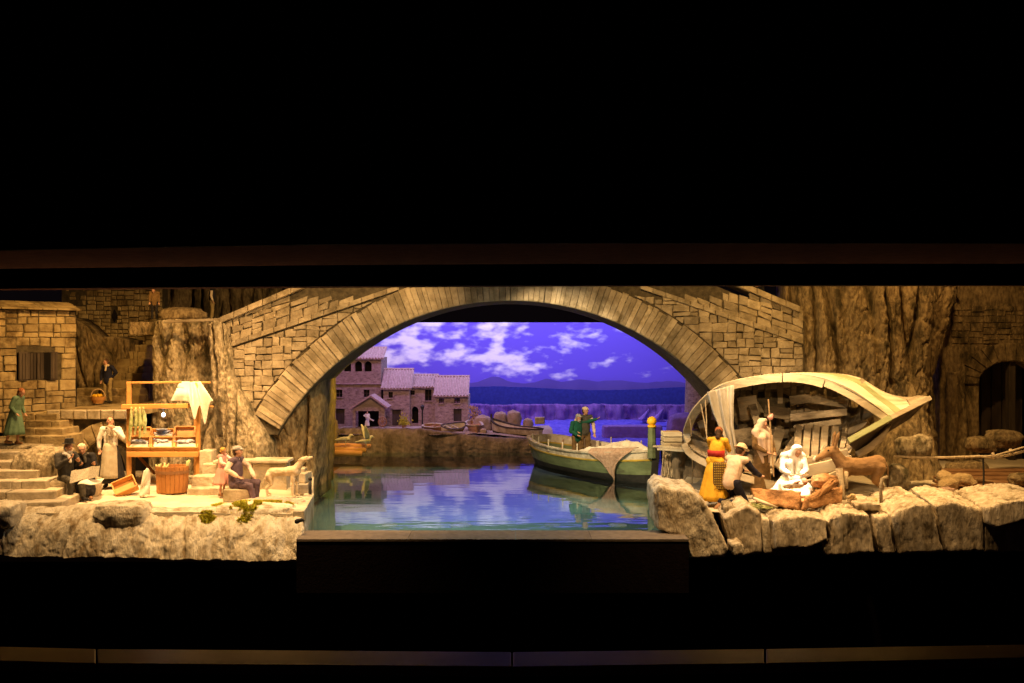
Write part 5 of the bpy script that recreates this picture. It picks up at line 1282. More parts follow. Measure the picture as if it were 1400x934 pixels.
# --- left group
def at(px, py, D, dz=0): p = W(px, py, D); return Vector((p.x, p.y, p.z+dz))
p = W(21, 613, 6.25); 
person('woman in a long green dress with red hair walking at the left edge', (p.x, 6.25, ZT+0.012), R(80), 0.37,
    dict(che=(0,-.06,1.22), nec=(0,-.13,1.40), hea=(0,-.19,1.51), face=(0,-.9,-.45), shL=(.17,-.10,1.35), shR=(-.17,-.10,1.35), elL=(.22,-.04,1.10), haL=(.2,-.16,.90), elR=(-.22,-.02,1.10), haR=(-.18,-.16,.92), knR=(-.1,.1,.5), anR=(-.1,.2,.12)),
    [('bodice','cloth_green'), ('skirt','cloth_green',.30,.30,.27,(0,.03,0)), ('kerchief','hair_red'), ('shoes','wood_brown')], 'hair_red')
p = W(147, 556, 7.4)
man_b, _ = person('man in dark sweater and khaki trousers on the landing', (p.x, 7.4, ZP+0.012), R(-12), 0.325,
    dict(hea=(-.04,-.03,1.57), face=(-.55,-.8,-.1), elR=(-.25,0,1.10), haR=(-.24,-.06,.85), elL=(.33,.06,1.16), haL=(.17,.03,.98), anL=(.14,0,.08)),
    [('jacket','cloth_navy'), ('trousers','cloth_khaki'), ('shoes','cloth_black'), ('scarf','cloth_cream')], 'hair_brown')
c = W(134, 551, 7.3); c.z = ZP+0.012; bk_ = thing('wicker_basket', 'small wicker basket of oranges standing by the man on the landing', 'basket', c)
mb = MB(); mb.loft([(c+V3((0,0,0)), .034, .03, 0), (c+V3((0,0,.028)), .05, .045, 0), (c+V3((0,0,.05)), .056, .05, 0), (c+V3((0,0,.05)), .050, .044, 0), (c+V3((0,0,.02)), .04, .035, 0)], 24); mb.build('bowl', M['wood_orange'], bk_)
mb = MB(); mb.tube([c+V3((.052*math.cos(t), 0, .05+.055*math.sin(t))) for t in [math.pi*k/12 for k in range(13)]], .004, 6); mb.build('handle', M['wood'], bk_)
rg = random.Random(1)
for k in range(7):
    a = k*.9; mb = MB(); mb.ell(c+V3((.027*math.cos(a)*(k > 0), .024*math.sin(a)*(k > 0), .052+rg.uniform(0,.006))), (.014,.014,.014), None, 10, 7); tag(mb.build('orange', M['yellow'], smooth=True), 'orange among those heaped in the wicker basket on the landing', 'orange', 'oranges in the basket')

p = W(153, 667, 6.4); 
person('standing woman in white sleeves and long striped apron calling out', (p.x, 6.38, ZL+0.008), R(8), 0.455,
    dict(hea=(.0,-.04,1.575), face=(.25,-.85,.35), elR=(-.26,-.02,1.14), haR=(-.24,-.06,.92), elL=(.30,-.10,1.20), haL=(.10,-.20,1.42), palmL=(-.5,.8,0)),
    [('bodice','cloth_white'), ('skirt','cloth_black',.12,.34,.27), ('apron','cloth_apron',.24,.25,.30,R(203),R(337)), ('scarf','cloth_apron'), ('shoes','cloth_black')], 'hair_brown')

p = W(92, 693, 5.75); 
sx = W(80, 680, 5.92)
stn = rock('round_stone', M['stone'], (sx.x-0.002, 5.93, ZL+0.055), (0.16, 0.20, 0.13), 5, 14, 0.7, 0.08); tag(stn, 'round stone seat under the man in the top hat', 'stone')
person('seated old man in black suit and top hat reading', (W(90,690,5.92).x, 5.92, ZL+0.005), R(52), 0.455,
    dict(hea=(0.02,-.07,1.155), face=(.25,-1,-.12), haR=(-.10,-.34,.93), elR=(-.25,-.14,.76), elL=(.25,-.14,.76), haL=(.10,-.36,.86), anL=(.13,-.50,.08), anR=(-.11,-.40,.08)),
    [('jacket','cloth_char'), ('trousers','cloth_grey'), ('shoes','cloth_black'), ('tophat','cloth_char'), ('scarf','cloth_white')], 'hair_grey', SIT, bald=True, beard='hair_grey')
stn = rock('round_stone', M['stone'], (W(113,680,6.02).x, 6.06, ZL+0.05), (0.15, 0.16, 0.12), 9, 12, 0.7, 0.08); tag(stn, 'stone seat under the woman with the newspaper', 'stone')
person('seated woman in black with white bonnet sharing the newspaper', (W(115,690,6.02).x, 6.02, ZL+0.005), R(26), 0.43,
    dict(hea=(-.05,-.08,1.14), face=(-.10,-1,-.25), haR=(-.12,-.36,.80), haL=(.20,-.40,.80), anL=(.12,-.52,.08), anR=(-.10,-.50,.08)),
    [('jacket','cloth_black'), ('lap','cloth_black'), ('bonnet','cloth_cream'), ('shoes','wood_brown'), ('scarf','cloth_grey')], 'hair_grey', SIT)
P = []
c = W(122, 646, 5.80)
for j in range(7):
    row = []
    for i in range(13):
        u = i/12-0.5; v = j/6; row.append(c+V3((u*.165+.006*v, -0.10*abs(u)-.035*v, .030-v*.062+.035*u+.003*math.sin(u*11+v*3))))
    P.append(row)
mb = MB(); mb.grid(P); o = mb.build('newspaper', M['paper'], smooth=False); solid(o, .002); tag(o, 'open newspaper held before the seated couple', 'newspaper')
P = [[c+V3((-.03+.13*i/8, -.03-.06*j/5, -.035-.022*j/5+.004*math.sin(i))) for i in range(9)] for j in range(6)]
mb = MB(); mb.grid(P); o = mb.build('paper_sheet', M['canvas_white'], smooth=True); solid(o, .002); tag(o, 'white paper sheet lying on the seated woman\'s lap', 'paper')

# --- girl, man with cap, dog
person('little girl in a pink dress with white sleeves by the seated man', (W(304,678,6.02).x, 6.02, ZL+0.008), R(75), 0.295,
    dict(hea=(0,-.04,1.56), face=(0,-.9,-.25), elL=(.22,-.20,1.26), haL=(.16,-.40,1.30), elR=(-.24,-.12,1.18), haR=(-.2,-.30,1.12)),
    [('shirt','cloth_white'), ('waistcoat','cloth_pink'), ('skirt','cloth_pink',.42,.33,.33), ('bonnet','hair_blond'), ('shoes','wood_brown')], 'hair_blond', vox=.014)
seat = W(328, 680, 5.9); mb = MB(); mb.box((seat.x, 5.92, ZL+0.035), (0.17, 0.15, 0.075)); o = bevel(mb.build('stone_block', M['stone_pale']), .006); tag(o, 'pale block under the man in the plum waistcoat', 'stone block')
person('seated man in plum waistcoat and grey cap, hand on knee', (W(322,688,5.92).x, 5.92, ZL-0.035), R(74), 0.475,
    dict(hea=(0,-.05,1.16), face=(.25,-1,.05), elL=(.28,-.16,.80), haL=(.16,-.36,.58), elR=(-.30,.02,.80), haR=(-.26,-.22,.66), knL=(.13,-.44,.50), anL=(.13,-.40,.12), knR=(-.14,-.43,.46), anR=(-.14,-.52,.12)),
    [('shirt','cloth_pinkcream'), ('waistcoat','cloth_plum'), ('trousers','cloth_plum'), ('cap','hair_grey'), ('shoes','wood_brown')], 'hair_brown', SIT)
# dog
def dog():
    t = thing('dog', 'slim pale dog with raised head on the quay', 'dog', (W(388,680,6.0).x, 6.0, ZL+0.01), None, R(-10), .165)
    mb = MB(); z = .92
    mb.cap((-.45,0,z-.06), (.0,0,z-.02), .17, .15); mb.cap((.0,0,z-.02), (.42,0,z), .15, .22); mb.cap((-.5,0,z-.08), (-.62,0,z-.3), .16, .12)
    mb.cap((.45,0,z+.06), (.72,0,z+.38), .16, .11); mb.cap((.72,0,z+.40), (.86,0,z+.46), .115, .10); mb.cap((.86,0,z+.45), (1.08,0,z+.52), .075, .05)
    for sg in (-1, 1):
        mb.cap((.74,.07*sg,z+.46), (.60,.11*sg,z+.42), .05, .025)
        mb.cap((.42,.10*sg,z-.08), (.44+.04*sg,.10*sg,z-.48), .10, .06); mb.cap((.44+.04*sg,.10*sg,z-.48), (.42+.04*sg,.10*sg,.05), .055, .045); mb.cap((.42+.04*sg,.1*sg,.05), (.52+.04*sg,.1*sg,.04), .05, .04)
        mb.cap((-.55,.10*sg,z-.18), (-.48-.05*sg,.11*sg,z-.48), .13, .07); mb.cap((-.48-.05*sg,.11*sg,z-.48), (-.68-.05*sg,.11*sg,z-.62), .065, .05); mb.cap((-.68-.05*sg,.11*sg,z-.62), (-.62-.05*sg,.11*sg,.05), .048, .042); mb.cap((-.62-.05*sg,.11*sg,.05), (-.52-.05*sg,.11*sg,.04), .048, .04)
    mb.cap((-.62,0,z-.10), (-.80,0,z-.40), .045, .03); mb.cap((-.80,0,z-.40), (-.84,0,z-.62), .03, .02)
    blob('body', mb, .022, M['dog'], t, .012, 9, 1, 3, 1)
    for sg in (-1, 1): e = MB(); e.ell((.92,.075*sg,z+.52), (.02,.015,.02), None, 8, 6); e.build('eye', M['cloth_black'], t, True, True)
    e = MB(); e.ell((1.125,0,z+.54), (.025,.03,.025), None, 8, 6); e.build('nose', M['cloth_black'], t, True, True)
dog()

# low wall of big blocks behind the girl
lw = thing('block_wall', 'low wall of large pale blocks behind the girl and the man', 'wall', (W(330,660,6.35).x, 6.35, ZL))
rg = random.Random(3)
def blk(px0, px1, py0, py1, D, dep, parent=lw, nm='block', mt='stone_pale', rz=0):
    a = W(px0, py0, D); b_ = W(px1, py1, D); mb = MB(); mb.box(((a.x+b_.x)/2, D+dep/2, (a.z+b_.z)/2), (b_.x-a.x-.003, dep, a.z-b_.z-.002), Matrix.Rotation(rz, 3, 'Z')); o = mb.build(nm, M[mt], parent); bevel(o, .006, 2); return o
blk(345, 392, 634, 672, 6.32, .12); blk(300, 344, 634, 660, 6.36, .12); blk(276, 300, 634, 652, 6.38, .12); blk(340, 394, 629, 634, 6.29, .17, nm='coping'); blk(290, 340, 630, 634.5, 6.31, .17, nm='coping')
blk(261, 298, 651, 668, 6.22, .12); blk(298, 345, 660, 676, 6.20, .15); blk(255, 288, 668, 679, 6.12, .14); blk(286, 320, 667, 679, 6.12, .12); blk(272, 289, 616, 651, 6.45, .12)
sb = thing('block_stack', 'two slabs stacked at the quay edge behind the dog', 'stone blocks', (W(407,670,6.2).x, 6.2, ZL))
blk(396, 420, 662, 677, 6.10, .13, sb, rz=R(8)); blk(398, 420, 647, 661, 6.14, .13, sb, rz=R(-7)); blk(402, 417, 640, 647, 6.2, .08, sb)
mb = MB(); a = W(424, 675, 6.05); mb.tube([a+V3((0,0,-.03)), a+V3((0,0,.085))], .010, 8); mb.ell(a+V3((0,0,.09)), (.013,.013,.013)); tag(mb.build('bollard', M['iron'], smooth=True), 'slim dark mooring post at the quay corner by the dog', 'bollard')
hp = MB()
for k in range(26):
    x = rg.gauss(0, .075); y = rg.gauss(0, .05); hp.ell(W(375, 688, 5.78)+V3((x, y, -.001)), (.055, .05, .020+.012*math.exp(-(x*x+y*y)*90)))
o = blob('fishing_net', hp, .008, M['net_pink'], None, .014, 26, 3, 2, 1, local=False); tag(o, 'pinkish fishing net heaped on the ground before the dog', 'net')
heap('rope_coil', 'small dark cleat on the front corner of the ledge', 'cleat', 'boat_black', [W(406,713,5.36), W(412,711,5.36), W(415,712,5.38)], [.014,.012,.008], 2, .003, .005)

# ------------------------------------------------------------------ market stall
SDp = 6.62; KS = SDp/F
ms = thing('market_stall', 'wooden fish stall with sloping trays and a bare frame', 'stall', (W(222,650,SDp).x, SDp, ZL))
Xs = lambda px, D=SDp: (px-700)*D/F
Zs = lambda py, D=SDp: ZC-(py-467)*D/F
def post(px, py0, D, w_=.026, nm='post'):
    mb = MB(); z1 = Zs(py0, D); mb.box((Xs(px, D), D, (ZL+z1)/2), (w_, w_, z1-ZL)); bevel(mb.build(nm, M['wood_orange'], ms), .003)
post(176.5, 522, SDp-.10); post(271, 548, SDp-.10); post(180, 560, SDp+.16); post(268, 560, SDp+.16)
def rail_(a, b_, w_=.02, h_=.02, mt='wood_orange', nm='rail'):
    mb = MB(); mb.bar(a, b_, w_, h_); bevel(mb.build(nm, M[mt], ms), .003)
rail_(W(173,523.5,SDp-.10), W(248,522.5,SDp-.10), .016, .014); rail_(W(167,556,SDp-.13), W(258,555,SDp-.13), .03, .030); rail_(W(248,523,SDp+.02), W(288,523,SDp+.02), .016, .014)
rail_(W(176,557,SDp-.10), W(180,560,SDp+.16)); rail_(W(271,548,SDp-.10), W(268,560,SDp+.16)); rail_(W(258,555,SDp-.13), W(292,556,SDp-.08), .02, .012)
rail_(W(268,524,SDp-.02), W(271,556,SDp-.10), .016, .016)
rail_(W(190,625,SDp+.12), W(212,648,SDp+.02), .02, .012, 'wood_brown', 'brace')
rail_(W(174,621,SDp-.13), W(272,621,SDp-.13), .03, .035, nm='front_beam'); rail_(W(174,612,SDp+.16), W(272,612,SDp+.16), .03, .03, nm='back_beam')
mb = MB(); mb.hexa([W(174,619,SDp-.13), W(272,619,SDp-.13), W(272,600,SDp+.17), W(174,600,SDp+.17), W(174,616,SDp-.13), W(272,616,SDp-.13), W(272,597,SDp+.17), W(174,597,SDp+.17)]); mb.build('table_board', M['wood_orange'], ms)
FISHK = [0]
def tray(label, px0, px1, py0, py1, D0, D1, fishes, seed):
    """sloping shallow box with fish on pale bed"""
    t = thing('fish_tray', label, 'tray', W((px0+px1)/2, py1, D0), 'fish trays on the stall')
    a, b_, c_, d_ = W(px0, py1, D0), W(px1, py1, D0), W(px1, py0, D1), W(px0, py0, D1); n = (b_-a).cross(d_-a).normalized(); n = n if n.z > 0 else -n
    mb = MB(); mb.hexa([a, b_, c_, d_, a+n*.008, b_+n*.008, c_+n*.008, d_+n*.008]); mb.build('base', M['wood_orange'], t)
    for (p, q) in ((a, b_), (b_, c_), (c_, d_), (d_, a)):
        mb = MB(); mb.bar(p+n*.016, q+n*.016, .008, .034, up=n); mb.build('side', M['wood_orange'], t)
    if fishes:
        e = .18; P = []
        for j in range(8):
            P.append([a.lerp(b_, (i/12)*.84+.08).lerp(d_.lerp(c_, (i/12)*.84+.08), j/7*.66+.14)+n*(.016+.012*math.sin(math.pi*i/12)*math.sin(math.pi*j/7)+.004*noise.noise(V3((i*.9, j*.9, seed)))) for i in range(13)])
        mb = MB(); mb.grid(P); solid(mb.build('bed', M['canvas_white'], t, smooth=True), .004)
        rg = random.Random(seed)
        for k in range(fishes):
            u, v = .25+.5*(k+.5)/fishes+rg.uniform(-.04,.04), rg.uniform(.35,.6); p = a.lerp(b_, u).lerp(d_.lerp(c_, u), v)+n*.036; ang = rg.uniform(-.5,.5)
            d1 = ((b_-a).normalized()*math.cos(ang)+(d_-a).normalized()*math.sin(ang)); d2 = n.cross(d1); Rf = Matrix((d1, d2, n)).transposed()
            mb = MB(); mb.ell(p, (.034,.011,.009), Rf, 12, 8); mb.add([p-d1*.030, p-d1*.050+d2*.012, p-d1*.050-d2*.012, p-d1*.04+n*.004], [(0,1,3),(0,3,2),(0,2,1),(1,2,3)]); tag(mb.build('fish', M['fish'], smooth=True), 'small silver fish in the '+label.split(' tray')[0]+' tray, '+('first','second','third','fourth')[k]+' from the left', 'fish', 'fish on the stall trays')
tray('front left tray of silver fish on the stall', 175, 206, 603, 617, SDp-.13, SDp-.03, 3, 1)
tray('front middle tray with fewer fish on the stall', 208, 238, 603, 617, SDp-.13, SDp-.03, 2, 2)
tray('front right tray of silver fish on the stall', 240, 271, 603, 617, SDp-.13, SDp-.03, 4, 3)
tray('empty wooden tray tilted up at the back left of the stall', 182, 208, 588, 603, SDp+.02, SDp+.08, 0, 4)
tray('back middle tray of white goods below the scale', 209, 239, 592, 602, SDp+.02, SDp+.10, 2, 5)
tray('empty wooden tray tilted up at the back right of the stall', 241, 268, 587, 602, SDp+.02, SDp+.08, 0, 6)
# scale
scl = thing('scale', 'small metal scale pan on the stall under the little lamp', 'scale', W(222,595,SDp+.08)); c = W(221, 588, SDp+.05)
mb = MB(); mb.loft([(c+V3((0,0,-.012)), .02, .02, 0), (c+V3((0,0,.006)), .042, .036, 0), (c+V3((0,0,.008)), .038, .032, 0), (c+V3((0,0,-.006)), .016, .016, 0)], 20); mb.build('pan', M['fish'], scl, True)
mb = MB(); mb.tube([c+V3((0,0,-.05)), c+V3((0,0,-.01))], .010, 8); mb.build('stand', M['iron'], scl)
# little lamp hanging from the rail
lmp = thing('hanging_lamp', 'tiny lit white lamp hanging inside the stall', 'lamp', W(223,556,SDp-.05)); c = W(223.5, 567, SDp-.06)
mb = MB(); mb.tube([W(223.5,556,SDp-.10), c+V3((0,0,.018))], .002, 5); mb.build('cord', M['iron'], lmp)
mb = MB(); mb.ell(c, (.011,.011,.014), None, 12, 8); mb.build('bulb', M['bulb'], lmp, True)
d = bpy.data.lights.new('bulb_light', 'POINT'); d.energy = 0.25; d.color = (.9,.92,1); d.shadow_soft_size = .015; o = bpy.data.objects.new('bulb_light', d); COL.objects.link(o); o.location = c+V3((0,-.03,0))
# cloth over the frame
P = []
keys = [[(236,549),(248,522),(272,521),(291,556)]]
for j in range(21):
    v = j/20; row = []
    for i in range(25):
        u = i/24
        tp = W(247+38*u*0.75, 522, SDp+.05-.16*0); 
        px = (246+28*u)*(1-v)+(233+59*u)*v; drop = 27+ (28*math.exp(-((u-.56)/.075)**2)+36*math.exp(-((u-.80)/.07)**2))*1.0
        py = 521.5+drop*v; D = SDp+.02-.16*math.sin(min(1, v*1.4)*math.pi/2)-.016*math.sin(u*12+v*1.5)*v-.035*max(0.0, min(1.0, (u-.36-.05*v)/.06))*v
        row.append(W(px, py, D))
    P.append(row)
mb = MB(); mb.grid(P); o = mb.build('cloth', M['canvas_white'], smooth=True); solid(o, .004, 1); tag(o, 'white cloth thrown over the right end of the stall frame', 'cloth')
# pale stockings hung on the left
for k, (px, ln, lb) in enumerate(((180,44,'leftmost pale dried fish strip hung from the stall rail'),(186,36,'second pale dried fish strip hung from the stall rail'),(191,40,'third pale dried fish strip hung from the stall rail'),(196,34,'fourth pale dried fish strip, nearest the lamp'))):
    a = W(px, 558, SDp-.15); b_ = W(px-3+k*1.5, 558+ln, SDp-.13); mb = MB(); mb.cap(a, a.lerp(b_, .5)+V3((.004,0,0)), .008, .013); mb.cap(a.lerp(b_, .5)+V3((.004,0,0)), b_, .013, .008)
    o = blob('dried_fish', mb, .004, M['greens'], None, .005, 50, k, 2, .4, local=False); tag(o, lb, 'dried fish', 'dried fish strips')
# things in front of the stall
tb = thing('wooden_tub', 'oval brown wooden tub in front of the stall', 'tub', (W(228,677,6.1).x, 6.18, ZL)); c = V3((W(228,677,6.1).x, 6.20, ZL+.006)); rx_, ry_ = 22.5*6.15/F, .085; ht = 36*6.15/F
n = 22
for k in range(n):
    a0, a1 = 2*math.pi*k/n+.012, 2*math.pi*(k+1)/n-.012; V = []
    for z, e in ((0, .93), (ht, 1.0)):
        for (a, q) in ((a0, 1), (a1, 1), (a1, .88), (a0, .88)): V.append(c+V3((math.cos(a)*rx_*e*q, math.sin(a)*ry_*e*q, z)))
    mb = MB(); mb.hexa(V); mb.build('stave', M['tub'], tb)
mb = MB(); mb.loft([(c+V3((0,0,ht*.72)), rx_*1.01, ry_*1.01, 0), (c+V3((0,0,ht*.84)), rx_*1.02, ry_*1.02, 0)], 40); mb.build('hoop', M['wood_brown'], tb)
mb = MB(); mb.loft([(c+V3((0,0,ht*.5)), rx_*.84, ry_*.84, 0), (c+V3((0,0,ht*.55)), rx_*.84, ry_*.84, 0)], 30); mb.build('bottom', M['wood_dark'], tb)
rg = random.Random(11)
gr_ = MB()
for k in range(16):
    a = c+V3((-.055+rg.uniform(-.03,.045), rg.uniform(-.03,.03), ht*.6)); b_ = a+V3((rg.uniform(-.03,.03), rg.uniform(-.03,.02), rg.uniform(.05,.085))); gr_.tube([a, a.lerp(b_, .6)+V3((0,0,.01)), b_], [.006,.007,.003], 6)
tag(gr_.build('leek_bundle', M['greens'], smooth=True), 'bundle of pale leeks standing in the tub', 'leeks')
mb = MB(); a = c+V3((.075,.0,ht*.7)); mb.tube([a, a+V3((.035,-.01,.085))], [.006,.008], 6); mb.tube([a+V3((.01,0,0)), a+V3((.022,-.01,.08))], [.005,.006], 6); tag(mb.build('leek_pair', M['greens'], smooth=True), 'two thin stalks leaning on the tub\'s right rim', 'leeks')
P = []
for j in range(13):
    v = j/12; row = []
    for i in range(11):
        u = i/10; px = 191+4+ (13-2*v)*u-4*v+5*(1-v)*(1-u)*0; w0 = (200-8*v)+(3+11*v**.5)*u; py = 642+36*v+2*math.sin(u*6); row.append(W(w0-2, py, 6.06-.03*math.sin(u*3.1)-.03*v+.012*math.sin(v*9+u*5)))
    P.append(row)
mb = MB(); mb.grid(P); o = mb.build('paper_bag', M['canvas_white'], smooth=True); solid(o, .016, 1); tag(o, 'white crumpled sack leaning against the tub', 'sack')
ct = thing('wooden_crate', 'shallow empty wooden crate tipped on the ground beside the apron woman', 'crate', W(172,676,6.05)); cm = W(172, 667, 6.12); Rc = Matrix.Rotation(R(24), 3, 'Z') @ Matrix.Rotation(R(-22), 3, 'Y') @ Matrix.Rotation(R(34), 3, 'X')
for (cc, sz, nm) in (((0,0,0), (.13,.11,.008), 'base'), ((0,-.055,.018), (.13,.008,.042), 'side'), ((0,.055,.018), (.13,.008,.042), 'side'), ((-.065,0,.018), (.008,.11,.042), 'side'), ((.065,0,.018), (.008,.11,.042), 'side')):
    mb = MB(); mb.box(cm+Rc @ V3(cc)+V3((0,0,-.004)), sz, Rc); bevel(mb.build(nm, M['wood_orange'], ct), .002)

# upper path figures
person('dark-clothed figure on the cliff top at the upper left', (W(211,436,7.3).x, 7.3, W(211,437,7.3).z), R(20), 0.24, dict(hea=(-.05,-.1,1.5), face=(-.2,-1,-.4)), [('jacket','cloth_brown'), ('trousers','cloth_black'), ('shoes','cloth_black')], 'hair_brown', vox=.016)
person('figure in cream top and dark sash where bridge and cliff meet', (W(290,437,7.45).x, 7.45, W(290,437,7.45).z), R(100), 0.27, dict(), [('shirt','cloth_cream'), ('trousers','cloth_khaki'), ('waistcoat','cloth_black'), ('shoes','cloth_black')], 'hair_brown', vox=.016)
person('crouching figure in ochre behind the right bridge parapet', (W(1038,405,7.5).x, 7.5, W(1038,428,7.5).z-.05), R(-60), 0.30, dict(hea=(-.05,-.1,1.5)), [('jacket','cloth_black'), ('trousers','cloth_black'), ('shoes','cloth_black'), ('kerchief','cloth_yellow')], 'hair_brown', vox=.016)
# man at the shed
person('tiny worker in white apron carrying a plank at the shed', (W(502,585,11.0).x, 11.0, W(502,586,11.0).z), R(25), 0.19, dict(elR=(-.3,-.1,1.25), haR=(-.2,-.15,1.45)), [('shirt','cloth_white'), ('skirt','cloth_white',.25,.24,.22), ('trousers','cloth_grey'), ('shoes','cloth_black')], 'hair_brown', vox=.018)
mb = MB(); mb.bar(W(497,568,10.95), W(511,575.5,10.95), .02, .012); tag(mb.build('plank', M['canvas_white']), 'white plank on the shoulder of the shed worker', 'plank')

# --- fishermen in the boat
zf = -0.045+0.245*.27
q = BP(0.33, -0.05, .3)
person('bearded fisherman in a dark green sweater pointing to the right', (W(789,600,q.y-.02).x, q.y-.02, zf+.015), R(18), 0.425,
    dict(che=(0,-.04,1.23), nec=(0,-.09,1.42), hea=(0,-.13,1.55), face=(.35,-.9,-.15), shL=(.185,-.05,1.38), shR=(-.185,-.05,1.37), elL=(.42,-.14,1.42), haL=(.62,-.22,1.50), elR=(-.27,-.10,1.10), haR=(-.10,-.28,.98)),
    [('jacket','cloth_teal'), ('trousers','cloth_brown'), ('cap','hair_grey'), ('shoes','cloth_black')], 'hair_grey', beard='hair_grey')
q2 = BP(0.36, 0.35, .3)
person('fisherman in pale shirt and brown vest behind the green sweater', (W(799,600,q2.y).x, q2.y, zf+.015), R(12), 0.475,
    dict(hea=(.02,-.04,1.58), face=(.45,-.9,.05), elL=(.27,-.04,1.14), haL=(.28,-.12,.90), elR=(-.33,0,1.18), haR=(-.25,-.12,1.0)),
    [('shirt','cloth_pinkcream'), ('waistcoat','cloth_grey'), ('trousers','cloth_brown'), ('cap','cloth_cream'), ('shoes','cloth_black')], 'hair_brown')

# --- gulls
def gull(label, px, py, D, rz, up):
    t = thing('gull', label, 'gull', W(px, py, D), 'gulls by the log dock', rz, .16)
    mb = MB(); mb.cap((-.35,0,.32), (.15,0,.36), .07, .14); mb.cap((.15,0,.38), (.30,0,.55), .10, .08); mb.cap((.30,0,.56), (.36,0,.57), .085, .07); mb.cap((.40,0,.55), (.52,0,.52), .03, .012); mb.cap((-.35,0,.32), (-.6,0,.28), .06, .03)
    for sg in (-1, 1): mb.cap((0,.06*sg,.25), (.02,.06*sg,.02), .025, .02); mb.cap((.02,.06*sg,.015), (.10,.06*sg,.012), .02, .015)
    blob('body', mb, .025, M['gull'], t, smooth=2)
    for sg in (-1, 1):
        if up: pts = [(0.08,.10*sg,.42), (0.0,.34*sg,.85), (-.15,.50*sg,1.25)]; ch = [.30,.30,.08]
        else: pts = [(.10,.13*sg,.42), (-.25,.15*sg,.38), (-.6,.08*sg,.30)]; ch = [.14,.16,.04]
        P = []
        for p, c_ in zip(pts, ch):
            P.append([V3(p)+V3((c_*(.5-k/4), 0, 0) if up else (0, 0, c_*(.5-k/4))) for k in range(5)])
        mb = MB(); mb.grid(P); o = mb.build('wing', M['gull'], t, True, True); solid(o, .03, 1)
gull('gull with both wings raised on the log dock', 500, 611, 8.95, R(20), True)
gull('gull resting with folded wings on the log dock', 472, 609, 8.95, R(10), False)

# ------------------------------------------------------------------ wrecked hull on its side
def cr_(pts, t):
    """Catmull-Rom through (key, Vector)"""
    ks = [p[0] for p in pts]; vs = [Vector(p[1]) for p in pts]
    for i in range(len(ks)-1):
        if t <= ks[i+1] or i == len(ks)-2:
            u = (t-ks[i])/(ks[i+1]-ks[i]); a = vs[max(i-1, 0)]; b_ = vs[i]; c_ = vs[i+1]; d_ = vs[min(i+2, len(vs)-1)]
            return 0.5*((2*b_)+(c_-a)*u+(2*a-5*b_+4*c_-d_)*u*u+(3*b_-a-3*c_+d_)*u**3)
U = [(0,W(934,592,6.50)), (.10,W(948,560,6.36)), (.22,W(982,529,6.22)), (.36,W(1030,516,6.14)), (.5,W(1075,512,6.10)), (.63,W(1118,518,6.06)), (.76,W(1155,533,6.02)), (.88,W(1190,554,5.98)), (1,W(1218,573,5.96))]
Lw = [(0,W(934,594,6.50)), (.10,W(944,616,6.34)), (.22,W(975,634,6.16)), (.36,W(1020,650,6.02)), (.5,W(1070,660,5.96)), (.63,W(1115,655,5.94)), (.76,W(1150,640,5.94)), (.88,W(1172,612,5.95)), (1,W(1190,590,5.96))]
Kb = [(0,W(940,590,6.62)), (.10,W(960,566,6.80)), (.22,W(990,562,6.98)), (.36,W(1030,566,7.05)), (.5,W(1075,566,7.02)), (.63,W(1120,554,6.88)), (.76,W(1165,543,6.60)), (.88,W(1212,543,6.32)), (1,W(1268,543,6.06))]
def HP(s, v, off=0.0):
    """v 0 upper rim .. 0.5 keel .. 1 lower rim; off moves inwards"""
    u, k, l = cr_(U, s), cr_(Kb, s), cr_(Lw, s)
    mid = (u+l)/2; bulge = k-mid
    up = (u-l)/2
    a = math.pi*v; c_ = math.cos(a); sn = math.sin(a)
    e = 0.72
    ce = math.copysign(abs(c_)**e, c_); se = abs(sn)**e
    p = mid+up*ce+bulge*se
    if s > .80: 
        w_ = min(1, (s-.80)/.2); lin = (u.lerp(k, v*2) if v < .5 else k.lerp(l, v*2-1)); p = p.lerp(lin, w_)
    if off:
        d = (mid+bulge*.3-p); p = p+d.normalized()*min(off, d.length*.6)
    return p
hull = thing('boat_wreck', 'large wrecked wooden boat hull lying on its side as a shelter', 'boat wreck', (W(1090,660,6.2).x, 6.2, ZRt))
rg = random.Random(17)
def strake(v0, v1, s0, s1, mt, nm='strake', th=.014, ns=44, off=0.0, jag=0.0):
    mb = MB(); n = max(4, int(ns*(s1-s0))); rows = []
    for k in range(n+1):
        s = s0+(s1-s0)*k/n
        a, b_ = v0+.003, v1-.003
        if jag and k in (0, n): a += rg.uniform(0, (b_-a)*.4); b_ -= rg.uniform(0, (b_-a)*.4)
        m_ = (a+b_)/2; rows.append([HP(s, a, off), HP(s, m_, off), HP(s, b_, off), HP(s, b_, off+th), HP(s, m_, off+th), HP(s, a, off+th)])
    for r in rows: mb.v += [tuple(p) for p in r]
    for k in range(n):
        for j in range(6): j2 = (j+1) % 6; mb.f.append((k*6+j, k*6+j2, (k+1)*6+j2, (k+1)*6+j))
    mb.f.append(tuple(range(6))); mb.f.append(tuple(n*6+j for j in range(5, -1, -1)))
    return mb.build(nm, M[mt], hull)
# upper side: sound strakes
strake(0.012, .085, .50, 1, 'wood_cream'); strake(.085, .16, .40, 1, 'plank_green'); strake(.16, .25, .2, 1, 'wood_cream'); strake(.25, .34, .04, 1, 'wood_cream'); strake(.34, .42, .04, 1, 'wood_grey')
strake(0.012, .085, .04, .50, 'wood_grey'); strake(.085, .16, .04, .40, 'wood_grey'); strake(.16, .25, .04, .2, 'wood_grey')
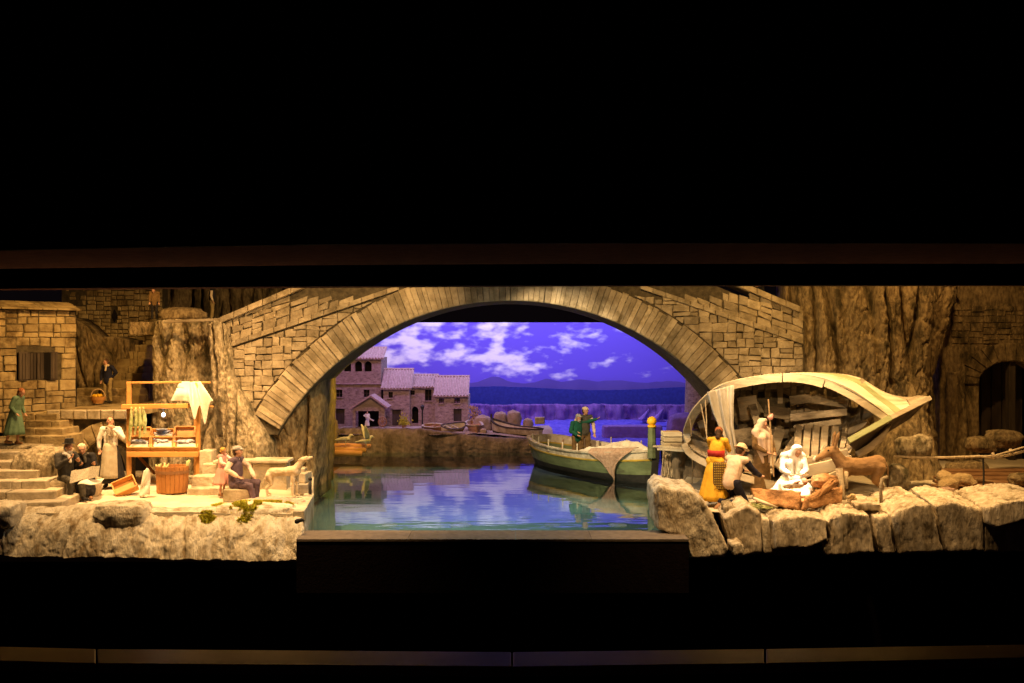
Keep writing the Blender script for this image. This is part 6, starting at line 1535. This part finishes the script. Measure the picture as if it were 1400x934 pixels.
# back and lower side: broken strakes with gaps
for (v0, v1, pieces) in ((.42,.49,((.05,.20),(.33,.58),(.66,1))), (.49,.56,((.04,.16),(.30,.45),(.47,.74),(.8,1))), (.56,.63,((.05,.26),(.42,.60),(.63,.95))), (.63,.71,((.06,.2),(.27,.40),(.5,.86))), (.71,.79,((.05,.3),(.36,.58),(.6,.84))), (.79,.88,((.05,.4),(.43,.8))), (.88,.988,((.04,.46),(.5,.80)))):
    for a, b_ in pieces: strake(v0, v1, a, b_, 'wood_grey', jag=1)
# ribs
for k in range(13):
    s = .14+.055*k; vmax = .96 if k % 3 else .7; vmin = 0.03; mb = MB(); pts = [HP(s, vmin+(vmax-vmin)*j/20, .03) for j in range(21)]
    for j in range(20): mb.bar(pts[j], pts[j+1]+(pts[j+1]-pts[j])*.05, .034, .030, up=(0,1,.3))
    mb.build('rib', M['wood_grey'], hull)
# gunwale boards along the upper rim: long curved pieces
def rim(curve, s0, s1, mt, hi=.046, dep=.030, nm='gunwale', n=26):
    rows = []
    for k in range(n+1):
        s = s0+(s1-s0)*k/n; p = cr_(curve, s); tan = (cr_(curve, min(1, s+.01))-cr_(curve, max(0, s-.01))).normalized(); fw = V3((0,-1,0)); fw = (fw-tan*fw.dot(tan)).normalized(); up = tan.cross(fw); up = up if up.z > 0 or abs(up.z) < .15 else -up
        if curve is U and up.z < 0: up = -up
        rows.append([p+fw*dep/2+up*hi*.1, p+fw*dep/2-up*hi*.9, p-fw*dep/2-up*hi*.9, p-fw*dep/2+up*hi*.1])
    mb = MB()
    for r in rows: mb.v += [tuple(q) for q in r]
    for k in range(n):
        for j in range(4): j2 = (j+1) % 4; mb.f.append((k*4+j, k*4+j2, (k+1)*4+j2, (k+1)*4+j))
    mb.f.append((0,1,2,3)); mb.f.append(tuple(n*4+j for j in (3,2,1,0)))
    return mb.build(nm, M[mt], hull)
rim(U, 0.01, .19, 'wood_cream'); rim(U, .195, .48, 'wood_cream', .052); rim(U, .485, .66, 'wood_cream', .050); rim(U, .665, 1, 'wood_cream', .038)
rim(Lw, 0.01, .40, 'wood_cream', .040); rim(Lw, .42, .74, 'wood_cream', .05)
# thin batten on the outer side, stem bar and tip
tip = W(1272, 544, 5.98); e1 = W(1218, 571, 5.94); e2 = W(1160, 603, 5.90)
mb = MB(); mb.bar(tip, e1, .026, .022, up=(0,-1,.4)); mb.build('stem', M['wood_cream'], hull)
mb = MB(); mb.bar(e1+V3((-.004,-.006,0)), e2, .032, .024, up=(0,-1,.6)); mb.build('stem_lower', M['plank_green'], hull)
mb = MB(); a, b_, c_, d_ = W(1271,546,6.0), W(1160,606,5.93), W(1172,618,6.05), W(1245,572,6.12); mb.hexa([a, b_, c_, d_]+[p+V3((0,.02,0)) for p in (a, b_, c_, d_)]); mb.build('stem_cheek', M['wood_dark'], hull)
mb = MB(); mb.tube([W(1172,622,6.02), W(1190,612,6.02), W(1205,598,6.02), W(1216,578,6.02)], [.022,.024,.022,.018], 8); mb.build('knee', M['wood_grey'], hull, True)
mb = MB(); mb.hexa([W(1240,546,6.08), W(1258,541,6.04), W(1274,543,6.0), W(1246,555,6.0)]+[p+V3((0,.03,.002)) for p in (W(1240,546,6.08), W(1258,541,6.04), W(1274,543,6.0), W(1246,555,6.0))]); bevel(mb.build('stem_cap', M['wood_grey'], hull), .003)
# loose inner timbers seen inside
def ibar(a, b_, w_, h_, mt='wood_grey', nm='timber'):
    mb = MB(); mb.bar(a, b_, w_, h_, up=(0,-1,0)); bevel(mb.build(nm, M[mt], hull), .003)
ibar(W(1045,562,6.55), W(1080,566,6.55), .075, .016); ibar(W(1028,553,6.60), W(1036,580,6.55), .05, .02); ibar(W(1080,571,6.45), W(1158,563,6.36), .045, .02)
ibar(W(1080,548,6.62), W(1110,544,6.56), .06, .018); ibar(W(1110,545,6.56), W(1160,552,6.40), .06, .018); ibar(W(1086,585,6.48), W(1150,576,6.36), .035, .03)
ibar(W(1050,636,6.35), W(1066,588,6.50), .07, .018); ibar(W(1062,640,6.3), W(1088,600,6.42), .05, .018)
for k, px in enumerate((1092,1104,1116,1128,1142)): ibar(W(px-3,626,6.25+.01*k), W(px,582,6.42-.02*k), .042, .022, nm='frame_timber')
ibar(W(1095,632,6.12), W(1160,618,6.05), .045, .03); ibar(W(1104,644,5.98), W(1166,630,5.92), .07, .02, 'wood_cream'); ibar(W(1118,630,6.05), W(1130,612,6.2), .03, .02)
ibar(W(1004,600,6.6), W(1036,596,6.7), .12, .012); ibar(W(958,575,6.5), W(966,600,6.5), .05, .012); ibar(W(945,606,6.45), W(1000,622,6.4), .06, .012); ibar(W(1010,560,6.75), W(1036,556,6.75), .16, .012)
mb = MB(); mb.hexa([W(992,532,7.12), W(1240,540,7.0), W(1220,650,6.95), W(960,650,7.0)]+[p+V3((0,.02,0)) for p in (W(992,532,7.12), W(1240,540,7.0), W(1220,650,6.95), W(960,650,7.0))]); 
# curtain
P = []
for j in range(29):
    v = j/28; row = []
    for i in range(29):
        u = i/28; l = float(np.interp(v, [0,.25,.5,.62,.8,1], [966,974,985,992,994,996])); r_ = float(np.interp(v, [0,.25,.5,.62,.8,1], [1004,1003,1003,1005,1009,1012])); py = (536-10*u)*(1-v)+(642+2*math.sin(u*12))*v
        row.append(W(l+(r_-l)*u, py, 6.15-.014*math.sin(u*15+v*1.5)-.006*math.sin(u*31+v)-.05*v))
    P.append(row)
mb = MB(); mb.grid(P); o = mb.build('curtain', M['canvas_white'], smooth=True); solid(o, .004, 1); tag(o, 'gathered cream curtain hanging from the wreck rim', 'curtain')
for k, (a, b_, lb) in enumerate(((W(958,552,6.30), W(968,608,6.1), 'slanting thin rope inside the left end of the wreck'), (W(964,545,6.28), W(966,600,6.12), 'upright thin rope behind the yellow robe'), (W(943,572,6.3), W(945,596,6.3), 'short thin rope at the left tip of the wreck'), (W(946,618,6.4), W(946,664,6.6), 'loose rope end hanging from the wreck to the water'))):
    mb = MB(); mb.tube([a, a.lerp(b_, .5)+V3((.004,0,-.002)), b_], .0032, 5); tag(mb.build('rope', M['rope']), lb, 'rope', 'ropes on the wreck')

# ------------------------------------------------------------------ figures at the wreck
ZG = ZRt+.004
# robed visitor in yellow, seen from behind
person('robed visitor in yellow with red sash and beaded shawl, back turned', (W(978,694,5.78).x, 5.78, ZG), R(150), 0.46,
    dict(che=(0,-.10,1.20), nec=(0,-.19,1.38), hea=(.0,-.24,1.49), face=(.2,-.8,-.55), shL=(.17,-.15,1.33), shR=(-.17,-.15,1.33), elL=(.2,-.32,1.12), haL=(.12,-.48,1.22), elR=(-.2,-.32,1.12), haR=(-.12,-.48,1.22)),
    [('bodice','cloth_yellow'), ('trousers','cloth_yellow'), ('robe','cloth_yellow',.08,.33,.28,(0,.08,0)), ('sash','cloth_red',.5), ('kerchief','hair_red'), ('scarf','cloth_grey'), ('shoes','cloth_brown')], 'hair_brown', hairlen=.16)
vis = [o for o in bpy.data.objects if o.name.startswith('person') and 'beaded shawl' in o.get('label', '')][0]
vox = W(978,694,5.78).x
P = [[W(974.5+i*25.5/10*1.0+.6*j/12, 632+j*38/12, 5.70+.045*((i-4)/6)**2-.004*math.sin(i*1.9)+.0*j) for i in range(11)] for j in range(13)]
mb = MB(); mb.grid(P); o = mb.build('shawl_panel', M['cloth_brown'], vis, smooth=True); solid(o, .006, 1)
mb = MB()
for j in range(11):
    for i in range(9): mb.ell(W(977+i*2.6+.6*j/12, 634.5+j*3.3, 5.688+.045*((i+1-4)/6)**2), (.0042,.004,.0036), None, 6, 4)
o = mb.build('beads', M['boat_yellow'], vis, smooth=True); o['kind'] = 'stuff'

# kneeling man
KN = dict(STAND, pel=(0,.08,.46), che=(0,-.04,.76), nec=(0,-.15,.93), hea=(0,-.23,1.04), face=(0,-.9,-.42), shL=(.19,-.12,.88), shR=(-.19,-.12,.88), elL=(.27,-.30,.66), haL=(.18,-.56,.62), elR=(-.27,-.30,.66), haR=(-.2,-.56,.56),
    hiL=(.1,.06,.46), hiR=(-.1,.06,.46), knL=(.12,-.20,.10), knR=(-.12,-.18,.10), anL=(.12,.22,.10), anR=(-.12,.24,.10), toeL=(0,.6,-.3), toeR=(0,.6,-.3))
person('kneeling man in cream vest and hat with navy sleeves bowing to the right', (W(1002,694,5.70).x, 5.70, ZG-.01), R(128), 0.52, dict(),
    [('shirt','cloth_navy'), ('waistcoat','cloth_pinkcream'), ('trousers','cloth_navy'), ('brimhat','cloth_cream'), ('shoes','wood_brown')], 'hair_brown', KN)
# hooded man with a staff
person('standing hooded man in brown robe holding a long staff', (W(1041,660,6.02).x, 6.02, ZG), R(30), 0.47,
    dict(hea=(.0,-.04,1.575), face=(.35,-.9,-.35), elR=(-.24,-.05,1.12), haR=(-.08,-.24,1.0), elL=(.25,-.05,1.14), haL=(.14,-.25,.98)),
    [('jacket','cloth_brown'), ('robe','cloth_brown',.04,.24,.22), ('veil','cloth_pinkcream',.62)], 'hair_brown', beard='hair_grey')
mb = MB(); mb.tube([W(1058,652,5.93), W(1055,610,5.93), W(1050.5,546,5.93)], .0045, 6); stf = tag(mb.build('staff', M['wood']), 'long thin wooden staff beside the hooded man', 'staff')
mb = MB(); c = W(1053, 571, 5.93); mb.ell(c, (.018,.016,.017)); mb.ell(c+V3((.010,0,.013)), (.010,.010,.011)); tag(blob('gourd', mb, .004, M['cloth_pink'], None, local=False), 'small pinkish gourd tied to the staff', 'gourd')
# seated mother in white
person('seated woman in a bright white veil and gown bending over the baby', (W(1088,694,5.78).x, 5.84, ZG-.012), R(-5), 0.475,
    dict(hea=(.05,-.14,1.10), nec=(0.02,-.05,.98), face=(.35,-.8,-.55), che=(0,-.01,.80), haL=(.10,-.36,.66), haR=(-.12,-.36,.66), knL=(.20,-.36,.36), knR=(-.22,-.36,.36), anL=(.14,-.50,.12), anR=(-.14,-.50,.12), pel=(0,.02,.42), hiL=(.10,0,.40), hiR=(-.10,0,.40)),
    [('jacket','cloth_white'), ('lap','cloth_white'), ('veil','cloth_white',.40), ('gown','cloth_white')], 'hair_brown', SIT)
mb = MB(); c = W(1086, 662, 5.64); mb.cap(c+V3((-.035,0,-.006)), c+V3((.025,0,.004)), .022, .026); mb.ell(c+V3((.055,-.003,.014)), (.021,.020,.022)); mb.ell(c+V3((.058,-.022,.012)), (.005,.005,.005)); 
bb = thing('baby', 'baby wrapped in white cloth in the seated woman\'s arms', 'baby', c)
mb = MB(); mb.ell(c+V3((.055,-.003,.014)), (.021,.020,.022)); mb.ell(c+V3((.056,-.023,.012)), (.004,.005,.004)); mb.cap(c+V3((.03,0,.006)), c+V3((.05,0,.012)), .012, .012); mb.cap(c+V3((0,-.02,.012)), c+V3((.02,-.03,.02)), .008, .006); blob('body', mb, .004, M['skin'], bb, local=False)
mb = MB(); mb.cap(c+V3((-.05,0,-.008)), c+V3((.028,0,.002)), .020, .026); blob('swaddling', mb, .005, M['canvas_white'], bb, .004, 60, 1, 2, 1, local=False)
# trough of driftwood
mg = thing('manger', 'rough orange-brown driftwood manger before the woman in white', 'manger', (W(1090,694,5.62).x, 5.64, ZG))
def mhex(a, b_, c_, d_, th, nm):
    """slab front a-b (bottom), c-d (top) with thickness back"""
    o = None; P = []
    for j in range(9):
        v = j/8; P.append([a.lerp(b_, i/20).lerp(d_.lerp(c_, i/20), v)+V3((0, .012*fbm(V3((i*.3, v*3, len(nm))), 3), .008*fbm(V3((i*.4, v*2, 4)), 2))) for i in range(21)])
    mb = MB(); mb.grid(P); o = mb.build(nm, M['manger'], mg, smooth=True); solid(o, th, 1); return o
mhex(W(1034,688,5.62), W(1094,698,5.50), W(1096,672,5.54), W(1026,668,5.68), .035, 'front_side')
mhex(W(1094,698,5.50), W(1150,688,5.62), W(1152,664,5.66), W(1100,680,5.54), .03, 'end_side')
mhex(W(1096,692,5.52), W(1106,690,5.54), W(1146,657,5.60), W(1134,658,5.60), .03, 'corner_board')
mb = MB(); a, b_, c_, d_ = W(1034,686,5.66), W(1094,694,5.54), W(1150,684,5.68), W(1120,676,5.9); mb.hexa([a, b_, c_, d_]+[p+V3((0,0,.03)) for p in (a, b_, c_, d_)]); mb.build('bed', M['manger'], mg)
tag(rock('driftwood', M['manger'], W(1128,658,5.72), (.13,.10,.07), 44, 14, .3, .25), 'knobbly driftwood knot at the right end of the manger', 'driftwood')
mb = MB(); mb.tube([W(1030,681,5.56), W(1046,688,5.52), W(1063,694,5.49)], [.008,.011,.005], 6); tag(mb.build('driftwood', M['wood_cream'], smooth=True), 'thin pale driftwood stick before the manger', 'driftwood')
rg = random.Random(13); mb = MB()
for k in range(260):
    a = W(rg.uniform(1030,1060), rg.uniform(686,694), 5.60+rg.uniform(-.06,.06)); a.z = ZG+rg.uniform(0,.02); t = rg.uniform(0,3.14); mb.tube([a, a+V3((math.cos(t)*.05, math.sin(t)*.03, rg.uniform(0,.012)))], .0018, 3, False)
tag(mb.build('straw', M['greens'], fix=False), 'loose straw on the ground before the manger', 'straw', kind='stuff')

# donkey
def donkey():
    S_ = .205
    t = thing('donkey', 'brown donkey standing beside the woman in white', 'donkey', (W(1180,690,5.74).x, 5.80, ZG-.005), None, 0, S_)
    mb = MB(); z = 1.08
    mb.cap((.42,0,z), (.0,0,z-.05), .27, .25); mb.cap((.0,0,z-.05), (-.40,0,z-.02), .25, .27); mb.ell((.50,0,z+.02), (.26,.22,.28)); mb.ell((-.42,0,z-.06), (.24,.20,.30))
    mb.cap((-.52,0,z+.10), (-.72,0,z+.36), .20, .145); mb.cap((-.72,0,z+.40), (-.86,0,z+.40), .15, .135); mb.cap((-.86,0,z+.38), (-1.16,0,z+.22), .125, .085); mb.ell((-1.22,0,z+.19), (.09,.085,.08))
    for sg in (-1, 1):
        mb.cap((-.74,.09*sg,z+.50), (-.66,.16*sg,z+.86), .05, .055); mb.cap((-.66,.16*sg,z+.86), (-.63,.17*sg,z+.98), .05, .015)
        o = .05*sg
        mb.cap((-.46,.12*sg,z-.14), (-.46+o,.12*sg,z-.52), .14, .08); mb.cap((-.46+o,.12*sg,z-.52), (-.46+o,.12*sg,.14), .07, .05); mb.cap((-.46+o,.12*sg,.12), (-.50+o,.12*sg,.05), .06, .065)
        mb.cap((.52,.13*sg,z-.06), (.44+o,.13*sg,z-.42), .18, .10); mb.cap((.44+o,.13*sg,z-.42), (.64+o,.13*sg,z-.62), .085, .065); mb.cap((.64+o,.13*sg,z-.62), (.60+o,.13*sg,.14), .058, .05); mb.cap((.60+o,.13*sg,.12), (.56+o,.13*sg,.05), .06, .065)
    blob('body', mb, .028, M['donkey'], t, .015, 6, 1, 3, 1)
    mb = MB(); mb.tube([(.70,0,z+.12), (.80,.0,z-.05), (.80,-.02,z-.40)], [.035,.028,.022], 8); tl = mb.build('tail', M['donkey'], t, True, True)
    mb = MB(); mb.cap((.80,-.02,z-.40), (.78,-.03,z-.66), .035, .03); mb.build('tuft', M['hair_brown'], tl, True, True)
    mb = MB(); mb.cap((-1.24,0,z+.20), (-1.27,0,z+.17), .075, .065); blob('muzzle', mb, .02, M['cloth_white'], t)
    mb = MB()
    for k in range(9): u = k/8; mb.cap((-.50-.22*u,0,z+.30+.24*u), (-.52-.22*u,0,z+.36+.24*u), .035, .025)
    blob('mane', mb, .02, M['hair_brown'], t)
    for sg in (-1, 1):
        e = MB(); e.ell((-.92,.115*sg,z+.44), (.028,.018,.025), None, 8, 6); e.build('eye', M['cloth_black'], t, True, True)
donkey()
def lamb(label, px, py, D, rz, sc, head):
    t = thing('lamb', label, 'lamb', (W(px,py,D).x, D, ZG-.003), 'lambs by the donkey', rz, sc)
    mb = MB(); mb.cap((-.25,0,.24), (.25,0,.24), .24, .23); mb.cap((-.3,0,.30), (-.46,0,.52*head), .15, .11); mb.cap((-.46,0,.54*head), (-.64,0,.48*head), .11, .07)
    for sg in (-1, 1): mb.cap((-.44,.09*sg,.60*head), (-.40,.22*sg,.58*head), .045, .025); mb.cap((-.2,.2*sg,.08), (-.48,.17*sg,.06), .065, .05); mb.cap((.25,.2*sg,.10), (.0,.25*sg,.06), .085, .05)
    mb.cap((.45,0,.22), (.54,0,.12), .06, .04)
    blob('body', mb, .026, M['lamb'], t, .03, 14, 2, 2, 1)
    for sg in (-1, 1): e = MB(); e.ell((-.55,.085*sg,.55*head), (.02,.015,.02), None, 8, 6); e.build('eye', M['cloth_black'], t, True, True)
lamb('resting lamb with raised head on the slab below the donkey', 1178, 688, 5.60, R(12), .125, 1.1)
lamb('small lamb curled behind the resting lamb', 1196, 684, 5.68, R(-150), .10, .8)
# manger-side post and crooked stick
mb = MB(); mb.tube([W(1147,640,5.74), W(1150,676,5.72), W(1154,690,5.70)], [.020,.022,.024], 8); mb.tube([W(1157,645,5.75), W(1156,668,5.72)], [.012,.014], 8); tag(mb.build('tree_stump', M['wood_grey'], smooth=True), 'split weathered stump between the manger and the donkey', 'stump')
mb = MB(); mb.tube([W(1205,694,5.62), W(1204,668,5.62), W(1206,655,5.62), W(1213,652,5.64)], [.010,.010,.011,.009], 8); tag(mb.build('crooked_stick', M['wood_grey'], smooth=True), 'crooked stick post standing behind the donkey tail', 'stick')

# ------------------------------------------------------------------ right yard
mb = MB(); mb.tube([W(1222,624,6.1), W(1260,626,6.06), W(1300,625.5,6.02), W(1340,624,6.0), W(1360,626,5.98), W(1385,621,5.95), W(1415,613,5.9)], [.007,.008,.008,.008,.008,.008,.008], 8)
mb.tube([W(1344,624,6.0), W(1360,623,5.97), W(1388,615,5.93), W(1415,607,5.9)], .006, 6)
for px, py in ((1358,624), (1382,619)): mb.tube([W(px-1,py-5,5.95), W(px+2,py+4,5.95)], .009, 6)
tag(mb.build('branch_rail', M['rope'], smooth=True), 'long bare branch used as a rail at the right', 'rail')
mb = MB(); mb.tube([W(1344.5,677,6.0), W(1345,646,6.0), W(1344,626,6.0)], .0055, 6); tag(mb.build('rail_post', M['iron']), 'thin dark post under the branch rail', 'post')
for px0, px1, py, D, lb in ((1224,1400,675.5,5.86,'long pale plank along the front of the right yard'),(1240,1420,682,5.74,'lower pale plank behind the split rocks')):
    mb = MB(); mb.bar(W(px0,py,D), W(px1+20,py-1,D), .06, .016); tag(bevel(mb.build('plank', M['wood_cream']), .003), lb, 'plank')
mb = MB(); mb.bar(W(1222,673,5.82), W(1238,681,5.72), .012, .012); tag(mb.build('stick', M['wood_grey']), 'short stick at the left end of the long planks', 'stick')
fl = thing('plank_floor', 'brown plank floor of the right yard', 'floor', (W(1350,660,6.4).x, 6.4, ZRt+.02))
rg = random.Random(19)
for k in range(7):
    y = 6.02+.13*k; mb = MB(); mb.box((W(1365,660,y).x+rg.uniform(-.02,.02), y, ZRt+.012+.008*k), (.80, .126, .016)); bevel(mb.build('plank', M['wood_brown'], fl), .003)
mb = MB()
for (px, py, r_, D) in ((1291,652,.052,6.2),(1300,662,.048,6.16),(1311,655,.045,6.18),(1322,656,.046,6.16),(1290,664,.04,6.14),(1330,660,.03,6.14)): mb.ell(W(px,py,D), (r_,r_*.9,r_*.85))
o = blob('sack_heap', mb, .010, M['lamb'], None, .012, 18, 3, 2, 1, local=False); tag(o, 'heap of tan stuffed sacks beside the cliff foot', 'sacks')
mb = MB(); mb.cap(W(1287,671,6.05), W(1302,671,6.05), .022, .02); tag(blob('sack', mb, .008, M['net_pink'], None, .008, 20, 1, 2, 1, local=False), 'small pinkish sack before the tan heap', 'sack')
mb = MB(); mb.cap(W(1336,657,6.2), W(1357,659,6.2), .018, .008); tag(blob('sack', mb, .007, M['donkey'], None, .005, 20, 2, 2, 1, local=False), 'slim brown bundle right of the tan heap', 'bundle')
for px, py, s_, sd, lb in ((1308,640,.10,1,'grey stone behind the tan sacks'),(1330,640,.13,2,'low stone by the gateway foot'),(1372,600,.16,3,'dark boulder inside the gateway'),(1340,608,.14,4,'dark boulder at the left of the gateway'),(1395,655,.10,5,'stone on the plank floor at the right edge')):
    D = 6.9 if sd not in (5,) else 6.25; tag(rock('boulder', M['rock_dark'], W(px,py,D), (s_*1.3,s_,s_*.7), sd+200, 12, .35, .2), lb, 'boulder')

# ------------------------------------------------------------------ moss, laid on the rock surfaces below it
from mathutils.bvhtree import BVHTree
def surface(objs):
    V = []; Fs = []
    for o in objs:
        b0 = len(V); V += [tuple(v.co) for v in o.data.vertices]; Fs += [tuple(b0+k for k in p.vertices) for p in o.data.polygons]
    return BVHTree.FromPolygons(V, Fs)
SURF = surface([o for o in bpy.data.objects if o.type == 'MESH' and o.parent is None and (o.name.startswith('ground') or o.name.startswith('rock_ledge') or 'moss before' in o.get('label', '') or 'flat pale boulder' in o.get('label', ''))])
def moss(name, label, px, py, D, w_, d_, n, seed):
    rg = random.Random(seed); c = W(px, py, D); mb = MB()
    for k in range(n):
        a = rg.uniform(0, 6.28); r = math.sqrt(rg.random()); x = c.x+math.cos(a)*r*w_; y = D+math.sin(a)*r*d_
        if fbm(Vector((x*16, y*16, seed)), 3) < -0.12: continue
        hit = SURF.ray_cast(Vector((x, y, 0.6)), Vector((0, 0, -1)))
        if hit[0] is None: continue
        z = hit[0].z-0.002; h = rg.uniform(0.010, 0.026)*(1-0.5*r); t = rg.uniform(0, 3.14); dx, dy = math.cos(t)*0.006, math.sin(t)*0.006
        mb.add([(x-dx,y-dy,z),(x+dx,y+dy,z),(x+rg.uniform(-.012,.012),y+rg.uniform(-.012,.012),z+h)], [(0,1,2)])
    o = mb.build(name, M['moss'], fix=False); tag(o, label, 'moss', kind='stuff')
moss('moss', 'yellow-green moss spilling over the rock before the seated man', 336, 696, 5.53, 0.085, 0.10, 4200, 1)
moss('moss', 'thin line of moss along the quay stones by the pink net', 380, 694, 5.62, 0.13, 0.018, 1800, 2)
moss('moss', 'moss patch beside the girl in pink', 303, 684, 5.72, 0.055, 0.05, 1100, 3)
moss('moss', 'small moss tuft on the bright front ledge', 284, 703, 5.46, 0.045, 0.035, 800, 4)

bpy.data.scenes.remove(WORK)
